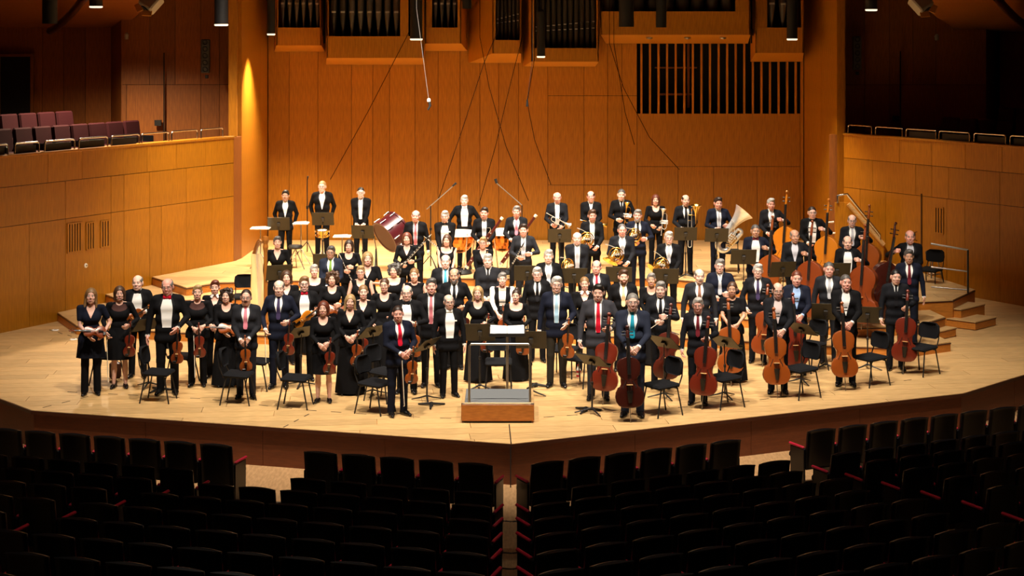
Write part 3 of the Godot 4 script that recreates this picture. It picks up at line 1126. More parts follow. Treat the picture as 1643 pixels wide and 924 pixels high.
# ------------------------------------------------------------------ organ
func pipe_geo(r: float, foot: float, tall: float) -> Geo:
	var g := Geo.new()
	g.lathe([Vector2(r * 0.22, 0), Vector2(r * 0.3, foot * 0.1), Vector2(r * 0.98, foot), Vector2(r, foot + 0.01), Vector2(r, tall), Vector2(0, tall)], Vector3.ZERO, Basis(), 12)
	return g
func organ_case(label: String, x0: float, x1: float, ypan: float, yfront: float, yback: float, xb0: float, xb1: float, opens: Array, Zf := 42.6) -> Node3D:
	var org := D((x0 + x1) * 0.5, yfront, Zf)
	var t := thing("organ_case", label, "organ case", org, 0.0, "hanging organ cases on the rear wall")
	var L := func(px, py, Z): return D(px, py, Z) - org
	var Zb := 44.4
	# front board
	var g := Geo.new()
	var a: Vector3 = L.call(x0, yfront, Zf)
	var b: Vector3 = L.call(x1, ypan, Zf)
	g.box((a + b) * 0.5 + Vector3(0, 0, -0.03), Vector3(b.x - a.x, b.y - a.y, 0.06), 0.006)
	part("front_board", g, wall_mats[1], t)
	# sloping underside with real thickness
	g = Geo.new()
	var q := [L.call(x0, yfront, Zf), L.call(x1, yfront, Zf), L.call(xb1, yback, Zb), L.call(xb0, yback, Zb)]
	var nn: Vector3 = (q[1] - q[0]).cross(q[2] - q[0]).normalized()
	if nn.y > 0:
		nn = -nn
	g.quad(q[0], q[1], q[2], q[3], nn)
	g.quad(q[0] + Vector3.UP * 0.05, q[1] + Vector3.UP * 0.05, q[2] + Vector3.UP * 0.05, q[3] + Vector3.UP * 0.05, -nn)
	part("underside", g, wall_mats[0], t)
	# side boards
	for s in 2:
		g = Geo.new()
		var f: Vector3 = q[s]
		var k: Vector3 = q[3 - s]
		var th := Vector3(0.03 if s == 0 else -0.03, 0, 0)
		var up := Vector3.UP * (10.5 - org.y)
		for w in [Vector3.ZERO, th]:
			g.quad(f + w, k + w, Vector3(k.x, up.y, k.z) + w, Vector3(f.x, up.y, f.z) + w)
		g.quad(f, f + th, Vector3(f.x, up.y, f.z) + th, Vector3(f.x, up.y, f.z), Vector3(0, 0, 1))
		part("side_board", g, wall_mats[2], t)
	# posts between the pipe openings
	var edges := [x0]
	for o in opens:
		edges.append(o[0]); edges.append(o[1])
	edges.append(x1)
	for i in range(0, edges.size(), 2):
		if edges[i + 1] - edges[i] > 0.8:
			var l: Vector3 = L.call(edges[i], ypan, Zf)
			var r: Vector3 = L.call(edges[i + 1], ypan, Zf)
			piece("post", Vector3((l.x + r.x) * 0.5, (l.y + 10.5 - org.y) * 0.5, -0.04), Vector3(r.x - l.x, 10.5 - org.y - l.y, 0.08), wall_mats[3], t)
	var bl: Vector3 = L.call(x0, ypan, Zf)
	var br: Vector3 = L.call(x1, ypan, Zf)
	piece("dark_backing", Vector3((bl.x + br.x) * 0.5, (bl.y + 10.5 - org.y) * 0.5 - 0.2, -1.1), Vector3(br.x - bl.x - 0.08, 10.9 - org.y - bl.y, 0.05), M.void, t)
	piece("wind_chest", Vector3((bl.x + br.x) * 0.5, bl.y - 0.12, -0.55), Vector3(br.x - bl.x - 0.08, 0.16, 1.0), M.gap, t)
	for o in opens:
		var l: Vector3 = L.call(o[0], ypan, Zf)
		var r: Vector3 = L.call(o[1], ypan, Zf)
		var n: int = o[2]
		if n == 0:
			continue
		var w := (r.x - l.x) / n
		if o[3] == "foot":
			var pg := pipe_geo(w * 0.36, 0.62, 10.3 - org.y - l.y).mesh()
			var lip := Geo.new()
			lip.box(Vector3(0, 0.66, w * 0.36), Vector3(w * 0.5, 0.05, 0.02), 0.006)
			var lm := lip.mesh()
			for i in n:
				var p := mi("pipe", pg, M.pipedark if i < 2 and n > 6 else M.pipe, t)
				p.position = Vector3(l.x + w * (i + 0.5), l.y - 0.06, -0.28)
				mi("lip", lm, M.silver, p)
		else:
			for i in n:
				var pg := Geo.new()
				pg.lathe([Vector2(w * 0.44, 0), Vector2(w * 0.44, 10.2 - org.y - l.y), Vector2(0, 10.2 - org.y - l.y)], Vector3.ZERO, Basis(), 10)
				var p := mi("pipe", pg.mesh(), M.pipedark, t)
				p.position = Vector3(l.x + w * (i + 0.5), l.y - 0.04, -0.3)
				var hi := 0.46 + 0.08 * (i / float(n))
				for k in 2:
					var lg := Geo.new()
					lg.box(Vector3(0, hi + (0.1 + 0.07 * i / n) * k, w * 0.43), Vector3(w * 0.5, 0.025, 0.02), 0.005)
					part("lip", lg, M.silver, p)
	return t
func organ() -> void:
	organ_case("narrow hanging organ case at the far left, six pipe feet", 443, 516, 44, 73, 83, 440, 521, [[446, 513, 6, "foot"]])
	organ_case("wide hanging organ case with large pipe feet left of centre", 524, 680, 58, 93, 104, 523, 682, [[527, 642, 8, "foot"], [655, 679, 2, "foot"]], 42.2)
	organ_case("short organ case right of the wide left one", 682, 740, 44, 70, 82, 682, 750, [[693, 734, 4, "foot"]], 42.9)
	organ_case("narrow central organ case with thin dark pipes", 790, 836, 64, 86, 101, 752, 836, [[795, 834, 6, "slim"]], 42.6)
	organ_case("deep central organ case with two bands of bright pipe mouths", 852, 961, 77, 99, 107, 839, 955, [[857, 957, 11, "slim"]], 42.2)
	var o6 := organ_case("broad organ case with downlights in its underside right of centre", 964, 1204, 18, 56, 70, 972, 1200, [[966, 1180, 9, "slim"]], 42.2)
	organ_case("hanging organ case above the slatted grille at the right", 1212, 1290, 44, 85, 99, 1204, 1287, [[1231, 1286, 3, "foot"]], 42.7)
	for x in [1042, 1103, 1160]:
		var g := Geo.new()
		var at := D(x, 60.5, 42.75) - o6.position
		g.lathe([Vector2(0.0, 0), Vector2(0.075, 0), Vector2(0.085, -0.015), Vector2(0.085, 0.02)], at, Basis(Vector3.RIGHT, 0.2), 16)
		part("downlight", g, M.steel, o6)

# ------------------------------------------------------------------ things that hang above the stage
func pendant(label: String, px: float, ybot: float, wpx: float, Z: float, lit: bool, energy := 60.0, wide := 38.0) -> void:
	var at := D(px, ybot, Z)
	var r := wpx * 0.5 / FOC * Z
	var t := thing("pendant_lamp", label, "lamp", at, 0.0, "black tube lamps above the stage")
	var g := Geo.new()
	g.lathe([Vector2(r * 0.86, 0.12), Vector2(r * 0.9, 0.0), Vector2(r, 0.0), Vector2(r, 1.1), Vector2(r * 0.5, 1.16), Vector2(0, 1.16)], Vector3.ZERO, Basis(), 20)
	part("tube", g, M.black, t)
	g = Geo.new()
	g.tube([Vector3(0, 1.16, 0), Vector3(0, 14.0 - at.y, 0)], 0.012, 6)
	part("suspension_rod", g, M.blackmetal, t)
	if lit:
		g = Geo.new()
		g.lathe([Vector2(r * 1.01, 0.03), Vector2(r * 1.01, 0.0), Vector2(r * 0.8, -0.01)], Vector3.ZERO, Basis(), 20)
		part("lit_rim", g, M.glow, t)
		g = Geo.new()
		g.lathe([Vector2(r * 0.8, 0.05), Vector2(0, 0.05)], Vector3.ZERO, Basis(), 16)
		part("lens", g, M.glow, t)
		var s := SpotLight3D.new()
		s.name = "beam"
		s.light_color = Color(1.0, 0.88, 0.72)
		s.light_energy = energy
		s.spot_range = 60.0
		s.spot_attenuation = 2.0
		s.spot_angle = wide
		s.light_size = r * 0.8
		s.shadow_enabled = true
		s.rotation.x = -PI / 2
		s.position.y = -0.05
		t.add_child(s)
	else:
		g = Geo.new()
		g.lathe([Vector2(r * 0.86, 0.1), Vector2(0, 0.1)], Vector3.ZERO, Basis(), 16)
		part("lens", g, M.void, t)
func cable(label: String, pts: Array, Z0: float, Z1: float, r := 0.008) -> void:
	var g := Geo.new()
	var p3 := []
	for i in pts.size():
		p3.append(D(pts[i][0], pts[i][1], lerpf(Z0, Z1, i / float(pts.size() - 1))))
	p3.push_front(Vector3(p3[0].x, 13.98, p3[0].z))
	g.tube(p3, r, 5)
	tag(part("suspension_cable", g, M.cable, self), label, "cable", "thin cables hanging above the stage")
func hanging_things() -> void:
	pendant("black tube lamp with lit rim above the left wall end", 355, 41, 22, 38.0, true, 9.0)
	pendant("unlit black tube lamp at the top left corner", 80, 38, 24, 36.0, false)
	pendant("short-looking lit tube lamp second from the top left corner", 154, 12, 21, 38.0, true, 80.0, 72.0)
	pendant("slim black tube lamp beside the leftmost organ case", 435, 56, 13, 41.6, true, 75.0, 46.0)
	pendant("black tube lamp in front of the left organ pipes", 668, 64, 20, 41.0, true, 45.0)
	pendant("black tube lamp between the left organ cases", 749, 14, 15, 41.5, false)
	pendant("slim black tube lamp at the left edge of the central organ case", 868, 92, 13, 41.3, true, 35.0)
	pendant("black tube lamp in front of the broad organ case, left one", 1005, 43, 24, 41.0, false)
	pendant("black tube lamp in front of the broad organ case, right one", 1061, 44, 17, 41.0, false)
	pendant("black tube lamp in front of the rightmost organ pipes", 1271, 64, 17, 41.3, true, 35.0)
	pendant("black tube lamp with lit rim right of the organ", 1398, 17, 19, 39.0, true, 9.0)
	# spotlights with barn doors at the top corners
	for a in [[238, 8, -1], [1482, 10, 1]]:
		var t := thing("corner_spotlight", "grey spotlight with amber barn doors at the top %s" % ("left" if a[2] < 0 else "right"), "spotlight", D(a[0], a[1], 37.0))
		t.rotation = Vector3(-0.5, 0.0, 0.6 * a[2])
		var g := Geo.new()
		g.box(Vector3(0, 0.1, 0), Vector3(0.36, 0.42, 0.3), 0.03)
		part("housing", g, M.lampgrey, t)
		for s in [-1, 1]:
			var bd := Geo.new()
			bd.box(Vector3(s * 0.12, -0.17, 0.02), Vector3(0.2, 0.14, 0.012), 0.0, Basis(Vector3.BACK, s * 0.5))
			part("barn_door", bd, M.gel, t)
		g = Geo.new()
		g.tube([Vector3(0, 0.3, 0), Vector3(0, 0.9, 0)], 0.02, 6)
		part("bracket", g, M.blackmetal, t)
		g = Geo.new()
		g.lathe([Vector2(0.09, -0.112), Vector2(0.1, -0.13), Vector2(0, -0.115)], Vector3.ZERO, Basis(), 14)
		part("lens", g, M.void, t)
	# tall line loudspeakers at the niche edges
	for a in [[330, 63, 117, -1, 40.9], [1375, 58, 112, 1, 42.6]]:
		var p := D(a[0], a[2], a[4])
		var q := D(a[0], a[1], a[4])
		var t := thing("line_speaker", "tall narrow grey loudspeaker on the dark %s wall" % ("left" if a[3] < 0 else "right"), "loudspeaker", p)
		var g := Geo.new()
		g.box(Vector3(0, (q.y - p.y) * 0.5, 0), Vector3(0.2, q.y - p.y, 0.16), 0.02)
		part("cabinet", g, M.speaker, t)
		for k in 5:
			var dg := Geo.new()
			dg.lathe([Vector2(0.07, 0.0), Vector2(0.055, 0.012), Vector2(0.02, -0.01), Vector2(0, -0.01)], Vector3(0, (q.y - p.y) * (k + 0.5) / 5.0, 0.082), Basis(Vector3.RIGHT, Vector3.BACK, Vector3.DOWN), 12)
			part("driver", dg, M.black, t)
		var bk := Geo.new()
		bk.box(Vector3(0.02, -0.09, -0.05), Vector3(0.07, 0.08, 0.12), 0.01)
		part("wall_mount", bk, M.black, t)
	for a in [[203, 58, -1, 41.3], [1503, 60, 1, 42.9]]:
		var t := thing("wall_lamp", "small pale fitting high on the dark %s gallery wall" % ("left" if a[2] < 0 else "right"), "wall fitting", D(a[0], a[1], a[3]))
		var g := Geo.new()
		g.lathe([Vector2(0.03, -0.08), Vector2(0.05, -0.06), Vector2(0.05, 0.05), Vector2(0.02, 0.09), Vector2(0, 0.09)], Vector3.ZERO, Basis(), 12)
		part("shade", g, M.lampgrey, t)
		g = Geo.new()
		g.box(Vector3(0, 0.02, -0.1), Vector3(0.03, 0.03, 0.16))
		part("arm", g, M.steel, t)
	cable("thin dark cable slanting from the wide left organ case down to the tall percussionist", [[672, 18], [652, 60], [590, 180], [530, 288]], 41.5, 41.8)
	cable("thin dark cable slanting above the timpani towards a microphone", [[812, 20], [777, 100], [741, 210], [704, 318]], 40.0, 37.4)
	cable("thin dark cable crossing from the central organ case towards the timpani", [[838, 60], [820, 130], [795, 235], [768, 330]], 40.6, 38.6)
	cable("thin dark cable from the narrow central case towards the right bassoon", [[770, 60], [785, 140], [812, 235], [848, 322]], 40.6, 38.0)
	cable("thin dark cable falling beside the trumpets", [[858, 92], [846, 165], [858, 225], [884, 296]], 40.9, 40.0)
	cable("thin dark cable slanting right under the broad organ case", [[978, 70], [1000, 140], [1042, 220], [1090, 272]], 41.6, 42.6)
	cable("thin dark cable left of the slatted grille", [[985, 70], [1003, 180], [1018, 232]], 41.6, 42.0)
	# hanging microphone with its pale clamp
	var t := thing("hanging_microphone", "small hanging microphone with a pale clamp below the left organ case", "microphone", D(688, 168, 39.0))
	var g := Geo.new()
	g.tube([Vector3(-0.28, 9.7, 0), Vector3(-0.28, 2.2, 0), Vector3(-0.08, 0.7, 0), Vector3(0, 0.1, 0)], 0.006, 6)
	part("cable", g, M.silver, t)
	g = Geo.new()
	g.tube([Vector3(0, 0.1, 0), Vector3(0.03, -0.02, 0.02), Vector3(-0.02, -0.12, 0.03)], [0.035, 0.03, 0.02], 8)
	part("capsule", g, M.black, t)
	g = Geo.new()
	g.box(Vector3(0, 0.1, 0.01), Vector3(0.08, 0.09, 0.07), 0.02)
	part("clamp", g, M.white, t)
	t = thing("hanging_microphone", "tiny dark hanging microphone above the trumpets", "microphone", D(846, 166, 39.5))
	g = Geo.new()
	g.tube([Vector3(0, 0.09, 0), Vector3(0, -0.07, 0)], [0.02, 0.035], 8)
	part("capsule", g, M.black, t)
	g = Geo.new()
	g.tube([Vector3(0, 0.09, 0), Vector3(0.12, 1.0, 0), Vector3(0.12, 9.5, 0)], 0.006, 5)
	part("cable", g, M.black, t)

# ------------------------------------------------------------------ auditorium
const ROWS := 10
const SL := 0.293
const SR := 0.476
func row_z(k: int) -> float:
	return 22.19 if k == 0 else 20.8 - 0.95 * (k - 1)
func row_y(k: int) -> float:
	return -0.6 if k < 2 else -0.6 + 0.1 * (k - 1)
var words := ["first", "second", "third", "fourth", "fifth", "sixth", "seventh", "eighth", "ninth", "tenth", "eleventh", "twelfth", "thirteenth", "fourteenth", "fifteenth"]
var hseat: Node3D
func make_seat() -> Node3D:
	var t := thing("auditorium_seat", "", "seat")
	# curved back shell
	var g := Geo.new()
	var rings := []
	var n := 9
	for j in [[0.30, 0.0], [0.55, -0.02], [0.8, -0.055], [0.845, -0.065], [0.86, -0.085]]:
		var top := []
		var wide: float = 0.23 if j[0] < 0.85 else 0.225
		for i in n:
			var u := -1.0 + 2.0 * i / (n - 1)
			top.append(Vector3(u * wide, j[0] + (0.012 * (1.0 - u * u) if j[0] > 0.7 else 0.0), j[1] * -1.0 - 0.03 * (1.0 - u * u) + 0.04))
		for i in n:
			var u := 1.0 - 2.0 * i / (n - 1)
			top.append(Vector3(u * wide, j[0] + (0.012 * (1.0 - u * u) if j[0] > 0.7 else 0.0), j[1] * -1.0 - 0.03 * (1.0 - u * u) + 0.04 - (0.05 if j[0] < 0.85 else 0.02)))
		rings.append(top)
	g.loft(rings)
	var bk := part("backrest", g, M.seat_back, t)
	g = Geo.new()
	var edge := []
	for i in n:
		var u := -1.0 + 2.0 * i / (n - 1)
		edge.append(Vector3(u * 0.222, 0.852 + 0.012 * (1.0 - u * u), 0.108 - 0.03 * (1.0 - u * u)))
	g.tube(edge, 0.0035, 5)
	part("painted_glint", g, M.painted_glint, bk)  # pale tube stands in for the glint along the glossy top edge
	g = Geo.new()
	g.box(Vector3(0, 0.43, -0.21), Vector3(0.45, 0.1, 0.42), 0.03, Basis(Vector3.RIGHT, 0.06))
	part("seat", g, M.seat_cloth, t)
	for s in [-0.25, 0.25]:
		g = Geo.new()
		g.box(Vector3(s, 0.3, -0.14), Vector3(0.028, 0.58, 0.34), 0.008)
		var p := part("side_panel", g, M.seat_back, t)
		g = Geo.new()
		g.box(Vector3(s, 0.61, -0.17), Vector3(0.04, 0.035, 0.36), 0.012)
		part("armrest", g, M.arm_red, p)
	return t
func put_seat(at: Vector3, turn: float, label: String, group: String) -> void:
	if hseat == null:
		hseat = make_seat()
		hseat.set_meta("label", label)
		hseat.set_meta("group", group)
	else:
		var c := copy_of(hseat, label, group)
		c.position = at
		c.rotation.y = turn
		return
	hseat.position = at
	hseat.rotation.y = turn
func auditorium() -> void:
	var fl := struct_root("floor_auditorium")
	var E := 20.0
	# flat floor in front of the stage, then one shallow step per row
	var vz := func(x: float, z: float): return Vector2(x, -(z + (absf(x) * (SL if x < 0 else SR))))
	for k in range(-1, ROWS + 2):
		var z1: float = 40.0 if k < 0 else row_z(k) + 0.42
		var z0: float = row_z(k + 1) + 0.42
		if k < 0:
			z0 = row_z(0) + 0.42
		var y: float = -0.6 if k < 0 else row_y(k)
		var poly := PackedVector2Array()
		for x in [-E, 0.0, E]:
			poly.append(vz.call(x, z0))
		for x in [E, 0.0, -E]:
			var q: Vector2 = vz.call(x, z1)
			q.y = maxf(q.y, -43.0 if k < 0 else -60.0)
			poly.append(q)
		var g := Geo.new()
		g.prism(poly, y - 0.5, y)
		part("step_slab", g, M.pale, fl)
		if k >= 0:
			for s in [-1.0, 1.0]:
				var a: Vector2 = vz.call(0.0, z1)
				var b: Vector2 = vz.call(s * 12.0, z1)
				var u := Vector3(b.x - a.x, 0, b.y - a.y).normalized()
				var L := a.distance_to(b)
				piece("step_nosing", Vector3((a.x + b.x) * 0.5, y - 0.012, (a.y + b.y) * 0.5), Vector3(L, 0.03, 0.05), M.black, fl, Basis(u, Vector3.UP, u.cross(Vector3.UP)))
	var back := Geo.new()
	back.prism(PackedVector2Array([Vector2(-E, 8.0), Vector2(E, 8.0), Vector2(E, -15.0), Vector2(0, -9.0), Vector2(-E, -12.5)]), 0.2, 0.45)
	part("rear_slab", back, M.hall, fl)
	var la := [[380, 490], [318, 440], [252, 314], [180, 240], [98, 155], [20, 62]]
	var ra := [[1197, 1287], [1243, 1325], [1287, 1380], [1338, 1440], [1395, 1505], [1455, 1573], [1520, 1640]]
	for k in ROWS:
		var y := row_y(k)
		for sd in [-1, 1]:
			var sl := SL if sd < 0 else SR
			var u := Vector3(sd, 0, -sl).normalized()     # along the row, away from the centre
			var turn := atan2(-sl * sd, 1.0) * -1.0
			turn = -atan2(sl * sd, 1.0) * -1.0
			var st := 0.543 if sd < 0 else 0.548
			var blocks := []
			var lst: Array = la if sd < 0 else ra
			var edge := func(px: float) -> float:
				var kk: float = absf(px - CX) / FOC
				var x: float = kk * row_z(k) / (1.0 - kk * sl)
				return x * sqrt(1.0 + sl * sl)
			if k < lst.size():
				blocks.append([0.2, edge.call(lst[k][1] if sd < 0 else lst[k][0]), "inner"])
				blocks.append([edge.call(lst[k][0] if sd < 0 else lst[k][1]), edge.call(-25.0 if sd < 0 else 1668.0), "outer"])
			else:
				blocks.append([0.2, edge.call(-25.0 if sd < 0 else 1668.0), "inner"])
			for b in blocks:
				var n := int(round((b[1] - b[0]) / st)) if b[2] == "inner" and k < lst.size() else int(ceil((b[1] - b[0]) / st))
				for i in n:
					var s: float = b[0] + st * (i + 0.5)
					var p := Vector3(0, y, -row_z(k)) + u * s
					var foot := HORIZON + FOC * (EYE - (y + 0.9)) / -p.z
					if foot > 934.0:
						continue
					put_seat(p + Vector3(0, 0, 0), turn, "dark auditorium seat in row %s from the stage, %s seat of the %s %s block" % [["one", "two", "three", "four", "five", "six", "seven", "eight", "nine", "ten"][k], words[mini(i, 14)], b[2], "left" if sd < 0 else "right"], "auditorium seats in front of the stage")

# ------------------------------------------------------------------ stage furniture
var stand0: Node3D
func music_stand(px: float, yc: float, Y: float, hgt: float, yaw: float, label: String, tilt := 0.42, sheets := false, dz := 0.0) -> Node3D:
	var Z := FOC * (EYE - Y - hgt) / (yc - HORIZON) + dz
	var at := Vector3((px - CX) / FOC * Z, Y, -Z)
	var t := thing("music_stand", label, "music stand", at, deg_to_rad(yaw), "black music stands of the orchestra")
	var g := Geo.new()
	var bs := Basis(Vector3.RIGHT, tilt)
	# desk: bent metal sheet, music side away from the audience
	g.box(bs * Vector3(0, 0.0, 0) + Vector3(0, hgt, 0), Vector3(0.5, 0.33, 0.008), 0.002, bs)
	part("desk", g, M.stand, t)
	g = Geo.new()
	g.box(bs * Vector3(0, -0.165, -0.03) + Vector3(0, hgt, 0), Vector3(0.5, 0.008, 0.06), 0.0, bs)
	g.box(bs * Vector3(0, -0.15, -0.058) + Vector3(0, hgt, 0), Vector3(0.5, 0.03, 0.006), 0.0, bs)
	part("ledge", g, M.stand, t)
	g = Geo.new()
	g.box(bs * Vector3(0, -0.01, 0.022) + Vector3(0, hgt, 0), Vector3(0.075, 0.1, 0.035), 0.008, bs)
	part("bracket", g, M.blackmetal, t)
	g = Geo.new()
	g.tube([Vector3(0, 0.06, 0), Vector3(0, hgt * 0.55, 0)], 0.014, 8)
	g.tube([Vector3(0, hgt * 0.5, 0), Vector3(0, hgt - 0.02, 0.012)], 0.009, 8)
	g.lathe([Vector2(0.014, 0), Vector2(0.022, 0.01), Vector2(0.022, 0.05), Vector2(0.01, 0.06)], Vector3(0, hgt * 0.53, 0), Basis(), 10)
	part("post", g, M.blackmetal, t)
	for k in 3:
		var a := TAU * k / 3.0 + 0.4
		var l := Geo.new()
		var e := Vector3(cos(a), 0, sin(a))
		l.tube([Vector3(0, 0.09, 0), e * 0.12 + Vector3(0, 0.05, 0), e * 0.27 + Vector3(0, 0.012, 0)], [0.02, 0.017, 0.012], 6, true, 0.7)
		part("foot", l, M.blackmetal, t)
	if sheets:
		var s := Geo.new()
		s.box(bs * Vector3(0, 0.01, -0.008) + Vector3(0, hgt, 0), Vector3(0.46, 0.3, 0.006), 0.0, bs)
		var sh := part("sheet_music", s, M.paper, self)
		sh.transform = t.transform
		tag(sh, "open sheet music on the " + label, "sheet music", "sheet music on the stands")
	return t
var chair0: Node3D
func orch_chair(px: float, ys: float, Y: float, yaw: float, label: String, dz := 0.0) -> void:
	var Z := FOC * (EYE - Y - 0.46) / (ys - HORIZON) + dz
	var at := Vector3((px - CX) / FOC * Z, Y, -Z)
	if chair0 == null:
		chair0 = thing("orchestra_chair", label, "chair", at, deg_to_rad(yaw), "black orchestra chairs")
		var t := chair0
		var g := Geo.new()
		g.box(Vector3(0, 0.46, 0.01), Vector3(0.44, 0.06, 0.42), 0.025, Basis(Vector3.RIGHT, 0.05))
		part("seat", g, M.chair_cloth, t)
		g = Geo.new()
		var rings := []
		for j in [[0.6, 0.15], [0.63, 0.2], [0.72, 0.21], [0.82, 0.195], [0.86, 0.14]]:
			var r := []
			for i in 12:
				var u := -1.0 + 2.0 * i / 11.0
				r.append(Vector3(u * j[1], j[0], -0.25 - (j[0] - 0.6) * 0.14 + 0.045 * u * u + 0.02))
			for i in 12:
				var u := 1.0 - 2.0 * i / 11.0
				r.append(Vector3(u * j[1], j[0], -0.25 - (j[0] - 0.6) * 0.14 + 0.045 * u * u - 0.02))
			rings.append(r)
		g.loft(rings)
		part("backrest", g, M.chair_cloth, t)
		for s in [-1.0, 1.0]:
			for f in [0.19, -0.19]:
				g = Geo.new()
				g.tube([Vector3(s * 0.185, 0.44, f * 0.8), Vector3(s * 0.215, 0.0, f * 1.25)], 0.012, 7)
				part("leg", g, M.blackmetal, t)
			g = Geo.new()
			g.tube([Vector3(s * 0.185, 0.44, -0.18), Vector3(s * 0.18, 0.6, -0.25), Vector3(s * 0.16, 0.8, -0.28)], 0.011, 7)
			part("back_upright", g, M.blackmetal, t)
		g = Geo.new()
		g.tube([Vector3(-0.2, 0.42, 0.15), Vector3(0.2, 0.42, 0.15)], 0.01, 6)
		g.tube([Vector3(-0.2, 0.42, -0.15), Vector3(0.2, 0.42, -0.15)], 0.01, 6)
		part("under_frame", g, M.blackmetal, t)
		return
	var c := copy_of(chair0, label, "black orchestra chairs")
	c.position = at
	c.rotation.y = deg_to_rad(yaw)
func stage_furniture() -> void:
	podium()
	# music stands: pixel of the desk centre, floor level, desk height, turn
	music_stand(447, 359, 0.54, 1.0, 4, "black music stand in front of the dark-haired percussionist at far left")
	music_stand(518, 351, 0.54, 1.12, 0, "black music stand in front of the tall blond percussionist")
	music_stand(582, 372, 0.54, 0.95, -8, "black music stand in front of the short-haired percussionist with clasped hands")
	music_stand(898, 378, 0.36, 1.15, 0, "black music stand in front of the leftmost trumpeter")
	music_stand(1100, 375, 0.54, 0.97, 0, "black music stand in front of the trombonist")
	music_stand(1150, 377, 0.54, 1.02, 0, "black music stand in front of the tuba player")
	music_stand(1193, 412, 0.36, 1.15, 0, "black music stand in front of the bow-tied bass player")
	music_stand(1256, 432, 0.18, 1.25, 12, "black music stand in front of the bass player with open collar")
	music_stand(1343, 434, 0.18, 1.28, 0, "black music stand in front of the lowest right bass row")
	music_stand(846, 438, 0.18, 1.15, 0, "black music stand left of the white-haired man in the centre")
	music_stand(921, 442, 0.18, 1.1, 3, "black music stand in front of the leftmost horn player")
	music_stand(993, 440, 0.18, 1.1, -3, "black music stand behind the bearded man")
	music_stand(1068, 443, 0.18, 1.1, 0, "black music stand in front of the rightmost horn player")
	music_stand(770, 533, 0.0, 0.95, 0, "black music stand left of the conductor's desk")
	music_stand(852, 545, 0.0, 0.9, -4, "black music stand right of the conductor's desk")
	music_stand(950, 578, 0.0, 0.82, -42, "tilted music stand at the left of the front cellos", 0.9)
	music_stand(1066, 549, 0.0, 0.9, -45, "tilted music stand between the front cellos", 0.85)
	music_stand(1163, 548, 0.0, 0.9, -48, "tilted music stand beside the white-haired cellist", 0.85)
	music_stand(1286, 527, 0.0, 0.92, -50, "tilted music stand between the right cellos", 0.85)
	music_stand(1325, 500, 0.0, 1.0, -10, "upright music stand in front of the bald man in grey suit")
	music_stand(1392, 505, 0.0, 0.95, -14, "dark music stand left of the rightmost cellist")
	music_stand(238, 520, 0.0, 1.05, 45, "tilted music stand behind the front left violinists", 0.8)
	music_stand(483, 533, 0.0, 0.9, 46, "tilted music stand among the second violins", 0.85)
	music_stand(598, 532, 0.0, 1.03, 48, "tilted music stand behind the concertmaster's chair", 0.85)
	music_stand(448, 437, 0.18, 1.12, 20, "dark music stand beside the harpist")
	music_stand(522, 425, 0.18, 1.12, 0, "black music stand by the man with the green tie", 0.42, false, 0.6)
	music_stand(685, 553, 0.0, 0.9, 60, "music stand edge-on left of the conductor", 0.85)
	for a in [[254, 597, 0, 84, "front left chair beside the man with the red bow tie"], [382, 600, 0, 84, "chair in front of the man with the pink patterned tie"], [474, 606, 0, 84, "chair left of the woman in the knee-length dress"],
		[602, 614, 0, 62, "chair behind the concertmaster"], [411, 579, 0, 84, "chair between the moustached man and the man with the red violin"], [292, 571, 0, 84, "chair right of the man with the red bow tie"],
		[172, 571, 0, 84, "chair between the two leftmost women"], [1062, 617, 0, -58, "chair right of the foremost cellist"], [1162, 605, 0, -60, "chair right of the white-haired cellist"], [1285, 591, 0, -58, "chair right of the bald cellist in glasses"],
		[1397, 573, 0, -58, "chair right of the cellist with folded hands"], [1478, 557, 0, -50, "chair right of the rightmost cellist"], [933, 574, 0, -40, "chair beside the man with the light blue tie"],
		[1300, 552, 0, -50, "chair behind the cellists with its back to the basses"], [616, 596, 0, 55, "chair behind the woman with the blonde hair"], [800, 580, 0, 0, "chair at the foot of the conductor's desk"],
		[1170, 403, 0.54, -10, "chair behind the tuba player's stand"], [1493, 432, 0.36, -40, "chair at the right end of the middle riser"], [393, 475, 0.18, 10, "chair beside the harp with its rounded back showing"], [905, 560, 0, -20, "chair right of the white-haired man in the black suit"]]:
		orch_chair(a[0], a[1], a[2], a[3], "black " + a[4])
	percussion()
	harp()
	# microphone stands
	mic_stand("tall thin microphone stand between the two left percussionists", 493, 289, 41.2, Vector3(0.02, 0, 0), 0.0)
	mic_stand("boom microphone stand behind the bassoons pointing up right", 691, 330, 38.6, Vector3(0.5, 0.45, 0.1), 0.0)
	boom_mic()
	# low stand bases on the floor
	for a in [[692, 652, "flat black stand foot left of the podium"], [940, 660, "flat black stand foot in front of the red-tie cellist"], [255, 627, "flat black stand foot under the front left chair"], [860, 621, "flat black stand foot right of the podium railing"]]:
		var t := thing("stand_base", a[2], "stand base", F(a[0], a[1], 0.0), a[0] * 0.37)
		for k in 3:
			var g := Geo.new()
			var e := Vector3(cos(k * TAU / 3), 0, sin(k * TAU / 3))
			g.tube([Vector3(0, 0.045, 0), e * 0.24 + Vector3(0, 0.015, 0)], [0.026, 0.015], 6)
			part("foot", g, M.black, t)
		var g := Geo.new()
		g.lathe([Vector2(0.03, 0.0), Vector2(0.03, 0.07), Vector2(0, 0.08)], Vector3.ZERO, Basis(), 10)
		part("hub", g, M.black, t)
	# small things on the floor
	var b := thing("water_bottle", "small bottle with red and white bands beside the cello chair", "bottle", F(928, 607, 0.0))
	var g := Geo.new()
	g.lathe([Vector2(0.0, 0.0), Vector2(0.034, 0.0), Vector2(0.036, 0.02), Vector2(0.036, 0.15), Vector2(0.016, 0.2), Vector2(0.016, 0.21)], Vector3.ZERO, Basis(), 12)
	part("bottle_body", g, M.white, b)
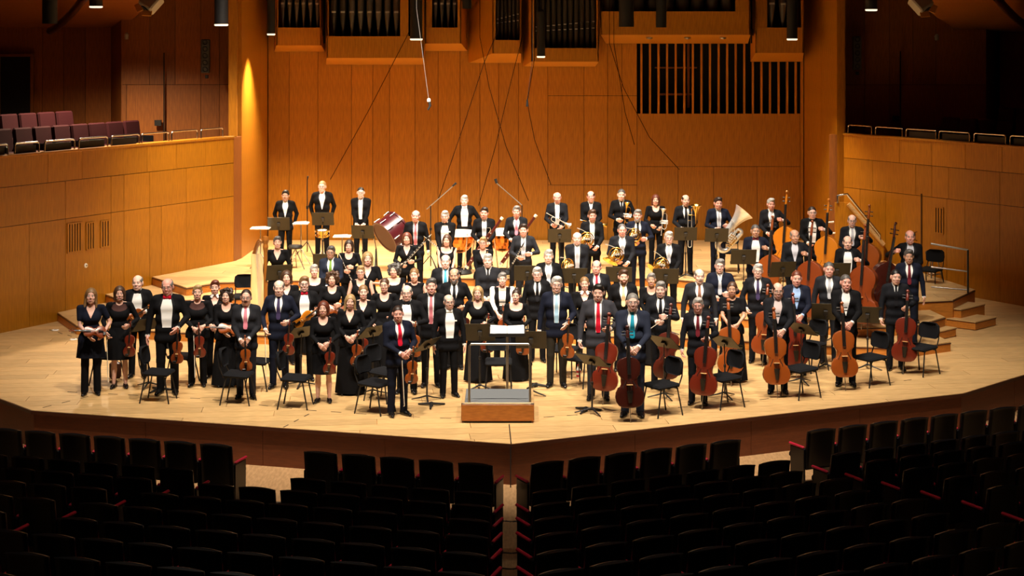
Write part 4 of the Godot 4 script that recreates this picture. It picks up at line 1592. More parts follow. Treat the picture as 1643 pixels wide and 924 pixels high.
	for y in [0.03, 0.1]:
		g = Geo.new()
		g.lathe([Vector2(0.037, y), Vector2(0.037, y + 0.035)], Vector3.ZERO, Basis(), 12)
		part("red_band", g, M.arm_red_bright if M.has("arm_red_bright") else M.arm_red, b)
	g = Geo.new()
	g.lathe([Vector2(0.018, 0.21), Vector2(0.018, 0.235), Vector2(0, 0.235)], Vector3.ZERO, Basis(), 10)
	part("cap", g, M.arm_red, b)
	var bag := thing("instrument_case", "small dark case standing behind the woman in the sheer dress", "case", F(185, 607, 0.0), 0.3)
	g = Geo.new()
	g.box(Vector3(0, 0.14, 0), Vector3(0.2, 0.28, 0.09), 0.03)
	part("shell", g, M.wood_dark, bag)
	g = Geo.new()
	g.tube([Vector3(-0.04, 0.28, 0), Vector3(-0.03, 0.31, 0), Vector3(0.03, 0.31, 0), Vector3(0.04, 0.28, 0)], 0.008, 6)
	part("handle", g, M.black, bag)
	# long dark rail and seat bench at right riser
	var dr := thing("stool", "black round stool at the right end behind the red-tie bass player", "stool", F(1498, 458, 0.36) , 0.0)
	g = Geo.new()
	g.lathe([Vector2(0.0, 0.66), Vector2(0.15, 0.66), Vector2(0.18, 0.69), Vector2(0.18, 0.73), Vector2(0.15, 0.76), Vector2(0, 0.765)], Vector3.ZERO, Basis(), 18)
	part("cushion", g, M.black, dr)
	for k in 3:
		g = Geo.new()
		var e := Vector3(cos(k * TAU / 3), 0, sin(k * TAU / 3))
		g.tube([Vector3(0, 0.66, 0) + e * 0.05, e * 0.24], 0.014, 6)
		part("leg", g, M.steel, dr)
	g = Geo.new()
	for k in 3:
		g.tube([Vector3(cos(k * TAU / 3), 0, sin(k * TAU / 3)) * 0.17 + Vector3(0, 0.25, 0), Vector3(cos((k + 1) * TAU / 3), 0, sin((k + 1) * TAU / 3)) * 0.17 + Vector3(0, 0.25, 0)], 0.009, 6)
	part("foot_ring", g, M.steel, dr)
func podium() -> void:
	var a := F(740, 679, 0.0)
	var b := F(857, 680, 0.0)
	var w := b.x - a.x
	var d := 1.1
	var hgt := 0.29
	var c := Vector3((a.x + b.x) * 0.5, 0, a.z - d * 0.5)
	var t := thing("podium", "wooden conductor's podium with grey carpet top", "podium", c)
	var g := Geo.new()
	g.box(Vector3(0, hgt * 0.5 + 0.015, 0), Vector3(w, hgt - 0.03, d), 0.012)
	part("box", g, M.podium, t)
	g = Geo.new()
	g.box(Vector3(0, 0.012, 0), Vector3(w - 0.08, 0.024, d - 0.06), 0.0)
	part("plinth", g, M.black, t)
	g = Geo.new()
	g.box(Vector3(0, hgt + 0.004, -0.01), Vector3(w - 0.1, 0.012, d - 0.1), 0.003)
	part("carpet", g, M.grey_carpet, t)
	g = Geo.new()
	for s in [-1.0, 1.0]:
		g.box(Vector3(s * (w * 0.5 - 0.025), hgt + 0.004, 0), Vector3(0.05, 0.02, d), 0.004)
	g.box(Vector3(0, hgt + 0.004, d * 0.5 - 0.025), Vector3(w, 0.02, 0.05), 0.004)
	part("edge_trim", g, floor_mats[4], t)
	# chrome railing fixed to the podium
	var rl := Geo.new()
	var z := d * 0.5 - 0.06
	rl.tube([Vector3(-w * 0.5 + 0.12, hgt, z), Vector3(-w * 0.5 + 0.12, hgt + 0.86, z), Vector3(-w * 0.5 + 0.15, hgt + 0.89, z), Vector3(w * 0.5 - 0.09, hgt + 0.89, z), Vector3(w * 0.5 - 0.06, hgt + 0.86, z), Vector3(w * 0.5 - 0.06, hgt, z)], 0.018, 8)
	part("railing", rl, M.steel, t)
	# conductor's desk with the open score
	var k := thing("conductor_stand", "conductor's wide desk on a pole behind the railing", "music stand", c + Vector3(0.14, 0.0, -0.95))
	var bs := Basis(Vector3.RIGHT, -1.28)
	g = Geo.new()
	g.box(Vector3(0, 1.12, 0), Vector3(0.58, 0.36, 0.012), 0.003, bs)
	part("desk", g, M.blackmetal, k)
	g = Geo.new()
	g.box(Vector3(0, 1.12, 0) + bs * Vector3(0, -0.18, 0.03), Vector3(0.58, 0.01, 0.05), 0.0, bs)
	part("ledge", g, M.blackmetal, k)
	g = Geo.new()
	g.tube([Vector3(0, 0.03, 0), Vector3(0, 1.1, 0)], 0.02, 8)
	part("post", g, M.steel, k)
	g = Geo.new()
	g.lathe([Vector2(0.0, 0.03), Vector2(0.22, 0.025), Vector2(0.24, 0.012), Vector2(0.24, 0.0)], Vector3.ZERO, Basis(), 20)
	part("base", g, M.blackmetal, k)
	var s := thing("score", "large open white score on the conductor's desk", "score", k.position)
	for q in [-1.0, 1.0]:
		g = Geo.new()
		g.box(Vector3(q * 0.137, 1.125, 0.0) + bs * Vector3(0, 0.01, 0.012), Vector3(0.266, 0.33, 0.016), 0.004, bs * Basis(Vector3.UP, -q * 0.06))
		part("page_block", g, M.paper, s)
func drum(t: Node3D, r: float, dep: float, bs: Basis, at: Vector3, shell: Material, lugs: int) -> void:
	var g := Geo.new()
	g.lathe([Vector2(r, -dep * 0.5), Vector2(r, dep * 0.5)], at, bs, 28)
	part("shell", g, shell, t)
	for s in [-1.0, 1.0]:
		g = Geo.new()
		g.lathe([Vector2(0, s * dep * 0.5), Vector2(r * 0.98, s * dep * 0.5)], at, bs, 28)
		part("drum_head", g, M.brown_head if r > 0.3 else M.drumhead, t)
		g = Geo.new()
		g.lathe([Vector2(r, s * (dep * 0.5 - 0.03)), Vector2(r + 0.02, s * (dep * 0.5 - 0.03)), Vector2(r + 0.02, s * (dep * 0.5 + 0.012)), Vector2(r - 0.02, s * (dep * 0.5 + 0.012))], at, bs, 28)
		part("hoop", g, shell, t)
		for k in lugs:
			var a := TAU * k / lugs
			var l := Geo.new()
			l.tube([at + bs * Vector3(cos(a) * (r + 0.025), s * dep * 0.15, sin(a) * (r + 0.025)), at + bs * Vector3(cos(a) * (r + 0.035), s * dep * 0.5, sin(a) * (r + 0.035))], 0.014, 6)
			part("tension_rod", l, M.chrome, t)
func percussion() -> void:
	# bass drum on its tilted frame
	var p := D(629, 372, 38.6)
	var t := thing("bass_drum", "large tilted maroon bass drum with chrome rods", "drum", Vector3(p.x, 0.54, p.z))
	var bs := Basis(Vector3.UP, -0.95) * Basis(Vector3.RIGHT, 2.1)
	drum(t, 0.38, 0.44, bs, Vector3(0, p.y - 0.54, 0), M.maroon, 10)
	for s in [-1.0, 1.0]:
		var g := Geo.new()
		g.tube([Vector3(s * 0.36, 0.0, 0.3), Vector3(s * 0.36, 0.5, 0.0), Vector3(s * 0.36, 0.0, -0.3)], 0.018, 6)
		part("stand_leg", g, M.blackmetal, t)
		g = Geo.new()
		g.tube([Vector3(s * 0.36, 0.48, 0.0), Vector3(s * 0.42, 0.8, 0.0)], 0.016, 6)
		part("stand_arm", g, M.chrome, t)
	# timpani
	for a in [[737, 371, "left copper kettle drum below the timpanist"], [806, 369, "right copper kettle drum beside the bassoonist"]]:
		var Z := 38.1
		var q := D(a[0], a[1], Z)
		var k := thing("kettle_drum", a[2], "timpani", Vector3(q.x, 0.54, q.z), 0.0, "timpani")
		var hh := q.y - 0.54
		var g := Geo.new()
		var prof := [Vector2(0.0, hh - 0.5)]
		for i in 8:
			var u := i / 7.0
			prof.append(Vector2(0.33 * sin(u * PI * 0.5) + 0.02, hh - 0.06 - 0.42 * cos(u * PI * 0.5)))
		prof.append(Vector2(0.35, hh - 0.02))
		g.lathe(prof, Vector3.ZERO, Basis(), 26)
		part("kettle", g, M.copper, k)
		g = Geo.new()
		g.lathe([Vector2(0.36, hh - 0.09), Vector2(0.375, hh - 0.09), Vector2(0.375, hh), Vector2(0.345, hh + 0.012)], Vector3.ZERO, Basis(), 26)
		part("rim", g, M.white, k)
		g = Geo.new()
		g.lathe([Vector2(0, hh + 0.004), Vector2(0.35, hh + 0.006)], Vector3.ZERO, Basis(), 26)
		part("drum_head", g, M.drumhead, k)
		for i in 6:
			var an := TAU * i / 6.0
			g = Geo.new()
			g.tube([Vector3(cos(an) * 0.37, hh - 0.02, sin(an) * 0.37), Vector3(cos(an) * 0.3, hh - 0.42, sin(an) * 0.3), Vector3(cos(an) * 0.2, 0.1, sin(an) * 0.2)], 0.012, 6)
			part("strut", g, M.chrome, k)
		g = Geo.new()
		g.lathe([Vector2(0, 0.12), Vector2(0.24, 0.1), Vector2(0.28, 0.03), Vector2(0.28, 0.0)], Vector3.ZERO, Basis(), 20)
		part("base", g, M.black, k)
		g = Geo.new()
		g.box(Vector3(0, 0.09, 0.3), Vector3(0.12, 0.03, 0.2), 0.01)
		part("pedal", g, M.black, k)
	# trap tables and hand percussion at the left
	for a in [[418, 366, 0.34, 39.0, "narrow silver glockenspiel bar on a stand at the far left"], [483, 358, 0.26, 39.8, "small white trap table between the two left percussionists"], [549, 379, 0.3, 38.6, "white trap table beside the middle percussionist"]]:
		var q := D(a[0], a[1], a[3])
		var k := thing("percussion_table", a[4], "percussion", Vector3(q.x, 0.54, q.z))
		var hh := q.y - 0.54
		var g := Geo.new()
		g.box(Vector3(0, hh, 0), Vector3(a[2] + 0.1, 0.03, 0.35), 0.008)
		part("table_top", g, M.drumhead, k)
		g = Geo.new()
		g.tube([Vector3(-0.1, hh + 0.03, 0.05), Vector3(0.12, hh + 0.03, -0.05)], 0.012, 6)
		part("beater", g, M.white, k)
		g = Geo.new()
		g.tube([Vector3(0, 0.25, 0), Vector3(0, hh, 0)], 0.014, 6)
		part("post", g, M.steel, k)
		for i in 3:
			var e := Vector3(cos(i * TAU / 3 + 0.5), 0, sin(i * TAU / 3 + 0.5))
			g = Geo.new()
			g.tube([Vector3(0, 0.35, 0), e * 0.26], 0.01, 6)
			part("foot", g, M.steel, k)
	# triangle / snare on its stand in front of the tall percussionist
	var q := D(517, 374, 39.85)
	var k := thing("snare_drum", "small brass-shelled drum on a chrome stand before the tall percussionist", "drum", Vector3(q.x, 0.54, q.z))
	drum(k, 0.13, 0.13, Basis(Vector3.RIGHT, 0.15), Vector3(0, q.y - 0.54, 0), M.brass, 6)
	var g := Geo.new()
	g.tube([Vector3(0, 0.2, 0), Vector3(0, q.y - 0.62, 0)], 0.016, 6)
	part("post", g, M.chrome, k)
	for i in 3:
		var e := Vector3(cos(i * TAU / 3 + 0.5), 0, sin(i * TAU / 3 + 0.5))
		g = Geo.new()
		g.tube([Vector3(0, 0.3, 0), e * 0.24], 0.01, 6)
		part("foot", g, M.chrome, k)
	var dt := thing("drum_throne", "round black drum stool behind the harp", "stool", Vector3(D(474, 400, 38.9).x, 0.54, -38.9))
	g = Geo.new()
	g.lathe([Vector2(0, 0.46), Vector2(0.15, 0.46), Vector2(0.17, 0.5), Vector2(0.15, 0.54), Vector2(0, 0.55)], Vector3.ZERO, Basis(), 16)
	part("cushion", g, M.black, dt)
	for i in 3:
		var e := Vector3(cos(i * TAU / 3 + 0.5), 0, sin(i * TAU / 3 + 0.5))
		g = Geo.new()
		g.tube([Vector3(0, 0.46, 0), e * 0.25], 0.012, 6)
		part("foot", g, M.steel, dt)
func harp() -> void:
	# pedal harp seen from the front: pillar right, curved neck, broad soundboard leaning left
	var Z := 32.9
	var b := Vector3((424 - CX) / FOC * Z, 0.18, -Z)
	var t := thing("harp", "golden pedal harp with pale soundboard beside the harpist", "harp", b)
	var g := Geo.new()
	g.lathe([Vector2(0.05, 0.1), Vector2(0.065, 0.16), Vector2(0.045, 0.24), Vector2(0.036, 0.4), Vector2(0.036, 1.5), Vector2(0.055, 1.6), Vector2(0.045, 1.66), Vector2(0.07, 1.74), Vector2(0.06, 1.8), Vector2(0, 1.82)], Vector3(0.04, 0, 0.1), Basis(), 16)
	part("pillar", g, M.harpwood, t)
	g = Geo.new()
	g.box(Vector3(-0.05, 0.06, 0.0), Vector3(0.42, 0.12, 0.4), 0.03)
	part("base", g, M.harpwood, t)
	g = Geo.new()
	var nk := []
	var nr := []
	for i in 13:
		var u := i / 12.0
		nk.append(Vector3(lerpf(0.04, -0.26, u), 1.73 + 0.07 * sin(u * PI * 1.1) - 0.3 * u * u * (1.6 - 0.6 * u) - 0.1 * sin(u * TAU) * (1 - u), lerpf(0.1, -0.5, u)))
		nr.append(0.05 - 0.012 * sin(u * PI))
	g.tube(nk, nr, 8, true, 0.6)
	part("neck", g, M.harpwood, t)
	# soundbox: half cone leaning back
	var top := Vector3(-0.22, 1.4, -0.45)
	var bot := Vector3(-0.1, 0.12, -0.02)
	var rings := []
	for i in 9:
		var u := i / 8.0
		var c := bot.lerp(top, u)
		var w := lerpf(0.2, 0.1, u)
		var ring := []
		for k in 14:
			var a := TAU * k / 14.0
			var dx := cos(a) * w
			var dz := sin(a) * w * (0.9 if sin(a) < 0 else 0.08)
			ring.append(c + Vector3(dx * 0.93, 0, dz))
		rings.append(ring)
	g = Geo.new()
	g.loft(rings)
	part("soundbox", g, M.spruce, t)
	g = Geo.new()
	for i in 18:
		var u := (i + 1) / 20.0
		var lo := bot.lerp(top, u * 0.95) + Vector3(0, 0, 0.02)
		var hi: Vector3 = nk[0].lerp(nk[12], u)
		var fi := u * 12.0
		hi = nk[int(fi)].lerp(nk[mini(int(fi) + 1, 12)], fi - int(fi))
		g.tube([lo, hi], 0.0016, 4, false)
	part("strings", g, M.ivory, t).set_meta("kind", "stuff")
	for i in 7:
		g = Geo.new()
		g.box(Vector3(-0.2 + i * 0.05, 0.05, 0.24), Vector3(0.025, 0.012, 0.1), 0.003)
		part("pedal", g, M.brass, t)
func mic_stand(label: String, px: float, ytop: float, Z: float, boom: Vector3, _x: float) -> void:
	var p := D(px, ytop, Z)
	var t := thing("microphone_stand", label, "microphone stand", Vector3(p.x, 0.54, p.z))
	var hh := p.y - 0.54
	var g := Geo.new()
	g.tube([Vector3(0, 0.1, 0), Vector3(0, hh, 0)], 0.013, 6)
	part("post", g, M.blackmetal, t)
	for i in 3:
		var e := Vector3(cos(i * TAU / 3 + 0.9), 0, sin(i * TAU / 3 + 0.9))
		g = Geo.new()
		g.tube([Vector3(0, 0.35, 0), e * 0.3], 0.011, 6)
		part("foot", g, M.blackmetal, t)
	g = Geo.new()
	g.tube([Vector3(0, hh * 0.62, 0), Vector3(0, hh * 0.66, 0)], 0.03, 8)
	part("clutch", g, M.blackmetal, t)
	if boom.length() > 0.1:
		g = Geo.new()
		g.tube([Vector3(0, hh, 0) - boom * 0.18, Vector3(0, hh, 0) + boom], 0.012, 6)
		part("boom", g, M.steel, t)
		g = Geo.new()
		g.tube([Vector3(0, hh, 0) + boom, Vector3(0, hh, 0) + boom * 1.16], [0.02, 0.028], 8)
		part("microphone", g, M.black, t)
	else:
		g = Geo.new()
		g.tube([Vector3(0, hh, 0), Vector3(0.02, hh + 0.1, 0.03)], [0.012, 0.02], 8)
		part("microphone", g, M.black, t)
func boom_mic() -> void:
	var Z := 38.8
	var a := D(829, 322, Z)
	var b := D(797, 294, Z)
	var t := thing("microphone_stand", "boom microphone stand behind the right bassoonist pointing up left", "microphone stand", Vector3(a.x + 0.12, 0.54, a.z))
	var A := Vector3(0, a.y - 0.64, 0)
	var B := b - t.position
	var g := Geo.new()
	g.tube([Vector3(0, 0.1, 0), A], 0.013, 6)
	part("post", g, M.blackmetal, t)
	g = Geo.new()
	g.tube([A, B], 0.012, 6)
	part("boom", g, M.steel, t)
	g = Geo.new()
	g.tube([B, B + Vector3(-0.03, 0.1, 0)], [0.03, 0.035], 8)
	part("microphone", g, M.black, t)
	for i in 3:
		var e := Vector3(cos(i * TAU / 3 + 0.9), 0, sin(i * TAU / 3 + 0.9))
		g = Geo.new()
		g.tube([Vector3(0, 0.35, 0), e * 0.3], 0.011, 6)
		part("foot", g, M.blackmetal, t)

# ------------------------------------------------------------------ instruments
const OUTLINE := [[0.0, 0.05], [0.012, 0.15], [0.05, 0.225], [0.12, 0.272], [0.21, 0.29], [0.3, 0.272], [0.36, 0.238], [0.385, 0.232], [0.41, 0.185], [0.46, 0.163], [0.52, 0.158], [0.58, 0.165], [0.625, 0.188], [0.645, 0.215], [0.67, 0.212], [0.73, 0.226], [0.82, 0.235], [0.9, 0.212], [0.95, 0.165], [0.985, 0.09], [1.0, 0.03]]
const BASSLINE := [[0.0, 0.05], [0.012, 0.15], [0.05, 0.235], [0.12, 0.285], [0.21, 0.305], [0.3, 0.285], [0.36, 0.248], [0.385, 0.24], [0.41, 0.2], [0.46, 0.18], [0.52, 0.172], [0.58, 0.178], [0.625, 0.196], [0.645, 0.215], [0.67, 0.213], [0.73, 0.232], [0.8, 0.234], [0.87, 0.208], [0.93, 0.155], [0.97, 0.095], [1.0, 0.04]]
# scroll up +Y, belly towards +Z, origin at the lower end of the body
func string_parts(t: Node3D, L: float, rib: float, arch: float, neck: float, varn: Material, endpin: float, bass := false) -> void:
	var ol: Array = BASSLINE if bass else OUTLINE
	var pts := []
	for p in ol:
		pts.append(Vector2(p[1], p[0]))
	for i in range(ol.size() - 1, -1, -1):
		pts.append(Vector2(-ol[i][1], ol[i][0]))
	var g := Geo.new()
	var rings := []
	for s in [[0.04, -1.0, 1.0], [0.55, -1.0, 0.88], [0.88, -1.0, 0.35], [0.985, -1.0, 0.1], [1.0, -1.0, 0.0], [1.0, 1.0, 0.0], [0.985, 1.0, 0.1], [0.88, 1.0, 0.35], [0.55, 1.0, 0.88], [0.04, 1.0, 1.0]]:
		var r := []
		for p in pts:
			r.append(Vector3(p.x * s[0] * L, (0.47 + (p.y - 0.47) * s[0]) * L, s[1] * (rib * 0.5 + arch * s[2])))
		rings.append(r)
	g.loft(rings)
	part("body", g, varn, t)
	var zt := rib * 0.5 + arch
	g = Geo.new()
	var k := L / 0.355
	var nw := (0.012 if not bass else 0.008) * k
	g.tube([Vector3(0, L * 0.96, rib * 0.2), Vector3(0, L * 1.02, rib * 0.38), Vector3(0, L + neck * 0.6, rib * 0.5 + nw * 0.2), Vector3(0, L + neck, rib * 0.5), Vector3(0, L + neck * 1.3, rib * 0.5 - nw), Vector3(0, L + neck * 1.55, rib * 0.5 - nw * 2.4)], [nw * 1.6, nw * 1.2, nw, nw * 0.95, nw * 1.1, nw * 0.75], 8)
	var sc := Vector3(0, L + neck * 1.58, rib * 0.5 - nw * 1.2)
	g.lathe([Vector2(0, -nw * 1.1), Vector2(nw * 0.5, -nw * 1.1), Vector2(nw * 0.7, -nw * 0.7), Vector2(nw * 1.15, -nw * 0.6), Vector2(nw * 1.2, 0), Vector2(nw * 1.15, nw * 0.6), Vector2(nw * 0.7, nw * 0.7), Vector2(nw * 0.5, nw * 1.1), Vector2(0, nw * 1.1)], sc, Basis(Vector3.BACK, PI / 2), 12)
	part("neck_and_scroll", g, varn, t)
	g = Geo.new()
	var fa := Vector3(0, L * 0.66, zt + nw * 1.0)
	var fb := Vector3(0, L + neck * 1.02, rib * 0.5 + nw * 1.1)
	var fd := (fb - fa).normalized()
	var fs := Basis(Vector3.RIGHT, fd, Vector3.RIGHT.cross(fd))
	g.box((fa + fb) * 0.5, Vector3(nw * 2.1, fa.distance_to(fb), nw * 0.55), nw * 0.15, fs)
	part("fingerboard", g, M.ebony, t)
	g = Geo.new()
	g.loft([[Vector3(-nw * 0.9, L * 0.1, zt * 0.98 + nw * 0.5), Vector3(nw * 0.9, L * 0.1, zt * 0.98 + nw * 0.5), Vector3(nw * 0.9, L * 0.1, zt * 0.9), Vector3(-nw * 0.9, L * 0.1, zt * 0.9)], [Vector3(-nw * 1.8, L * 0.34, zt + nw * 1.6), Vector3(nw * 1.8, L * 0.34, zt + nw * 1.6), Vector3(nw * 1.8, L * 0.34, zt + nw), Vector3(-nw * 1.8, L * 0.34, zt + nw)]])
	part("tailpiece", g, M.ebony, t)
	g = Geo.new()
	g.box(Vector3(0, L * 0.455, zt + nw * 1.1), Vector3(nw * 3.6, nw * 0.35, nw * 2.4), nw * 0.1)
	part("bridge", g, M.spruce, t)
	g = Geo.new()
	for i in 4:
		var x := (i - 1.5) * nw * 0.7
		g.tube([Vector3(x * 0.8, L * 0.33, zt + nw * 1.7), Vector3(x, L * 0.455, zt + nw * 2.35), Vector3(x * 0.5, L + neck, rib * 0.5 + nw * 1.6)], maxf(0.0006 * k, 0.001), 4, false)
	part("strings", g, M.steel, t).set_meta("kind", "stuff")
	for s in [-1.0, 1.0]:
		g = Geo.new()
		var fh := []
		for i in 7:
			var u := i / 6.0
			fh.append(Vector3(s * L * (0.085 + 0.03 * sin((u - 0.5) * PI) * -1.0 + 0.015), L * (0.38 + 0.16 * u), zt * 0.985 - arch * 0.18))
		g.tube(fh, nw * 0.28, 5, true)
		part("f_hole", g, M.void, t)
	for s in [-1.0, 1.0]:
		for q in [1.15, 1.32]:
			g = Geo.new()
			g.tube([Vector3(0, L + neck * q, rib * 0.5 - nw), Vector3(s * nw * 3.4, L + neck * q, rib * 0.5 - nw)], [nw * 0.3, nw * 0.55], 6)
			part("peg", g, M.ebony, t)
	if endpin > 0.0:
		g = Geo.new()
		g.tube([Vector3(0, 0.02, 0), Vector3(0, -endpin, 0)], 0.007, 6)
		part("endpin", g, M.steel, t)
	else:
		g = Geo.new()
		g.box(Vector3(-L * 0.09, L * 0.07, zt + nw * 0.4), Vector3(L * 0.16, L * 0.12, nw), nw * 0.4)
		part("chin_rest", g, M.ebony, t)
func bow_parts(t: Node3D, L: float) -> void:
	# frog at the origin, tip along -Y
	var g := Geo.new()
	g.tube([Vector3(0, 0.04, 0), Vector3(0, -L * 0.5, -0.006), Vector3(0, -L, 0.004)], [0.006, 0.005, 0.0035], 6)
	part("stick", g, M.wood_dark, t)
	g = Geo.new()
	g.box(Vector3(0, -L * 0.5, 0.02), Vector3(0.009, L * 0.97, 0.004))
	part("bow_hair", g, M.ivory, t)
	g = Geo.new()
	g.box(Vector3(0, -0.01, 0.012), Vector3(0.012, 0.05, 0.024), 0.003)
	part("frog", g, M.ebony, t)
	g = Geo.new()
	g.tube([Vector3(0, -L, 0.002), Vector3(0, -L * 0.985, 0.022)], 0.004, 5)
	part("tip", g, M.ivory, t)
func bell(g: Geo, r: float, len: float, r0: float, at: Vector3, bs: Basis) -> void:
	var pr := []
	for i in 12:
		var u := i / 11.0
		pr.append(Vector2(r0 + (r - r0) * pow(u, 4.0) + (r - r0) * 0.12 * u, len * u))
	g.lathe(pr, at, bs, 22)
func arc(c: Vector3, r: float, a0: float, a1: float, n: int, ax: Vector3, ay: Vector3) -> Array:
	var o := []
	for i in n + 1:
		var a := lerpf(a0, a1, i / float(n))
		o.append(c + ax * cos(a) * r + ay * sin(a) * r)
	return o
func horn_parts(t: Node3D) -> void:
	var X := Vector3.RIGHT
	var Y := Vector3.UP
	var g := Geo.new()
	g.tube(arc(Vector3.ZERO, 0.15, 0.2, TAU + 0.1, 26, X, Y), 0.012, 7)
	g.tube(arc(Vector3(0.01, -0.01, 0.03), 0.115, 1.2, TAU + 1.0, 22, X, Y), 0.01, 7)
	part("outer_coil", g, M.brass, t)
	g = Geo.new()
	g.tube(arc(Vector3(0.03, 0.0, 0.05), 0.065, 0, TAU, 18, X, Y), 0.009, 7)
	g.tube([Vector3(0.02, 0.1, 0.04), Vector3(0.02, -0.1, 0.04)], 0.009, 7)
	g.tube([Vector3(0.06, 0.09, 0.04), Vector3(0.06, -0.09, 0.04)], 0.009, 7)
	part("valve_slides", g, M.brass, t)
	g = Geo.new()
	bell(g, 0.155, 0.3, 0.03, Vector3(0.02, 0.12, -0.03), Basis(Vector3.BACK, 2.55) * Basis(Vector3.RIGHT, 0.35))
	part("bell", g, M.brass, t)
	for i in 3:
		g = Geo.new()
		g.lathe([Vector2(0.0, -0.02), Vector2(0.022, -0.02), Vector2(0.022, 0.05), Vector2(0.006, 0.05), Vector2(0.006, 0.075), Vector2(0, 0.075)], Vector3(0.0 + 0.047 * (i - 1), 0.02, 0.07), Basis(Vector3.RIGHT, PI / 2), 10)
		part("valve", g, M.silver, t)
	g = Geo.new()
	g.tube([Vector3(0.0, 0.15, 0.01), Vector3(-0.1, 0.21, 0.06), Vector3(-0.2, 0.25, 0.1)], [0.009, 0.007, 0.011], 7)
	part("mouthpipe", g, M.silver, t)
func trumpet_parts(t: Node3D, m: Material) -> void:
	# lies along X: mouthpiece at -X, bell at +X
	var g := Geo.new()
	g.tube([Vector3(-0.26, 0.05, 0), Vector3(0.14, 0.05, 0), Vector3(0.18, 0.03, 0), Vector3(0.19, 0.0, 0), Vector3(0.18, -0.03, 0), Vector3(0.14, -0.05, 0), Vector3(-0.08, -0.05, 0)], 0.008, 7)
	g.tube([Vector3(0.0, 0.05, 0.03), Vector3(-0.12, 0.05, 0.03), Vector3(-0.16, 0.03, 0.03), Vector3(-0.17, 0.0, 0.03), Vector3(-0.16, -0.03, 0.03), Vector3(-0.12, -0.05, 0.03), Vector3(0.05, -0.05, 0.03)], 0.008, 7)
	part("tubing", g, m, t)
	g = Geo.new()
	bell(g, 0.062, 0.27, 0.009, Vector3(0.02, 0.05, 0.03), Basis(Vector3.BACK, -PI / 2))
	part("bell", g, m, t)
	for i in 3:
		g = Geo.new()
		g.lathe([Vector2(0, -0.08), Vector2(0.014, -0.08), Vector2(0.014, 0.07), Vector2(0.004, 0.07), Vector2(0.004, 0.1), Vector2(0.012, 0.1), Vector2(0, 0.106)], Vector3(-0.04 + i * 0.032, 0, 0.015), Basis(), 10)
		part("valve", g, M.silver, t)
	g = Geo.new()
	g.lathe([Vector2(0.005, 0), Vector2(0.008, 0.05), Vector2(0.014, 0.06), Vector2(0.013, 0.07)], Vector3(-0.25, 0.05, 0), Basis(Vector3.BACK, PI / 2), 10)
	part("mouthpiece", g, M.silver, t)
func trombone_parts(t: Node3D) -> void:
	# upright, slide down, bell up towards the viewer
	var g := Geo.new()
	for x in [-0.04, 0.04]:
		g.tube([Vector3(x, -0.45, 0), Vector3(x, 0.3, 0)], 0.009, 7)
	g.tube(arc(Vector3(0, -0.45, 0), 0.04, PI, TAU, 8, Vector3.RIGHT, Vector3.UP), 0.009, 7)
	part("slide", g, M.silver, t)
	g = Geo.new()
	g.tube([Vector3(0.04, 0.3, 0), Vector3(0.04, 0.36, 0.01), Vector3(0.09, 0.38, 0.03), Vector3(0.13, 0.34, 0.04), Vector3(0.13, 0.0, 0.04)], 0.01, 7)
	part("tuning_bow", g, M.brass, t)
	g = Geo.new()
	bell(g, 0.11, 0.42, 0.011, Vector3(0.13, 0.02, 0.04), Basis(Vector3.RIGHT, 0.05))
	part("bell", g, M.brass, t)
	g = Geo.new()
	g.tube([Vector3(-0.04, 0.1, 0), Vector3(0.04, 0.1, 0)], 0.007, 6)
	g.tube([Vector3(-0.04, 0.22, 0), Vector3(0.13, 0.22, 0.03)], 0.007, 6)
	part("brace", g, M.brass, t)
func tuba_parts(t: Node3D) -> void:
	# bell axis along +Y
	var g := Geo.new()
	bell(g, 0.215, 0.74, 0.07, Vector3(0, 0.02, 0), Basis())
	part("bell", g, M.silver, t)
	g = Geo.new()
	var pth := [Vector3(0, 0.06, 0)]
	pth.append_array(arc(Vector3(0.13, -0.08, 0), 0.13, PI, TAU, 10, Vector3.RIGHT, Vector3.UP))
	pth.append(Vector3(0.26, 0.3, 0.02))
	pth.append_array(arc(Vector3(0.2, 0.34, 0.03), 0.06, 0, PI, 8, Vector3.RIGHT, Vector3.UP))
	pth.append(Vector3(0.14, 0.0, 0.04))
	var rr := []
	for i in pth.size():
		rr.append(lerpf(0.072, 0.028, i / float(pth.size() - 1)))
	g.tube(pth, rr, 9)
	part("bow", g, M.silver, t)
	g = Geo.new()
	for i in 4:
		g.tube(arc(Vector3(0.2, 0.0 + i * 0.055, 0.1), 0.045, -1.8, 1.8, 8, Vector3.RIGHT, Vector3.UP), 0.01, 6)
		g.tube([Vector3(0.08, 0.02 + i * 0.055, 0.1), Vector3(0.2, 0.045 + i * 0.055, 0.1)], 0.01, 6)
	part("valve_slides", g, M.brass, t)
	for i in 4:
		g = Geo.new()
		g.lathe([Vector2(0, -0.1), Vector2(0.018, -0.1), Vector2(0.018, 0.1), Vector2(0.006, 0.1), Vector2(0.006, 0.13), Vector2(0.014, 0.13), Vector2(0, 0.14)], Vector3(0.08 + i * 0.042, 0.12, 0.09), Basis(), 10)
		part("valve", g, M.silver, t)
	g = Geo.new()
	g.tube([Vector3(0.1, 0.28, 0.08), Vector3(-0.02, 0.42, 0.14), Vector3(-0.12, 0.42, 0.1)], [0.009, 0.008, 0.014], 7)
	part("mouthpipe", g, M.silver, t)
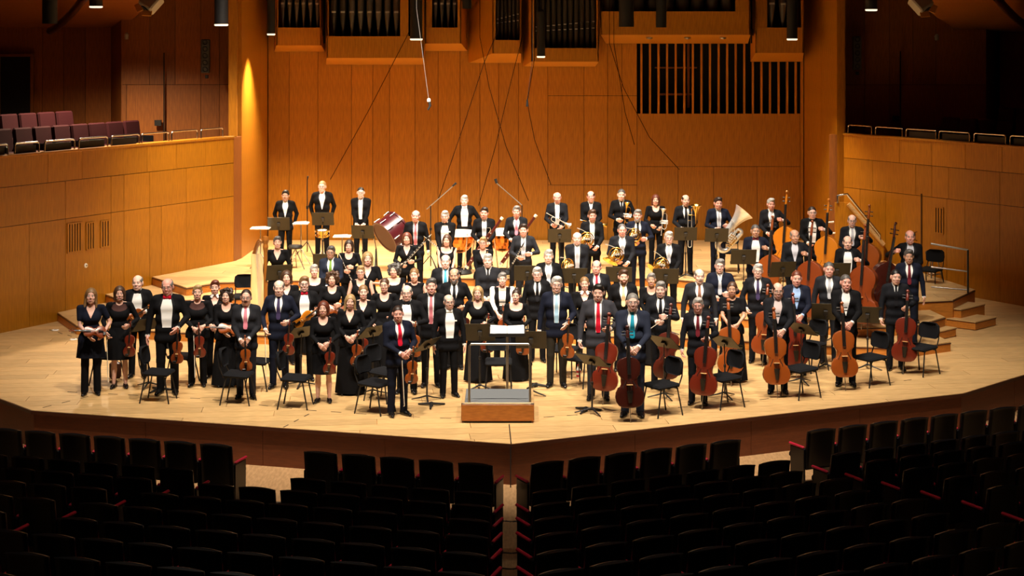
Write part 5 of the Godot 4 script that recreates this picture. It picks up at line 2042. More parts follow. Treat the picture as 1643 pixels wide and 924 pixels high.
func stick_parts(t: Node3D, L: float, r: float, m: Material, bellr: float, keys: Material, tipm: Material) -> void:
	# straight woodwind along Y from 0 to L, bell at 0
	var g := Geo.new()
	g.lathe([Vector2(bellr * 0.9, 0.0), Vector2(bellr, 0.0), Vector2(maxf(r, bellr * 0.55), L * 0.08), Vector2(r, L * 0.2), Vector2(r, L * 0.97), Vector2(0, L * 0.97)], Vector3.ZERO, Basis(), 12)
	part("tube", g, m, t)
	for i in 9:
		g = Geo.new()
		g.lathe([Vector2(r * 0.8, r * 0.7), Vector2(r * 0.8, r * 1.3), Vector2(0, r * 1.35)], Vector3(0, L * (0.25 + 0.07 * i), 0), Basis(Vector3.RIGHT, Vector3.BACK, Vector3.DOWN), 8)
		part("key", g, keys, t)
	g = Geo.new()
	g.tube([Vector3(r * 0.9, L * 0.2, r * 0.6), Vector3(r * 0.9, L * 0.85, r * 0.6)], r * 0.22, 5)
	part("key_rod", g, keys, t)
	for y in [0.22, 0.52, 0.78]:
		g = Geo.new()
		g.lathe([Vector2(r * 1.0, L * y), Vector2(r * 1.22, L * y), Vector2(r * 1.22, L * y + 0.015), Vector2(r, L * y + 0.015)], Vector3.ZERO, Basis(), 10)
		part("ring", g, keys, t)
	g = Geo.new()
	g.lathe([Vector2(r * 0.8, L * 0.96), Vector2(r * 0.6, L), Vector2(r * 0.2, L + 0.05), Vector2(0, L + 0.05)], Vector3.ZERO, Basis(), 8)
	part("mouthpiece", g, tipm, t)
func bassoon_parts(t: Node3D) -> void:
	var g := Geo.new()
	g.lathe([Vector2(0.0, 0.0), Vector2(0.034, 0.0), Vector2(0.034, 0.4), Vector2(0.026, 0.42), Vector2(0.024, 1.2), Vector2(0.03, 1.3), Vector2(0.0, 1.3)], Vector3.ZERO, Basis(), 12, 1.25, 1.0)
	part("bass_joint", g, M.bassoon, t)
	g = Geo.new()
	g.tube([Vector3(-0.04, 0.38, 0.02), Vector3(-0.045, 0.9, 0.02)], [0.02, 0.014], 8)
	part("wing_joint", g, M.bassoon, t)
	g = Geo.new()
	g.lathe([Vector2(0.031, 1.28), Vector2(0.036, 1.29), Vector2(0.036, 1.34), Vector2(0.022, 1.345)], Vector3.ZERO, Basis(), 12)
	part("bell_ring", g, M.ivory, t)
	g = Geo.new()
	g.tube([Vector3(-0.045, 0.88, 0.02), Vector3(-0.05, 0.98, 0.05), Vector3(-0.1, 1.02, 0.14), Vector3(-0.15, 0.99, 0.24)], [0.008, 0.006, 0.005, 0.004], 6)
	part("crook", g, M.silver, t)
	for i in 7:
		g = Geo.new()
		g.lathe([Vector2(0.016, 0.024), Vector2(0.016, 0.036), Vector2(0, 0.038)], Vector3(-0.012 + 0.01 * (i % 2), 0.2 + i * 0.12, 0.004), Basis(Vector3.RIGHT, Vector3.BACK, Vector3.DOWN), 8)
		part("key", g, M.silver, t)
	g = Geo.new()
	g.lathe([Vector2(0.036, 0.0), Vector2(0.038, 0.0), Vector2(0.038, 0.06), Vector2(0.035, 0.06)], Vector3.ZERO, Basis(), 12, 1.25, 1.0)
	part("boot_cap", g, M.silver, t)

# ------------------------------------------------------------------ people
# canonical figure 1.75 m tall, facing +Z; the viewer's left is -X
const SH := Vector3(0.178, 1.425, -0.01)
var poses := {
	"side": [Vector3(-0.275, 0.85, 0.04), Vector3(0.275, 0.85, 0.04)],
	"clasp": [Vector3(-0.07, 0.97, 0.2), Vector3(0.07, 0.99, 0.2)],
	"low": [Vector3(-0.08, 0.86, 0.19), Vector3(0.08, 0.87, 0.19)],
	"vdown": [Vector3(-0.2, 0.97, 0.17), Vector3(0.17, 1.1, 0.2)],
	"vboth": [Vector3(-0.04, 1.03, 0.22), Vector3(0.12, 1.06, 0.22)],
	"chest": [Vector3(-0.1, 1.09, 0.24), Vector3(0.15, 1.16, 0.25)],
	"tuck": [Vector3(-0.03, 1.0, 0.21), Vector3(0.2, 1.02, 0.16)],
	"rside": [Vector3(-0.28, 0.86, 0.05), Vector3(0.16, 1.02, 0.2)],
	"cello": [Vector3(-0.26, 0.9, 0.1), Vector3(0.17, 1.12, 0.26)],
	"celloc": [Vector3(-0.05, 1.03, 0.3), Vector3(0.09, 1.04, 0.3)],
	"bass": [Vector3(-0.1, 1.02, 0.24), Vector3(0.22, 1.3, 0.24)],
	"bassl": [Vector3(-0.3, 1.36, 0.22), Vector3(0.05, 1.02, 0.24)],
	"horn": [Vector3(-0.12, 1.04, 0.24), Vector3(0.1, 1.0, 0.26)],
	"high": [Vector3(-0.06, 1.12, 0.25), Vector3(0.1, 1.2, 0.25)],
	"behind": [Vector3(-0.2, 0.92, -0.11), Vector3(0.2, 0.92, -0.11)],
	"wide": [Vector3(-0.36, 0.98, 0.16), Vector3(0.36, 0.98, 0.16)],
	"hip": [Vector3(-0.25, 0.98, 0.1), Vector3(0.27, 0.86, 0.04)],
}
func elbow(s: Vector3, w: Vector3, sd: float) -> Vector3:
	var a := 0.285
	var b := 0.262
	var d := w - s
	var L := minf(d.length(), a + b - 0.004)
	var u := d.normalized()
	var x := (a * a - b * b + L * L) / (2.0 * L)
	var hgt := sqrt(maxf(a * a - x * x, 0.0))
	var pole := Vector3(sd * 0.75, -0.55, -0.6)
	pole = (pole - u * pole.dot(u)).normalized()
	return s + u * x + pole * hgt
func wrist(s: Vector3, w: Vector3) -> Vector3:
	var d := w - s
	if d.length() > 0.543:
		return s + d.normalized() * 0.543
	return w
func cell_box(sx: float, y0 := 0.0, cell := 0.02) -> Sdf:
	return Sdf.new(Vector3(-sx, y0, -0.3), Vector3(sx, 1.62, 0.42), cell)
func torso(f: Sdf, male: bool, grow := 0.0) -> void:
	var k := 0.06
	if male:
		f.cap(Vector3(-0.138, 1.42, -0.012), Vector3(0.138, 1.42, -0.012), 0.07 + grow, 0.07 + grow, 0.04)
		f.cap(Vector3(-0.098, 1.31, 0.0), Vector3(0.098, 1.31, 0.0), 0.106 + grow, 0.106 + grow, k)
		f.cap(Vector3(-0.074, 1.14, 0.006), Vector3(0.074, 1.14, 0.006), 0.101 + grow, 0.101 + grow, k)
		f.cap(Vector3(-0.08, 0.98, 0.0), Vector3(0.08, 0.98, 0.0), 0.098 + grow, 0.098 + grow, k)
	else:
		f.cap(Vector3(-0.1, 1.41, -0.012), Vector3(0.1, 1.41, -0.012), 0.062 + grow, 0.062 + grow, k)
		f.cap(Vector3(-0.07, 1.29, 0.005), Vector3(0.07, 1.29, 0.005), 0.1 + grow, 0.1 + grow, k)
		f.cap(Vector3(-0.06, 1.25, 0.05), Vector3(0.06, 1.25, 0.05), 0.07 + grow, 0.07 + grow, k)
		f.cap(Vector3(-0.058, 1.09, 0.0), Vector3(0.058, 1.09, 0.0), 0.092 + grow, 0.092 + grow, k)
		f.cap(Vector3(-0.085, 0.94, -0.005), Vector3(0.085, 0.94, -0.005), 0.112 + grow, 0.112 + grow, k)
	for s in [-1.0, 1.0]:
		f.cap(Vector3(s * 0.03, 1.48, -0.015), Vector3(s * 0.15, 1.44, -0.012), 0.045 + grow, 0.05 + grow, 0.04)
var cache := {}
func arms(f: Sdf, pose: String, r: Array, fore := true, upto := 1.0) -> void:
	for i in 2:
		var sd := -1.0 if i == 0 else 1.0
		var s := Vector3(SH.x * sd, SH.y, SH.z)
		var w := wrist(s, poses[pose][i])
		var e := elbow(s, w, sd)
		if upto < 1.0:
			f.cap(s, s.lerp(e, upto), r[0], r[1], 0.03)
			continue
		f.cap(s, e, r[0], r[1], 0.03)
		if fore:
			f.cap(e, w.lerp(e, 0.06), r[1], r[2], 0.012)
func base_body(pose: String, male: bool) -> Geo:
	var key := "body|%s|%s" % [pose, male]
	if cache.has(key):
		return cache[key]
	var f := cell_box(0.5)
	torso(f, male, -0.022)
	var nr := 0.054 if male else 0.045
	f.cap(Vector3(0, 1.44, -0.012), Vector3(0, 1.585, 0.006), nr + 0.006, nr, 0.03)
	arms(f, pose, [0.041, 0.034, 0.025])
	for s in [-1.0, 1.0]:
		f.cap(Vector3(s * 0.085, 0.92, 0), Vector3(s * 0.09, 0.5, 0.01), 0.075, 0.048, 0.03)
		f.cap(Vector3(s * 0.09, 0.5, 0.01), Vector3(s * 0.095, 0.32, -0.015), 0.046, 0.05, 0.02)
		f.cap(Vector3(s * 0.095, 0.32, -0.015), Vector3(s * 0.1, 0.07, -0.01), 0.05, 0.031, 0.02)
	var g := f.geo()
	g.c.resize(g.v.size())
	g.c.fill(Color(1, 1, 1, 0))
	# hands
	for i in 2:
		var sd := -1.0 if i == 0 else 1.0
		var s := Vector3(SH.x * sd, SH.y, SH.z)
		var w := wrist(s, poses[pose][i])
		var e := elbow(s, w, sd)
		var dr := (w - e).normalized()
		var y := -dr
		var inn := Vector3(-sd, 0, 0)
		if pose in ["clasp", "low", "vboth", "celloc"]:
			inn = Vector3(-sd * 0.5, -0.1, -0.85)
			dr = (dr + Vector3(-sd * 0.5, -0.55, 0.0)).normalized()
			y = -dr
		var x := (inn - y * inn.dot(y)).normalized()
		if i == 1:
			x = -x
		var z := x.cross(y).normalized()
		var bs := Basis(x, y, z)
		if i == 1:
			bs = Basis(-x, y, -z) * Basis.from_scale(Vector3(1, 1, 1))
			bs = Basis(-x, y, x.cross(y))   # mirrored hand
		var hg: Geo = cache["hand_grip"] if pose in ["vdown", "chest", "bass", "bassl", "high", "horn", "cello"] else cache["hand"]
		var hb := Basis(bs.x, bs.y, bs.z)
		g.add(hg, Transform3D(hb * Basis.from_scale(Vector3(1, 1, 1)), w - dr * 0.012))
	cache[key] = g
	return g
func jacket(pose: String) -> Dictionary:
	var key := "jacket|" + pose
	if cache.has(key):
		return cache[key]
	var f := cell_box(0.52, 0.7, 0.0165)
	torso(f, true)
	f.cap(Vector3(-0.09, 0.84, -0.002), Vector3(0.09, 0.84, -0.002), 0.101, 0.101, 0.05)
	var d := {}
	d.plain = f.twin()
	arms(f, pose, [0.058, 0.048, 0.037])
	f.keep(Vector3.UP, 0.78)
	d.mesh = f.geo().mesh()
	cache[key] = d
	return d
func top_for(pose: String, sleeve: String) -> Dictionary:
	var key := "top|%s|%s" % [pose, sleeve]
	if cache.has(key):
		return cache[key]
	var f := cell_box(0.52, 0.7, 0.0165)
	torso(f, false)
	f.cap(Vector3(-0.09, 0.86, -0.005), Vector3(0.09, 0.86, -0.005), 0.118, 0.118, 0.06)
	var d := {}
	d.plain = f.twin()
	if sleeve == "l":
		arms(f, pose, [0.052, 0.043, 0.033])
	elif sleeve == "s":
		arms(f, pose, [0.055, 0.05, 0.0], false, 0.62)
	f.keep(Vector3.UP, 0.84)
	f.keep(Vector3.DOWN, -1.475)
	d.mesh = f.geo().mesh()
	cache[key] = d
	return d
# a strip laid on the chest: rows of [y, half width left, half width right], lifted by off
func chest_patch(f: Sdf, rows: Array, off: float, thick: float) -> Geo:
	var g := Geo.new()
	var n := 8
	var fr := []
	for r in rows:
		var line := []
		for i in n + 1:
			var x := lerpf(-r[1], r[2], i / float(n))
			line.append(Vector3(x, r[0], f.front(x, r[0]) + off))
		fr.append(line)
	var st := 0
	for j in fr.size():
		for i in n + 1:
			var dx: Vector3 = fr[j][mini(i + 1, n)] - fr[j][maxi(i - 1, 0)]
			var dy: Vector3 = fr[maxi(j - 1, 0)][i] - fr[mini(j + 1, fr.size() - 1)][i]
			var nn := dx.cross(dy).normalized()
			if nn.z < 0 or nn.length() < 0.5:
				nn = -nn if nn.length() > 0.5 else Vector3.BACK
			g.v.append(fr[j][i]); g.n.append(nn)
	for j in fr.size() - 1:
		for i in n:
			var a := j * (n + 1) + i
			for q in [a, a + 1, a + n + 2, a, a + n + 2, a + n + 1]:
				g.ix.append(q)
	# edges turned back into the body
	for j in fr.size() - 1:
		for e in [0, n]:
			var p: Vector3 = fr[j][e]
			var q: Vector3 = fr[j + 1][e]
			g.quad(p, q, q - Vector3(0, 0, thick), p - Vector3(0, 0, thick), Vector3(-1 if e == 0 else 1, 0, 0))
	for j in [0, fr.size() - 1]:
		for i in n:
			var p: Vector3 = fr[j][i]
			var q: Vector3 = fr[j][i + 1]
			g.quad(p, q, q - Vector3(0, 0, thick), p - Vector3(0, 0, thick), Vector3(0, 1 if j == 0 else -1, 0))
	return g
func shirt_mesh(pose: String, kind: String) -> Mesh:
	var key := "shirt|%s|%s" % [pose, kind]
	if cache.has(key):
		return cache[key]
	var f: Sdf = jacket(pose).plain
	var rows := []
	if kind == "wide":
		for i in 10:
			var u := i / 9.0
			var w := lerpf(0.05, 0.085, minf(u * 3.0, 1.0)) * (1.0 - maxf(u - 0.35, 0.0) * 0.42)
			rows.append([1.475 - 0.46 * u, w, w])
	elif kind == "open":
		for i in 10:
			var u := i / 9.0
			var w := lerpf(0.048, 0.056, minf(u * 3.0, 1.0)) - 0.02 * u
			rows.append([1.475 - 0.45 * u, w, w])
	elif kind == "narrow":
		for i in 10:
			var u := i / 9.0
			var w := lerpf(0.042, 0.045, minf(u * 4.0, 1.0)) * (1.0 - u * 0.85)
			rows.append([1.475 - 0.2 * u, w, w])
	else:
		for i in 10:
			var u := i / 9.0
			var w := lerpf(0.05, 0.075, minf(u * 3.5, 1.0)) * (1.0 - maxf(u - 0.2, 0.0) * 1.2)
			rows.append([1.475 - 0.36 * u, maxf(w, 0.004), maxf(w, 0.004)])
	var g := chest_patch(f, rows, 0.004, 0.012)
	# collar: a folded band round the neck, open in front
	var rings := []
	var cg := Geo.new()
	for i in 15:
		var a := lerpf(-2.62, 2.62, i / 14.0)
		var dr := Vector3(sin(a), 0, -cos(a))
		var ce := Vector3(0, 0, -0.006)
		var lift := 0.012 * (1.0 - cos(a)) * 0.5
		rings.append([ce + dr * 0.066 + Vector3(0, 1.475 - lift, 0), ce + dr * 0.074 + Vector3(0, 1.475 - lift, 0), ce + dr * 0.068 + Vector3(0, 1.535 - lift * 1.6, 0), ce + dr * 0.062 + Vector3(0, 1.535 - lift * 1.6, 0)])
	cg.loft(rings)
	g.add(cg, Transform3D())
	var m := g.mesh()
	cache[key] = m
	return m
func cuff(pose: String, i: int) -> Mesh:
	var key := "cuff|%s|%d" % [pose, i]
	if not cache.has(key):
		var g := Geo.new()
		var sd := -1.0 if i == 0 else 1.0
		var s := Vector3(SH.x * sd, SH.y, SH.z)
		var w := wrist(s, poses[pose][i])
		var e := elbow(s, w, sd)
		var dr := (w - e).normalized()
		g.tube([w - dr * 0.03, w + dr * 0.018], [0.036, 0.034], 10)
		cache[key] = g.mesh()
	return cache[key]
func lapels(pose: String, kind: String) -> Mesh:
	var key := "lapel|%s|%s" % [pose, kind]
	if cache.has(key):
		return cache[key]
	var f: Sdf = jacket(pose).plain
	var g := Geo.new()
	for s in [-1.0, 1.0]:
		var rows := []
		for i in 9:
			var u := i / 8.0
			var inner: float
			var lo := 0.36
			if kind == "wide":
				lo = 0.42
				inner = lerpf(0.05, 0.085, minf(u * 3.0, 1.0)) * (1.0 - maxf(u * 0.91 - 0.35, 0.0) * 0.42)
			elif kind == "open":
				lo = 0.4
				inner = lerpf(0.048, 0.056, minf(u * 3.0, 1.0)) - 0.02 * u
			else:
				inner = lerpf(0.05, 0.075, minf(u * 3.5, 1.0)) * (1.0 - maxf(u - 0.2, 0.0) * 1.2)
			var wid := 0.05 * sin(minf(u * 1.6 + 0.25, 1.0) * PI * 0.5) * (1.0 - u * 0.75)
			var a := inner
			var b := inner + wid
			rows.append([1.47 - lo * u, -a if s > 0 else b, b if s > 0 else -a])
		g.add(chest_patch(f, rows, 0.008, 0.012), Transform3D())
	var m := g.mesh()
	cache[key] = m
	return m
func tie_mesh(pose: String, kind: String) -> Mesh:
	var key := "tie|%s|%s" % [pose, kind]
	if cache.has(key):
		return cache[key]
	var f: Sdf = jacket(pose).plain
	var g := Geo.new()
	if kind == "bow":
		var z := f.front(0, 1.46) + 0.02
		for s in [-1.0, 1.0]:
			g.loft([[Vector3(s * 0.006, 1.478, z), Vector3(s * 0.006, 1.462, z), Vector3(s * 0.006, 1.462, z - 0.015), Vector3(s * 0.006, 1.478, z - 0.015)], [Vector3(s * 0.03, 1.49, z + 0.004), Vector3(s * 0.03, 1.45, z + 0.004), Vector3(s * 0.03, 1.45, z - 0.016), Vector3(s * 0.03, 1.49, z - 0.016)], [Vector3(s * 0.056, 1.494, z - 0.004), Vector3(s * 0.056, 1.446, z - 0.004), Vector3(s * 0.056, 1.446, z - 0.018), Vector3(s * 0.056, 1.494, z - 0.018)]])
		g.box(Vector3(0, 1.47, z), Vector3(0.018, 0.022, 0.02), 0.005)
	else:
		var lo := 0.34 if kind == "tie" else 0.44
		var rows := []
		for i in 10:
			var u := i / 9.0
			var w := lerpf(0.018, 0.038, u) if u < 0.93 else 0.024
			rows.append([1.465 - lo * u, w, w])
		g.add(chest_patch(f, rows, 0.014, 0.012), Transform3D())
		var z := f.front(0, 1.47) + 0.012
		g.box(Vector3(0, 1.472, z), Vector3(0.04, 0.036, 0.026), 0.01)
	var m := g.mesh()
	cache[key] = m
	return m
func add_tinted(g: Geo, h: Geo, t: Transform3D, tone: Color, lips: Color) -> void:
	var st := g.v.size()
	g.add(h, t)
	for i in h.c.size():
		var q := h.c[i]
		if q.a < 0.25:
			g.c[st + i] = Color(tone.r * q.r, tone.g * q.g, tone.b * q.b)
		elif q.a < 0.75:
			g.c[st + i] = lips
		else:
			g.c[st + i] = Color(q.r, q.g, q.b)
func make_head(male: bool) -> Geo:
	var f := Sdf.new(Vector3(-0.11, -0.15, -0.13), Vector3(0.11, 0.14, 0.14), 0.0065)
	f.ell(Vector3(0, 0.03, -0.012), Vector3(0.079, 0.088, 0.096), 0.02)
	f.ell(Vector3(0, -0.042, 0.018), Vector3(0.067 if male else 0.062, 0.075, 0.074), 0.03)
	f.cap(Vector3(-0.03, -0.082, 0.045), Vector3(0.03, -0.082, 0.045), 0.028, 0.028, 0.025)
	f.ell(Vector3(0, -0.102, 0.066), Vector3(0.022, 0.016, 0.018), 0.02)
	f.cap(Vector3(-0.032, 0.026, 0.074), Vector3(0.032, 0.026, 0.074), 0.013 if male else 0.01, 0.013 if male else 0.01, 0.015)
	for s in [-1.0, 1.0]:
		f.ell(Vector3(s * 0.04, -0.03, 0.066), Vector3(0.022, 0.02, 0.02), 0.015)
		f.ell(Vector3(s * 0.032, 0.004, 0.096), Vector3(0.017, 0.012, 0.014), 0.008, true)
	f.cap(Vector3(0, 0.012, 0.086), Vector3(0, -0.022, 0.103), 0.007, 0.0115, 0.01)
	f.cap(Vector3(-0.013, -0.026, 0.092), Vector3(0.013, -0.026, 0.092), 0.0075, 0.0075, 0.008)
	f.cap(Vector3(-0.018, -0.062, 0.08), Vector3(0.018, -0.062, 0.08), 0.009, 0.009, 0.012)
	for s in [-1.0, 1.0]:
		f.ell(Vector3(s * 0.081, -0.006, -0.006), Vector3(0.011, 0.033, 0.02), 0.006)
	var g := f.geo()
	for i in g.v.size():
		var p := g.v[i]
		var q := Color(1, 1, 1, 0)
		if p.z > 0.055 and absf(p.y - 0.029 + (absf(p.x) - 0.03) * 0.12) < 0.0045 and absf(p.x) > 0.013 and absf(p.x) < 0.05:
			q = Color(0.1, 0.07, 0.05, 1.0) if not male else Color(0.16, 0.12, 0.1, 1.0)
		g.c.append(q)
	# smiling mouth: lower lip, teeth, upper lip
	for k in [[-0.0055, 0.0046, Color(1, 1, 1, 0.5)], [-0.0005, 0.0036, Color(0.72, 0.7, 0.64, 1)], [0.0045, 0.0034, Color(1, 1, 1, 0.5)]]:
		var pts := []
		var rr := []
		for i in 9:
			var x := lerpf(-0.027, 0.027, i / 8.0)
			var y := -0.066 + x * x * 13.0
			pts.append(Vector3(x, y + k[0] * (1.0 - absf(x) / 0.032), f.front(x, y) + 0.0005))
			rr.append(k[1] * (1.0 - pow(absf(x) / 0.029, 3.0) * 0.75))
		g.tube(pts, rr, 7)
		while g.c.size() < g.v.size():
			g.c.append(k[2])
	for s in [-1.0, 1.0]:
		var st := g.v.size()
		g.sphere(Vector3(s * 0.031, 0.005, 0.0755), Vector3(0.0135, 0.011, 0.0125), 10, 8, Color(0.75, 0.73, 0.7, 1))
		for i in range(st, g.v.size()):
			var dd := (g.v[i] - Vector3(s * 0.031, 0.004, 0.0755)) / 0.0125
			if dd.z > 0.75:
				g.c[i] = Color(0.05, 0.035, 0.025, 1)
	return g
func make_hand(curl: float) -> Geo:
	# wrist at the origin, fingers along -Y, palm towards +X, thumb towards +Z
	var f := Sdf.new(Vector3(-0.05, -0.22, -0.07), Vector3(0.09, 0.04, 0.1), 0.0062)
	f.cap(Vector3(0, 0.02, 0), Vector3(0, -0.02, 0), 0.025, 0.026, 0.015)
	for i in 4:
		var z := -0.03 + 0.02 * i
		f.cap(Vector3(0, -0.02, z * 0.7), Vector3(0, -0.085, z), 0.017, 0.013, 0.015)
		var L: float = [0.055, 0.07, 0.076, 0.068][i]
		var a := curl * (0.6 + 0.1 * (3 - i))
		var k := Vector3(0, -0.088, z)
		var d1 := Vector3(sin(a), -cos(a), 0.0)
		var d2 := Vector3(sin(a * 2.1), -cos(a * 2.1), 0.0)
		var m := k + d1 * L * 0.52
		f.cap(k, m, 0.0105, 0.0098, 0.004)
		f.cap(m, m + d2 * L * 0.5, 0.0098, 0.0082, 0.003)
	f.cap(Vector3(0.004, -0.03, 0.02), Vector3(0.016, -0.058, 0.046), 0.015, 0.0115, 0.01)
	f.cap(Vector3(0.016, -0.058, 0.046), Vector3(0.026 + curl * 0.01, -0.088, 0.05 - curl * 0.012), 0.0115, 0.0092, 0.004)
	var g := f.geo()
	g.c.resize(g.v.size())
	g.c.fill(Color(1, 0.97, 0.95, 0))
	return g
func make_hair(kind: String) -> Mesh:
	var big := kind in ["long", "curly", "bob"]
	var f := Sdf.new(Vector3(-0.17, -0.33 if kind == "long" else -0.2, -0.19), Vector3(0.17, 0.19, 0.14), 0.0095 if big else 0.0085)
	match kind:
		"short", "recede", "bald", "crop":
			f.ell(Vector3(0, 0.036, -0.014), Vector3(0.083, 0.093, 0.102) if kind != "crop" else Vector3(0.0795, 0.0905, 0.0985), 0.02)
			if kind == "short":
				f.ell(Vector3(0.015, 0.1, 0.03), Vector3(0.06, 0.035, 0.055), 0.03)
			f.cap(Vector3(-0.05, -0.03, -0.06), Vector3(0.05, -0.03, -0.06), 0.03, 0.03, 0.03)
			f.ell(Vector3(0, -0.05, 0.095), Vector3(0.088, 0.118, 0.088) if kind != "recede" else Vector3(0.09, 0.15, 0.1), 0.015, true)
			if kind == "bald":
				f.ell(Vector3(0, 0.13, 0.03), Vector3(0.078, 0.098, 0.12), 0.015, true)
			for s in [-1.0, 1.0]:
				f.ell(Vector3(s * 0.1, -0.02, 0.0), Vector3(0.03, 0.038, 0.024), 0.008, true)
			f.keep(Vector3(0, 1, -0.35).normalized(), -0.045)
		"bun", "tied":
			f.ell(Vector3(0, 0.036, -0.016), Vector3(0.084, 0.094, 0.103), 0.02)
			if kind == "bun":
				f.ell(Vector3(0, 0.12, -0.07), Vector3(0.042, 0.04, 0.04), 0.02)
			else:
				f.cap(Vector3(0, 0.0, -0.11), Vector3(0, -0.13, -0.12), 0.03, 0.02, 0.03)
			f.cap(Vector3(-0.05, -0.03, -0.06), Vector3(0.05, -0.03, -0.06), 0.03, 0.03, 0.03)
			f.ell(Vector3(0, -0.05, 0.095), Vector3(0.085, 0.122, 0.088), 0.015, true)
			for s in [-1.0, 1.0]:
				f.ell(Vector3(s * 0.1, -0.02, 0.01), Vector3(0.03, 0.035, 0.022), 0.008, true)
		"bob":
			f.ell(Vector3(0, 0.025, -0.02), Vector3(0.1, 0.112, 0.112), 0.02)
			for s in [-1.0, 1.0]:
				f.cap(Vector3(s * 0.075, 0.0, -0.01), Vector3(s * 0.083, -0.11, 0.0), 0.032, 0.024, 0.03)
				f.cap(Vector3(s * 0.05, 0.0, -0.07), Vector3(s * 0.05, -0.11, -0.06), 0.04, 0.03, 0.04)
			f.ell(Vector3(0, -0.055, 0.1), Vector3(0.073, 0.125, 0.1), 0.015, true)
			f.keep(Vector3.UP, -0.125)
		"curly":
			f.ell(Vector3(0, 0.02, -0.025), Vector3(0.115, 0.12, 0.115), 0.02)
			var rg := RandomNumberGenerator.new()
			rg.seed = 5
			for i in 46:
				var a := rg.randf() * TAU
				var y := rg.randf_range(-0.11, 0.12)
				var r := 0.112 * sqrt(maxf(0.15, 1.0 - pow((y - 0.01) / 0.15, 2)))
				var z := -0.025 + sin(a) * r
				if z > 0.045 and y < 0.07:
					continue
				f.ell(Vector3(cos(a) * r, y, z), Vector3(0.03, 0.03, 0.03), 0.012)
			f.ell(Vector3(0, -0.055, 0.1), Vector3(0.074, 0.122, 0.1), 0.012, true)
		"long":
			f.ell(Vector3(0, 0.028, -0.02), Vector3(0.093, 0.104, 0.11), 0.02)
			for s in [-1.0, 1.0]:
				f.cap(Vector3(s * 0.072, 0.0, -0.01), Vector3(s * 0.095, -0.2, 0.015), 0.03, 0.022, 0.03)
				f.cap(Vector3(s * 0.04, 0.0, -0.075), Vector3(s * 0.055, -0.25, -0.075), 0.045, 0.03, 0.05)
			f.ell(Vector3(0, -0.055, 0.1), Vector3(0.073, 0.122, 0.1), 0.015, true)
	return f.geo().mesh()
func make_shoe(heel: bool) -> Mesh:
	var f := Sdf.new(Vector3(-0.07, -0.03, -0.12), Vector3(0.07, 0.14, 0.24), 0.011)
	f.cap(Vector3(0, 0.04, -0.045), Vector3(0, 0.035, 0.06), 0.04, 0.044, 0.03)
	f.cap(Vector3(0, 0.03, 0.06), Vector3(0, 0.022, 0.165), 0.043, 0.028, 0.03)
	f.cap(Vector3(0, 0.05, -0.035), Vector3(0, 0.1 if not heel else 0.06, -0.02), 0.036, 0.038, 0.03)
	if heel:
		f.ell(Vector3(0, 0.1, 0.03), Vector3(0.032, 0.05, 0.07), 0.01, true)
	f.keep(Vector3.UP, 0.004)
	return f.geo().mesh()
func make_trousers(fem: bool) -> Mesh:
	var f := Sdf.new(Vector3(-0.3, 0.0, -0.22), Vector3(0.3, 1.1, 0.22), 0.02)
	var w := 0.085
	f.cap(Vector3(-w, 0.95, -0.005), Vector3(w, 0.95, -0.005), 0.092, 0.092, 0.05)
	for s in [-1.0, 1.0]:
		f.cap(Vector3(s * 0.088, 0.9, -0.005), Vector3(s * 0.094, 0.5, 0.008), 0.088, 0.064, 0.02)
		f.cap(Vector3(s * 0.094, 0.5, 0.008), Vector3(s * 0.102, 0.06, -0.012), 0.064, 0.055 if not fem else 0.062, 0.02)
	f.keep(Vector3.UP, 0.035)
	return f.geo().mesh()
func make_skirt(hem: float, flare: float) -> Mesh:
	var g := Geo.new()
	var rings := []
	for j in 9:
		var u := j / 8.0
		var y := lerpf(1.04, hem, u)
		var rx := lerpf(0.155, 0.2, minf(u * 3.0, 1.0)) + flare * maxf(u - 0.2, 0.0)
		var rz := lerpf(0.1, 0.135, minf(u * 3.0, 1.0)) + flare * maxf(u - 0.2, 0.0)
		var r := []
		for k in 28:
			var a := TAU * k / 28.0
			var fold := 1.0 + 0.05 * u * sin(a * 9.0) + 0.03 * u * sin(a * 5.0 + 1.0)
			r.append(Vector3(cos(a) * rx * fold, y, sin(a) * rz * fold))
		rings.append(r)
	g.loft(rings)
	return g.mesh()
func make_glasses() -> Mesh:
	var g := Geo.new()
	for s in [-1.0, 1.0]:
		var pts := []
		for k in 13:
			var a := TAU * k / 12.0
			pts.append(Vector3(s * 0.034 + cos(a) * 0.023, 0.002 + sin(a) * 0.017, 0.101 - 0.004 * absf(cos(a))))
		g.tube(pts, 0.0026, 5, false)
		g.tube([Vector3(s * 0.057, 0.008, 0.097), Vector3(s * 0.08, 0.01, 0.05), Vector3(s * 0.084, 0.008, -0.01)], 0.0022, 5)
	g.tube([Vector3(-0.012, 0.006, 0.102), Vector3(0, 0.009, 0.106), Vector3(0.012, 0.006, 0.102)], 0.0024, 5)
	return g.mesh()
func make_beard() -> Mesh:
	var f := Sdf.new(Vector3(-0.09, -0.15, -0.03), Vector3(0.09, 0.02, 0.13), 0.0075)
	f.ell(Vector3(0, -0.05, 0.02), Vector3(0.067, 0.081, 0.081), 0.02)
	f.ell(Vector3(0, -0.1, 0.06), Vector3(0.035, 0.03, 0.032), 0.02)
	f.keep(Vector3(0, -1, -0.25).normalized(), 0.02)
	f.ell(Vector3(0, -0.055, 0.1), Vector3(0.026, 0.012, 0.02), 0.006, true)
	return f.geo().mesh()
func make_moustache() -> Mesh:
	var g := Geo.new()
	g.tube([Vector3(-0.03, -0.056, 0.085), Vector3(-0.014, -0.047, 0.096), Vector3(0, -0.045, 0.099), Vector3(0.014, -0.047, 0.096), Vector3(0.03, -0.056, 0.085)], [0.004, 0.009, 0.008, 0.009, 0.004], 7)
	return g.mesh()
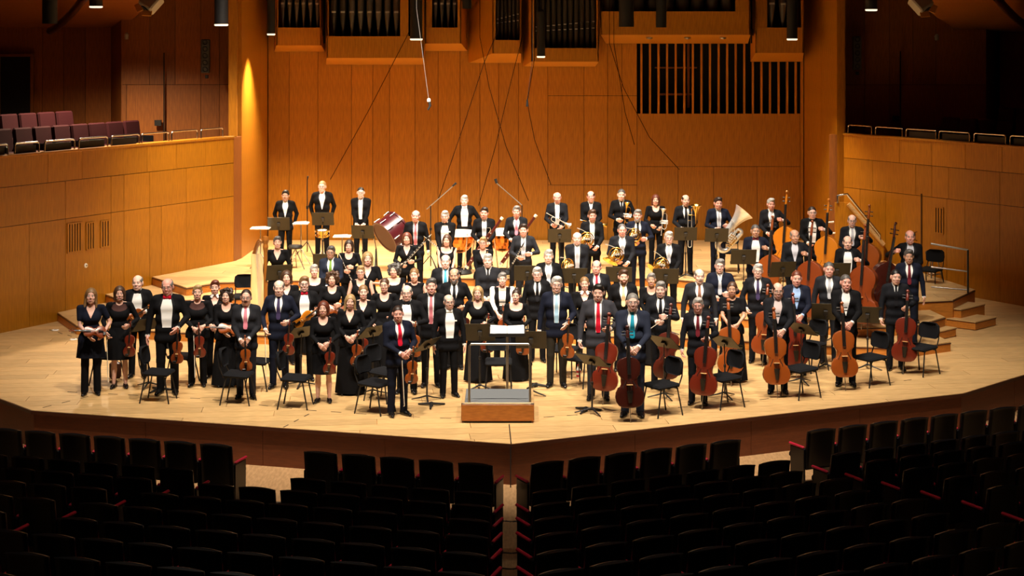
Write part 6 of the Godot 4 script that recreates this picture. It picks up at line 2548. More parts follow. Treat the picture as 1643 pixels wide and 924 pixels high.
func make_prototypes() -> void:
	cache["head_m"] = make_head(true)
	cache["head_f"] = make_head(false)
	cache["hand"] = make_hand(0.35)
	cache["hand_grip"] = make_hand(0.95)
	for k in ["short", "recede", "bald", "crop", "bun", "tied", "bob", "curly", "long"]:
		cache["hair_" + k] = make_hair(k)
	cache["shoe"] = make_shoe(false)
	cache["pump"] = make_shoe(true)
	cache["trousers"] = make_trousers(false)
	cache["trousers_f"] = make_trousers(true)
	cache["skirt_knee"] = make_skirt(0.5, 0.02)
	cache["skirt_mid"] = make_skirt(0.62, 0.04)
	cache["skirt_long"] = make_skirt(0.035, 0.075)
	cache["glasses"] = make_glasses()
	cache["beard"] = make_beard()
	cache["moustache"] = make_moustache()
	M.skin = StandardMaterial3D.new()
	M.skin.vertex_color_use_as_albedo = true
	M.skin.roughness = 0.5
	M.skin.subsurf_scatter_enabled = true
	M.skin.subsurf_scatter_strength = 0.08
	M.shoe = mat(Color8(16, 15, 15), 0.25)
	M.glasses = mat(Color8(28, 24, 22), 0.3)
var hair_tex: Texture2D
func hair_mat(c: Color) -> StandardMaterial3D:
	var key := "hair" + c.to_html()
	if not cloth_cache.has(key):
		if hair_tex == null:
			hair_tex = noise_tex(0.06, 41, Color(0.45, 0.45, 0.45), Color(1, 1, 1), 3, 256)
		var m := mat(c, 0.5)
		m.albedo_texture = hair_tex
		m.uv1_triplanar = true
		m.uv1_scale = Vector3(9, 1.6, 9)
		cloth_cache[key] = m
	return cloth_cache[key]
var cloth_cache := {}
func cloth(c: Color, rough := 0.85) -> StandardMaterial3D:
	var key := c.to_html() + str(rough)
	if not cloth_cache.has(key):
		cloth_cache[key] = mat(c, rough, 0.0, 0.25)
	return cloth_cache[key]
const CLOTH := {"black": Color8(13, 13, 16), "navy": Color8(19, 23, 38), "grey": Color8(50, 50, 56), "dgrey": Color8(32, 33, 38), "charcoal": Color8(22, 23, 28), "bluegrey": Color8(34, 39, 54), "olive": Color8(48, 44, 36)}
const TIES := {"bk": Color8(24, 24, 28), "red": Color8(196, 26, 50), "pink": Color8(214, 130, 148), "rose": Color8(186, 108, 116), "ltblue": Color8(158, 196, 222), "sky": Color8(70, 160, 200), "teal": Color8(26, 136, 162), "maroon": Color8(104, 30, 40), "purple": Color8(60, 50, 84), "green": Color8(112, 146, 62), "cream": Color8(222, 196, 150), "silver": Color8(176, 178, 186), "white": Color8(240, 240, 238), "brown": Color8(128, 88, 70)}
const HAIR := {"white": Color8(226, 222, 216), "grey": Color8(158, 154, 150), "dgrey": Color8(104, 100, 98), "brown": Color8(92, 60, 38), "dbrown": Color8(58, 38, 28), "black": Color8(26, 22, 20), "blond": Color8(206, 168, 112), "dblond": Color8(160, 120, 76), "red": Color8(124, 58, 34)}
const SKIN := {"l": Color(0.71, 0.41, 0.315), "p": Color(0.77, 0.47, 0.38), "r": Color(0.7, 0.345, 0.275), "m": Color(0.5, 0.265, 0.175), "d": Color(0.42, 0.225, 0.145)}
var crowd := {}
# px, top of head, foot pixel or -level, height (0 = from the feet), m/f, turn, hair, hair colour, skin, outfit, tie / neckline, pose, extras, label
func person(id: String, px: float, yt: float, fl: float, hh: float, sex: String, yaw: float, hair: String, hcol: String, skin: String, outfit: String, tie: String, pose: String, extra: String, label: String) -> void:
	var Y := 0.0
	var Z := 0.0
	if fl > 1.0:
		Z = FOC * EYE / (fl - HORIZON)
		hh = (fl - yt) * Z / FOC
	else:
		Y = -fl
		Z = FOC * (EYE - Y - hh) / (yt - HORIZON)
	var at := Vector3((px - CX) / FOC * Z, Y, -Z)
	var male := sex == "m"
	var k := hh / 1.75
	var t := thing("person", label, "person", at, deg_to_rad(yaw))
	var fat := 1.0
	if extra.contains("stout"):
		fat = 1.07
	var fig := Vector3(k * fat, k, k * fat)
	crowd[id] = {"at": at, "k": k, "yaw": deg_to_rad(yaw), "pose": pose, "label": label}
	var sc := Transform3D(Basis.from_scale(fig), Vector3.ZERO)
	# head: turned a little, and scaled against the width of the body
	var rg := RandomNumberGenerator.new()
	rg.seed = hash(id)
	var hy := rg.randf_range(-0.16, 0.16) - deg_to_rad(yaw) * 0.5
	if extra.contains("headl"):
		hy = -0.5
	if extra.contains("headr"):
		hy = 0.5
	var hs := 1.0 if male else 0.96
	hs *= rg.randf_range(1.02, 1.07)
	var ht := Transform3D(Basis.from_euler(Vector3(rg.randf_range(-0.02, 0.1), hy, rg.randf_range(-0.06, 0.06))) * Basis.from_scale(Vector3(hs / fat, hs, hs / fat)), Vector3(0, 1.75 - 0.118 * hs - 0.008, 0.012))
	var tone: Color = SKIN[skin]
	var vary := rg.randf_range(0.93, 1.06)
	tone = Color(tone.r * vary, tone.g * vary, tone.b * vary)
	var lips := Color(tone.r * 0.72, tone.g * 0.42, tone.b * 0.45)
	if not male:
		lips = Color(tone.r * 0.75, tone.g * 0.3, tone.b * 0.36)
	var body := Geo.new()
	add_tinted(body, base_body(pose, male), Transform3D(), tone, lips)
	add_tinted(body, cache["head_m" if male else "head_f"], ht, tone, lips)
	var sleeve := "l"
	if not male and outfit.contains("/"):
		sleeve = outfit.get_slice("/", 1)
	if not male:
		var tp := top_for(pose, sleeve)
		# bare neckline belongs to the body
		var rows := []
		for i in 8:
			var u := i / 7.0
			match tie:
				"v":
					var w := lerpf(0.06, 0.075, minf(u * 3.0, 1.0)) * (1.0 - maxf(u - 0.25, 0.0) * 1.28)
					rows.append([1.475 - 0.2 * u, maxf(w, 0.004), maxf(w, 0.004)])
				"scoop":
					var w := 0.082 * sqrt(maxf(1.0 - pow(maxf(u - 0.2, 0.0) / 0.82, 2.4), 0.01))
					rows.append([1.475 - 0.13 * u, w, w])
				"wide":
					var w := 0.125 * sqrt(maxf(1.0 - pow(maxf(u - 0.3, 0.0) / 0.72, 3.0), 0.01))
					rows.append([1.475 - 0.13 * u, w, w])
				_:
					var w := 0.06 * sqrt(maxf(1.0 - pow(u, 2.0), 0.01))
					rows.append([1.475 - 0.05 * u, w, w])
		var pg := chest_patch(tp.plain, rows, 0.004, 0.02)
		pg.c.resize(pg.v.size())
		pg.c.fill(Color(1, 1, 1, 0))
		add_tinted(body, pg, Transform3D(), tone, lips)
	var bm := mi("body", body.mesh(), M.skin, t)
	bm.transform = sc
	var put := func(called: String, m: Mesh, mt: Material, loc := Transform3D()) -> MeshInstance3D:
		var o := mi(called, m, mt, t)
		o.transform = sc * loc
		return o
	if hair != "none":
		put.call("hair", cache["hair_" + hair], hair_mat(HAIR[hcol]), ht)
	if extra.contains("glasses"):
		put.call("glasses", cache["glasses"], M.glasses, ht)
	if extra.contains("beard"):
		put.call("beard", cache["beard"], cloth(HAIR[hcol], 0.7), ht)
	if extra.contains("tache"):
		put.call("moustache", cache["moustache"], cloth(HAIR[hcol], 0.7), ht)
	if male:
		var oc := outfit.get_slice("/", 0)
		put.call("jacket", jacket(pose).mesh, cloth(CLOTH[oc]))
		var cut := "suit"
		var whole: bool = TIES.has(tie.trim_prefix("bow_"))
		if not whole and tie.ends_with("w"):
			cut = "wide"
			tie = tie.trim_suffix("w")
		elif not whole and tie.ends_with("o"):
			cut = "open"
			tie = tie.trim_suffix("o")
		elif not whole and tie != "none" and tie.ends_with("n"):
			cut = "narrow"
			tie = tie.trim_suffix("n")
		var shc := Color8(238, 238, 236)
		if extra.contains("blueshirt"):
			shc = Color8(150, 180, 226)
		elif extra.contains("pattern"):
			shc = Color8(206, 190, 190)
		elif extra.contains("greyshirt"):
			shc = Color8(192, 194, 206)
		put.call("shirt", shirt_mesh(pose, cut), cloth(shc, 0.75))
		for i in 2:
			put.call("cuff", cuff(pose, i), cloth(shc, 0.75))
		if cut != "narrow":
			put.call("lapels", lapels(pose, cut), cloth(CLOTH[oc].lightened(0.03), 0.5))
		if tie.begins_with("bow_"):
			put.call("bow_tie", tie_mesh(pose, "bow"), cloth(TIES[tie.trim_prefix("bow_")], 0.6))
		elif tie != "none":
			put.call("tie", tie_mesh(pose, "long" if cut == "open" else "tie"), cloth(TIES[tie], 0.55))
		if extra.contains("pochette"):
			var pq := Geo.new()
			pq.box(Vector3(0.1, 1.31, jacket(pose).plain.front(0.1, 1.31) + 0.006), Vector3(0.04, 0.025, 0.01), 0.003)
			put.call("pocket_square", pq.mesh(), M.white)
		var tc: Color = CLOTH[outfit.get_slice("/", 1)] if outfit.contains("/") else CLOTH[oc]
		put.call("trousers", cache["trousers"], cloth(tc.darkened(0.12)))
		for s in [-1.0, 1.0]:
			put.call("shoe", cache["shoe"], M.shoe, Transform3D(Basis(Vector3.UP, s * 0.22), Vector3(s * 0.102, 0, 0.0)))
	else:
		var kind := outfit.get_slice("/", 0)
		var cc: Color = CLOTH[outfit.get_slice("/", 2)] if outfit.get_slice_count("/") > 2 else CLOTH["black"]
		var tp := top_for(pose, sleeve)
		if kind == "vest":
			put.call("waistcoat", top_for(pose, "n").mesh, cloth(CLOTH["black"]))
			var vr := []
			for i in 8:
				var u := i / 7.0
				var w := lerpf(0.07, 0.055, u)
				vr.append([1.47 - 0.34 * u, w, w])
			put.call("blouse_front", chest_patch(tp.plain, vr, 0.003, 0.012).mesh(), cloth(Color8(226, 224, 220)))
			for i in 2:
				var sf := cell_box(0.52, 0.7, 0.0165)
				var sd := -1.0 if i == 0 else 1.0
				var s := Vector3(SH.x * sd, SH.y, SH.z)
				var w := wrist(s, poses[pose][i])
				var e := elbow(s, w, sd)
				sf.cap(s, e, 0.062, 0.052, 0.03)
				sf.cap(e, e.lerp(w, 0.45), 0.052, 0.046, 0.02)
				put.call("blouse_sleeve", sf.geo().mesh(), cloth(Color8(232, 230, 226)))
		else:
			put.call("top", tp.mesh, cloth(cc))
		if extra.contains("sheer"):
			var rows := []
			for i in 9:
				var u := i / 8.0
				var w := lerpf(0.1, 0.135, minf(u * 2.0, 1.0)) * sqrt(maxf(1.0 - pow(maxf(u - 0.45, 0.0) / 0.56, 2.0), 0.02))
				rows.append([1.45 - 0.12 * u, w, w])
			put.call("lace_yoke", chest_patch(tp.plain, rows, 0.003, 0.01).mesh(), cloth(Color8(74, 50, 47), 0.9))
		if extra.contains("collar"):
			var cg := Geo.new()
			for s in [-1.0, 1.0]:
				cg.box(Vector3(s * 0.05, 1.47, 0.065), Vector3(0.05, 0.07, 0.012), 0.004, Basis(Vector3.BACK, s * 0.5) * Basis(Vector3.UP, s * 0.5))
			put.call("white_collar", cg.mesh(), M.white)
		match kind:
			"long":
				put.call("skirt", cache["skirt_long"], cloth(cc))
			"knee":
				put.call("skirt", cache["skirt_knee"], cloth(cc))
			"tunic":
				put.call("tunic_skirt", cache["skirt_mid"], cloth(cc.darkened(0.35)))
				put.call("trousers", cache["trousers_f"], cloth(CLOTH["black"]))
			_:
				put.call("trousers", cache["trousers_f"], cloth(CLOTH["black"]))
		for s in [-1.0, 1.0]:
			put.call("shoe", cache["pump"] if kind == "knee" else cache["shoe"], M.shoe, Transform3D(Basis(Vector3.UP, s * 0.2) * Basis.from_scale(Vector3(0.9, 0.9, 0.9)), Vector3(s * 0.1, 0, 0.0)))
# an instrument in the hands of person id: local offset in that person's frame
func give(id: String, kind: String, at: Vector3, rot: Vector3, varn := 0) -> void:
	var p: Dictionary = crowd[id]
	var names := {"violin": "violin", "viola": "viola", "cello": "cello", "double_bass": "double bass", "bow": "bow", "french_horn": "horn", "trumpet": "trumpet", "trombone": "trombone", "tuba": "tuba", "flute": "flute", "clarinet": "clarinet", "oboe": "oboe", "bassoon": "bassoon", "bass_clarinet": "bass clarinet"}
	var tint := ["orange-brown", "red-brown", "dark red", "golden", "very dark", "brown"]
	var pre: String = tint[varn] + " " if kind in ["violin", "viola", "cello", "double_bass"] else ""
	var t := thing(kind, "%s%s of the %s" % [pre, names[kind], p.label], names[kind], Vector3.ZERO, 0.0, {"violin": "violins", "viola": "violas", "cello": "cellos", "double_bass": "double basses", "bow": "bows", "french_horn": "horns"}.get(kind, ""))
	var pt := Transform3D(Basis(Vector3.UP, p.yaw), p.at)
	var lp: Vector3 = at * p.k
	if kind in ["cello", "double_bass"]:
		lp.y = at.y
	t.transform = pt * Transform3D(Basis.from_euler(rot), lp)
	match kind:
		"violin": string_parts(t, 0.356, 0.032, 0.016, 0.135, M.varnish[varn], 0.0)
		"viola": string_parts(t, 0.41, 0.038, 0.018, 0.15, M.varnish[varn], 0.0)
		"cello": string_parts(t, 0.76, 0.12, 0.026, 0.28, M.varnish[varn], 0.22)
		"double_bass": string_parts(t, 1.07, 0.19, 0.03, 0.47, M.varnish[varn], 0.12, true)
		"bow": bow_parts(t, 0.73)
		"french_horn": horn_parts(t)
		"trumpet": trumpet_parts(t, M.silver if varn else M.brass)
		"trombone": trombone_parts(t)
		"tuba": tuba_parts(t)
		"flute": stick_parts(t, 0.64, 0.0105, M.silver, 0.0105, M.chrome, M.silver)
		"clarinet": stick_parts(t, 0.62, 0.014, M.ebony, 0.032, M.silver, M.ebony)
		"oboe": stick_parts(t, 0.6, 0.012, M.ebony, 0.022, M.silver, M.spruce)
		"bass_clarinet": stick_parts(t, 0.95, 0.017, M.ebony, 0.05, M.silver, M.silver)
		"bassoon": bassoon_parts(t)
# usual ways of holding things
func hold(id: String, how: String, varn := 0, kind := "violin") -> void:
	var p: Dictionary = crowd[id]
	var L: Vector3 = poses[p.pose][0]
	var R: Vector3 = poses[p.pose][1]
	match how:
		"down":       # hanging upright from the hand on the viewer's right
			give(id, kind, R + Vector3(0.01, -0.52, 0.045), Vector3(0.05, -0.15, -0.05), varn)
		"downc":
			give(id, kind, (L + R) * 0.5 + Vector3(0.03, -0.5, 0.06), Vector3(0.06, 0.1, 0.03), varn)
		"across":     # diagonal over the chest, scroll up to the viewer's right
			give(id, kind, Vector3(-0.18, 0.98, 0.3), Vector3(0.1, 0, -0.95), varn)
		"level":
			give(id, kind, Vector3(0.24, 1.05, 0.22), Vector3(-0.5, 0.2, 1.45), varn)
		"bow":
			give(id, "bow", L + Vector3(0.0, -0.07, 0.05), Vector3(-0.06, 0.3, 0.02))
		"bowr":
			give(id, "bow", R + Vector3(0.0, -0.05, 0.05), Vector3(-0.05, 0.2, -0.03))
		"bowx":
			give(id, "bow", R + Vector3(0.02, 0.02, 0.05), Vector3(0.0, 0.0, -0.95))
		"cello":
			give(id, "cello", Vector3(0.09, 0.22, 0.4), Vector3(-0.12, -0.1, -0.06), varn)
		"celloc":
			give(id, "cello", Vector3(-0.02, 0.22, 0.42), Vector3(-0.13, 0.1, 0.03), varn)
		"bass":
			give(id, "double_bass", Vector3(0.24, 0.12, 0.42), Vector3(-0.1, -0.35, -0.02), varn)
		"bassl":
			give(id, "double_bass", Vector3(-0.62, 0.13, 0.36), Vector3(-0.06, 0.25, -0.2), varn)

func people() -> void:
	person("v1", 146, 462, 633, 0, "f", 12, "long", "dblond", "l", "tunic/s/navy", "v", "tuck", "", "leftmost woman in a navy tunic over black trousers")
	person("v2", 192, 459, 622, 0, "f", 8, "bob", "brown", "l", "knee/l", "high", "vdown", "sheer", "woman with a brown bob and sheer-shouldered black knee dress")
	person("v3", 221, 441, 605, 0, "m", 6, "bald", "grey", "p", "black", "bow_bkw", "chest", "", "balding man with black bow tie behind the leftmost women")
	person("v4", 269, 446, 631, 0, "m", 4, "bald", "grey", "r", "black", "bow_redw", "rside", "glasses stout", "big bald man with a red bow tie and wide white shirt")
	person("v5", 317, 457, 619, 0, "f", 4, "short", "blond", "l", "trous/l", "high", "vboth", "sheer", "short-haired blonde woman in black trousers at left")
	person("v6", 345, 449, 0, 1.66, "f", 6, "short", "red", "l", "trous/l", "v", "clasp", "collar", "woman with dark red hair and white collar at left")
	person("v7", 363, 463, 0, 1.62, "f", 8, "curly", "dbrown", "l", "long/l", "scoop", "tuck", "", "woman with dark curly hair beside the moustached man")
	person("v8", 395, 464, 638, 0, "m", 2, "recede", "dbrown", "l", "dgrey", "pink", "clasp", "glasses tache", "moustached man in dark grey suit with pink tie")
	person("v9", 448, 449, 622, 0, "m", 0, "bald", "grey", "p", "navy", "purple", "vdown", "", "grey balding man in navy suit with dark tie")
	person("v10", 488, 443, 0, 1.76, "m", 10, "short", "dblond", "p", "black", "bow_redw", "chest", "glasses", "blond man with glasses and small red bow tie")
	person("v11", 460, 434, 0, 1.66, "f", 5, "bob", "brown", "l", "trous/l", "v", "clasp", "", "brown-haired woman half hidden below the harpist")
	person("v12", 504, 424, 0, 1.64, "f", 5, "short", "white", "p", "long/l", "wide", "low", "", "white-haired woman with wide neckline behind the second violins")
	person("v13", 533, 436, 0, 1.64, "f", 5, "curly", "brown", "l", "long/l", "scoop", "chest", "", "woman with big curly brown hair and square neckline")
	person("v14", 519, 483, 645, 0, "f", 0, "bob", "red", "l", "knee/l", "scoop", "vboth", "", "red-haired woman in a black knee-length dress at the front")
	person("v15", 562, 472, 632, 0, "f", 0, "long", "blond", "l", "long/l", "v", "vboth", "", "blonde woman in a long black V-neck dress")
	person("v16", 583, 457, 0, 1.66, "f", 0, "tied", "dblond", "p", "long/l", "v", "clasp", "", "fair woman with tied hair behind the long-dressed blonde")
	person("v17", 617, 446, 0, 1.68, "f", 0, "tied", "brown", "l", "long/l", "scoop", "vdown", "glasses", "tall woman with glasses and tied brown hair in black")
	person("v18", 579, 426, 0, 1.64, "f", 0, "short", "blond", "l", "long/n", "scoop", "side", "glasses", "blonde woman with glasses and bare arms")
	person("v19", 590, 404, 0, 1.76, "f", 0, "bob", "blond", "l", "trous/s", "v", "high", "", "woman with a blond fringe bob raising her forearm")
	person("v20", 632, 423, 0, 1.66, "f", 0, "curly", "dgrey", "l", "long/l", "wide", "low", "", "woman with long grey curly hair")
	person("v21", 665, 430, 0, 1.66, "f", 0, "tied", "dblond", "l", "long/n", "high", "side", "", "woman with pulled-back fair hair in a sleeveless black top")
	person("v22", 653, 457, 0, 1.76, "m", -4, "bald", "grey", "p", "black", "bow_bkw", "chest", "glasses stout", "grey man with glasses and black bow tie behind the concertmaster")
	person("v23", 692, 446, 0, 1.8, "m", 0, "short", "dgrey", "r", "black", "roseo", "rside", "", "ruddy man with grey-brown hair and long pink tie")
	person("cm", 638, 490, 666, 0, "m", 24, "crop", "dbrown", "r", "navy", "red", "vboth", "stout", "man in navy suit with striped red tie at the very front")
	person("cond", 720, 472, 636, 0, "m", 14, "bald", "grey", "p", "black", "bow_whitew", "side", "glasses pochette", "conductor in black tails with white bow tie")
	person("v26", 729, 430, 0, 1.76, "m", 0, "bald", "dgrey", "m", "black", "bk", "vdown", "beard", "grey-bearded man in black behind the conductor")
	person("v27", 715, 408, 0, 1.78, "m", 0, "bald", "grey", "p", "charcoal", "skyo", "side", "stout", "bald man with a bright blue tie above the conductor")
	person("a28", 767, 459, 612, 0, "f", -2, "long", "blond", "l", "long/l", "scoop", "vdown", "", "blonde woman with lace sleeves left of the conductor's desk")
	person("a29", 806, 437, 0, 1.64, "f", 0, "short", "grey", "p", "vest/l", "v", "clasp", "", "grey-haired woman in white blouse and black waistcoat")
	person("a30", 828, 464, 610, 0, "f", 0, "bun", "dbrown", "l", "long/l", "wide", "vboth", "", "dark-haired woman in long black dress behind the score")
	person("a31", 783, 407, 0, 1.78, "m", 0, "short", "white", "p", "dgrey", "bkn", "clasp", "", "white-haired man in dark grey suit behind the violas")
	person("a32", 862, 428, 580, 0, "m", 0, "short", "white", "p", "black", "bk", "side", "glasses", "white-haired man with glasses in a black suit and dark tie")
	person("a33", 893, 443, 620, 0, "m", -2, "short", "white", "p", "navy/olive", "ltblueo", "rside", "glasses", "white-haired man in navy jacket with pale blue tie")
	person("a34", 880, 400, 0, 1.79, "m", 0, "short", "white", "p", "black", "silver", "side", "", "white-haired man with silver tie in the centre")
	person("a35", 938, 444, 0, 1.66, "f", 0, "tied", "dblond", "l", "trous/l", "v", "clasp", "collar", "woman with tied hair and white collar behind the red-tie cellist")
	person("a36", 957, 417, 0, 1.76, "m", 0, "bald", "dgrey", "r", "charcoal", "red", "side", "", "bald man with a red tie in front of the horns")
	person("c37", 960, 455, 640, 0, "m", -4, "short", "black", "l", "grey", "redo", "cello", "stout", "dark-haired cellist in grey jacket with long red tie")
	person("c38", 1000, 432, 0, 1.76, "m", -2, "short", "brown", "l", "black", "cream", "side", "beard", "bearded brown-haired man with a cream tie")
	person("c39", 1015, 470, 667, 0, "m", -6, "crop", "grey", "p", "bluegrey", "teal", "celloc", "glasses stout", "foremost cellist with glasses and a teal tie")
	person("c40", 1045, 438, 0, 1.62, "f", -4, "short", "grey", "m", "long/l", "scoop", "clasp", "", "grey-haired woman in black among the cellos")
	person("c41", 1060, 451, 0, 1.76, "m", -6, "short", "grey", "p", "charcoal", "bk", "high", "", "grey-haired cellist holding his bow up diagonally")
	person("c42", 1122, 431, 0, 1.76, "m", -4, "bald", "grey", "p", "dgrey", "brown", "side", "tache stout", "bald man with grey moustache and brown tie")
	person("c43", 1155, 415, 0, 1.78, "m", -6, "short", "grey", "p", "navy", "silvern", "chest", "glasses", "grey-haired man with glasses behind the woman cellist")
	person("c44", 1216, 423, 0, 1.76, "m", -8, "short", "white", "p", "charcoal", "purple", "vdown", "glasses", "white-haired man with purple tie behind the bald cellist")
	person("c45", 1120, 477, 648, 0, "m", -8, "short", "white", "r", "charcoal", "maroon", "cello", "glasses", "white-haired front cellist with glasses and maroon tie")
	person("c46", 1175, 452, 0, 1.68, "f", -8, "tied", "brown", "m", "long/s", "high", "celloc", "", "brown-haired woman cellist with short sleeves")
	person("c47", 1248, 453, 630, 0, "m", -8, "bald", "dbrown", "l", "charcoal", "none", "celloc", "glasses pattern", "bald cellist with glasses and patterned shirt")
	person("c48", 1278, 434, 0, 1.78, "m", -8, "crop", "red", "r", "navy", "none", "celloc", "blueshirt", "short-haired cellist with an open light blue shirt")
	person("c49", 1330, 420, 0, 1.8, "m", -6, "crop", "dgrey", "r", "dgrey", "silver", "side", "", "bald man in grey suit with a light tie among the cellos")
	person("c50", 1357, 440, 618, 0, "m", -10, "crop", "dgrey", "r", "black", "none", "celloc", "", "cellist with hands folded on his cello, open collar")
	person("c51", 1437, 432, 593, 0, "m", -6, "crop", "black", "l", "charcoal", "bkn", "cello", "", "rightmost cellist with short dark hair")
	person("b52", 1458, 400, -.18, 1.75, "m", -6, "short", "dgrey", "m", "navy", "maroon", "side", "", "man with a dark red tie at the far right")
	person("b1", 1237, 318, -.54, 1.76, "m", -4, "short", "white", "r", "charcoal", "silver", "bass", "", "white-haired bass player at the back")
	person("b2", 1303, 331, -.54, 1.76, "m", -6, "crop", "dbrown", "p", "black", "bow_bkw", "bass", "glasses", "bass player with glasses and a bow tie beside the rail")
	person("b3", 1367, 344, -.54, 1.72, "m", -6, "bald", "grey", "p", "charcoal", "silver", "bass", "glasses", "bald bass player in front of the wooden stair")
	person("b4", 1460, 369, -.36, 1.76, "m", -8, "bald", "grey", "r", "black", "none", "bassl", "greyshirt", "rightmost bald bass player holding a high neck")
	person("b5", 1212, 360, -.36, 1.74, "m", -4, "crop", "dgrey", "m", "navy", "bow_maroonw", "bass", "", "bass player with a dark red bow tie")
	person("b6", 1275, 368, -.36, 1.74, "m", -6, "bald", "grey", "m", "charcoal", "none", "bass", "greyshirt", "smiling bass player with an open pale collar")
	person("b7", 1360, 378, -.36, 1.70, "m", -8, "bald", "dgrey", "l", "black", "bow_bkw", "bass", "", "bass player with black bow tie in the lower row")
	person("p1", 458, 305, -.54, 1.70, "m", 4, "short", "black", "d", "black", "none", "behind", "", "slim dark-haired percussionist at the far left")
	person("p2", 517, 290, -.54, 1.85, "m", 4, "crop", "blond", "p", "black", "none", "behind", "glasses", "tall blond percussionist with glasses")
	person("p3", 579, 300, -.54, 1.78, "m", 0, "crop", "black", "p", "black", "whiteo", "low", "glasses", "percussionist with short black hair and clasped hands")
	person("ti", 745, 313, -.54, 1.67, "m", 4, "short", "white", "p", "black", "bow_whitew", "wide", "stout", "white-haired timpanist with spread arms")
	person("w1", 667, 337, -.36, 1.76, "m", 0, "bald", "grey", "r", "black", "roseo", "side", "", "balding man with a pink tie left of the timpani")
	person("w2", 714, 338, -.36, 1.74, "m", 0, "short", "white", "p", "black", "bow_bkw", "low", "glasses pochette", "white-haired woodwind player with glasses and bow tie")
	person("w3", 777, 332, -.36, 1.76, "m", 0, "short", "dbrown", "r", "black", "silvero", "horn", "", "dark-haired bassoonist at the left")
	person("w4", 829, 330, -.36, 1.76, "m", -4, "short", "grey", "r", "charcoal", "pink", "horn", "", "grey-haired bassoonist with a pink tie")
	person("w5", 653, 373, -.18, 1.66, "f", 0, "bob", "red", "l", "trous/l", "v", "chest", "", "red-brown haired woman with a long dark wind instrument")
	person("w6", 717, 376, -.18, 1.64, "f", 0, "long", "brown", "l", "long/n", "wide", "low", "", "long-haired woman in an off-shoulder black dress")
	person("w7", 775, 380, -.18, 1.62, "f", 0, "short", "blond", "l", "trous/l", "v", "low", "glasses", "short-haired blonde woman below the bassoonists")
	person("w8", 840, 359, -.18, 1.76, "m", -2, "short", "dbrown", "r", "dgrey", "silvero", "chest", "", "dark-haired man in grey suit right of the bassoonists")
	person("hp", 445, 379, -.18, 1.68, "f", 6, "short", "dgrey", "l", "long/l", "v", "side", "", "grey-haired harpist in black beside the harp")
	person("w9", 531, 394, -.18, 1.68, "m", 0, "short", "dgrey", "m", "bluegrey", "green", "clasp", "glasses", "man with glasses and a green tie")
	person("w10", 560, 385, -.18, 1.62, "f", 0, "bob", "dbrown", "l", "trous/l", "scoop", "high", "", "woman with a dark bob holding a flute")
	person("t1", 894, 308, -.54, 1.76, "m", 0, "bald", "white", "r", "charcoal", "whiteo", "horn", "", "leftmost trumpeter with white hair")
	person("t2", 948, 306, -.54, 1.78, "m", 0, "bald", "dbrown", "r", "black", "silvern", "clasp", "glasses", "balding trumpeter with glasses, second from left")
	person("t3", 997, 303, -.54, 1.8, "m", 0, "crop", "dgrey", "l", "black", "bkn", "chest", "", "tallest trumpeter holding his trumpet upright")
	person("t4", 1052, 312, -.54, 1.68, "f", 0, "bob", "red", "l", "trous/l", "scoop", "horn", "", "red-haired woman among the brass")
	person("t5", 1100, 312, -.54, 1.78, "m", 0, "bald", "dbrown", "l", "charcoal", "bk", "horn", "", "bald trombonist behind a music stand")
	person("t6", 1152, 316, -.54, 1.78, "m", 6, "short", "dbrown", "r", "navy", "silvero", "chest", "", "dark-haired tuba player behind a music stand")
	person("h1", 950, 336, -.36, 1.78, "m", 0, "short", "brown", "r", "black", "whiteo", "horn", "", "brown-haired horn player with open collar")
	person("h2", 1023, 336, -.36, 1.78, "m", 0, "short", "grey", "r", "navy", "bk", "chest", "beard", "grey-bearded horn player behind a music stand")
	person("h3", 998, 359, -.18, 1.78, "m", 0, "recede", "dgrey", "r", "charcoal", "silver", "horn", "stout", "stout horn player in the middle of the horns")
	person("h4", 926, 372, -.18, 1.74, "m", 0, "bald", "white", "p", "charcoal", "silvero", "low", "stout", "leftmost horn player with white hair and silver tie")
	person("h5", 1073, 371, -.18, 1.76, "m", -4, "short", "white", "p", "black", "silver", "horn", "glasses", "rightmost horn player with white hair and glasses")
	hold("v1", "level", 5)
	hold("v2", "down", 1)
	hold("v2", "bow")
	hold("v3", "across", 0)
	hold("v4", "down", 5)
	hold("v5", "downc", 1)
	hold("v5", "bow")
	hold("v7", "level", 0)
	hold("v8", "downc", 0)
	hold("v9", "down", 1)
	hold("v9", "bow")
	hold("v10", "across", 3)
	hold("v13", "level", 0)
	hold("v14", "down", 1)
	hold("v15", "down", 5)
	hold("v16", "downc", 1)
	hold("v17", "down", 2)
	hold("v17", "bow")
	hold("v22", "down", 0)
	hold("v26", "down", 4)
	hold("v26", "bow")
	hold("cm", "down", 0)
	hold("cm", "bow")
	hold("a28", "down", 1, "viola")
	hold("a29", "downc", 5, "viola")
	hold("a30", "down", 0, "viola")
	hold("a33", "down", 0, "viola")
	hold("c43", "down", 0, "viola")
	hold("v23", "bowr")
	hold("c37", "cello", 1)
	hold("c39", "celloc", 4)
	hold("c41", "cello", 2)
	hold("c41", "bowx")
	hold("c44", "cello", 5)
	hold("c45", "cello", 1)
	hold("c46", "celloc", 0)
	hold("c47", "celloc", 0)
	hold("c48", "celloc", 1)
	hold("c50", "celloc", 0)
	hold("c51", "cello", 1)
	hold("b1", "bass", 3)
	hold("b2", "bass", 3)
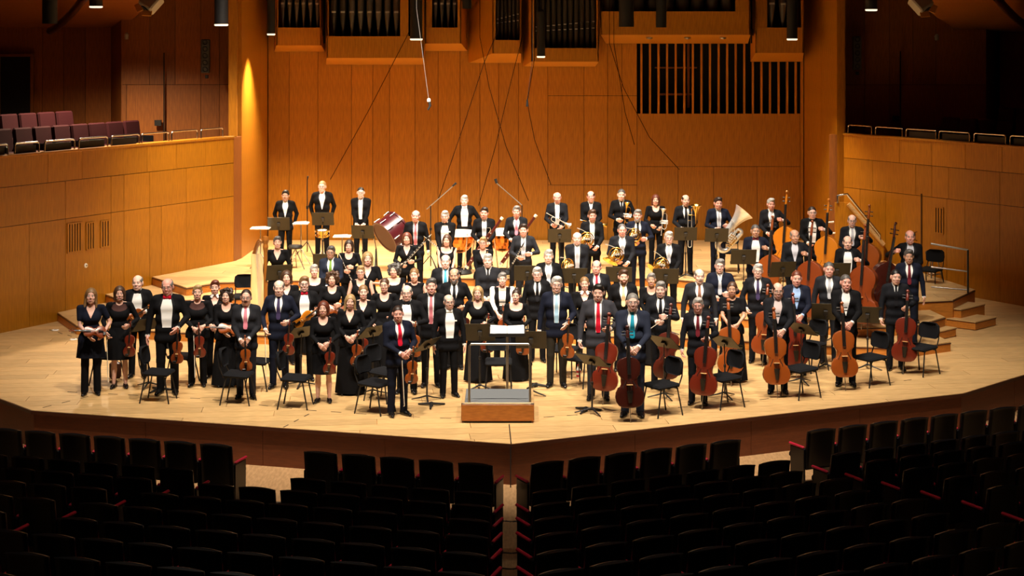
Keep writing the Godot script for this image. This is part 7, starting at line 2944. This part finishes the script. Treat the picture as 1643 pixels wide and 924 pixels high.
	hold("b3", "bass", 0)
	hold("b4", "bassl", 4)
	hold("b5", "bass", 0)
	hold("b6", "bass", 5)
	hold("b7", "bass", 5)
	give("w3", "bassoon", Vector3(-0.38, 0.47, 0.3), Vector3(0.0, 0.0, -0.62))
	give("w4", "bassoon", Vector3(-0.33, 0.5, 0.3), Vector3(0.0, 0.0, -0.62))
	give("w5", "bass_clarinet", Vector3(-0.18, 0.98, 0.3), Vector3(0.0, 0.0, -0.75))
	give("w7", "oboe", Vector3(-0.1, 0.8, 0.26), Vector3(0.0, 0.0, -0.3))
	give("w8", "clarinet", Vector3(-0.28, 0.85, 0.3), Vector3(0.0, 0.0, -0.5))
	give("w10", "flute", Vector3(0.12, 0.86, 0.28), Vector3(0.0, 0.0, 0.45))
	give("w2", "flute", Vector3(0.1, 0.8, 0.25), Vector3(0.0, 0.0, 0.9))
	give("t1", "trumpet", Vector3(0.0, 1.12, 0.31), Vector3(0.0, 0.2, -0.5), 1)
	give("t2", "trumpet", Vector3(0.05, 1.02, 0.28), Vector3(0.0, 0.0, -0.2))
	give("t3", "trumpet", Vector3(0.12, 1.2, 0.31), Vector3(0.0, 0.0, 1.45))
	give("t4", "trumpet", Vector3(0.18, 1.14, 0.31), Vector3(0.0, 0.0, 1.5), 1)
	give("t5", "trombone", Vector3(0.06, 1.12, 0.31), Vector3(0.0, 0.0, 0.0))
	give("t6", "tuba", Vector3(-0.02, 0.92, 0.42), Vector3(0.0, 0.0, -0.72))
	give("h1", "french_horn", Vector3(-0.13, 1.16, 0.32), Vector3(0.0, 0.0, 0.0))
	give("h2", "french_horn", Vector3(-0.1, 1.24, 0.32), Vector3(0.0, 0.0, 0.3))
	give("h3", "french_horn", Vector3(-0.14, 1.16, 0.33), Vector3(0.0, 0.0, 0.1))
	give("h4", "french_horn", Vector3(-0.2, 1.1, 0.3), Vector3(0.0, 0.6, 0.2))
	give("h5", "french_horn", Vector3(-0.15, 1.12, 0.32), Vector3(0.0, 0.0, -0.2))
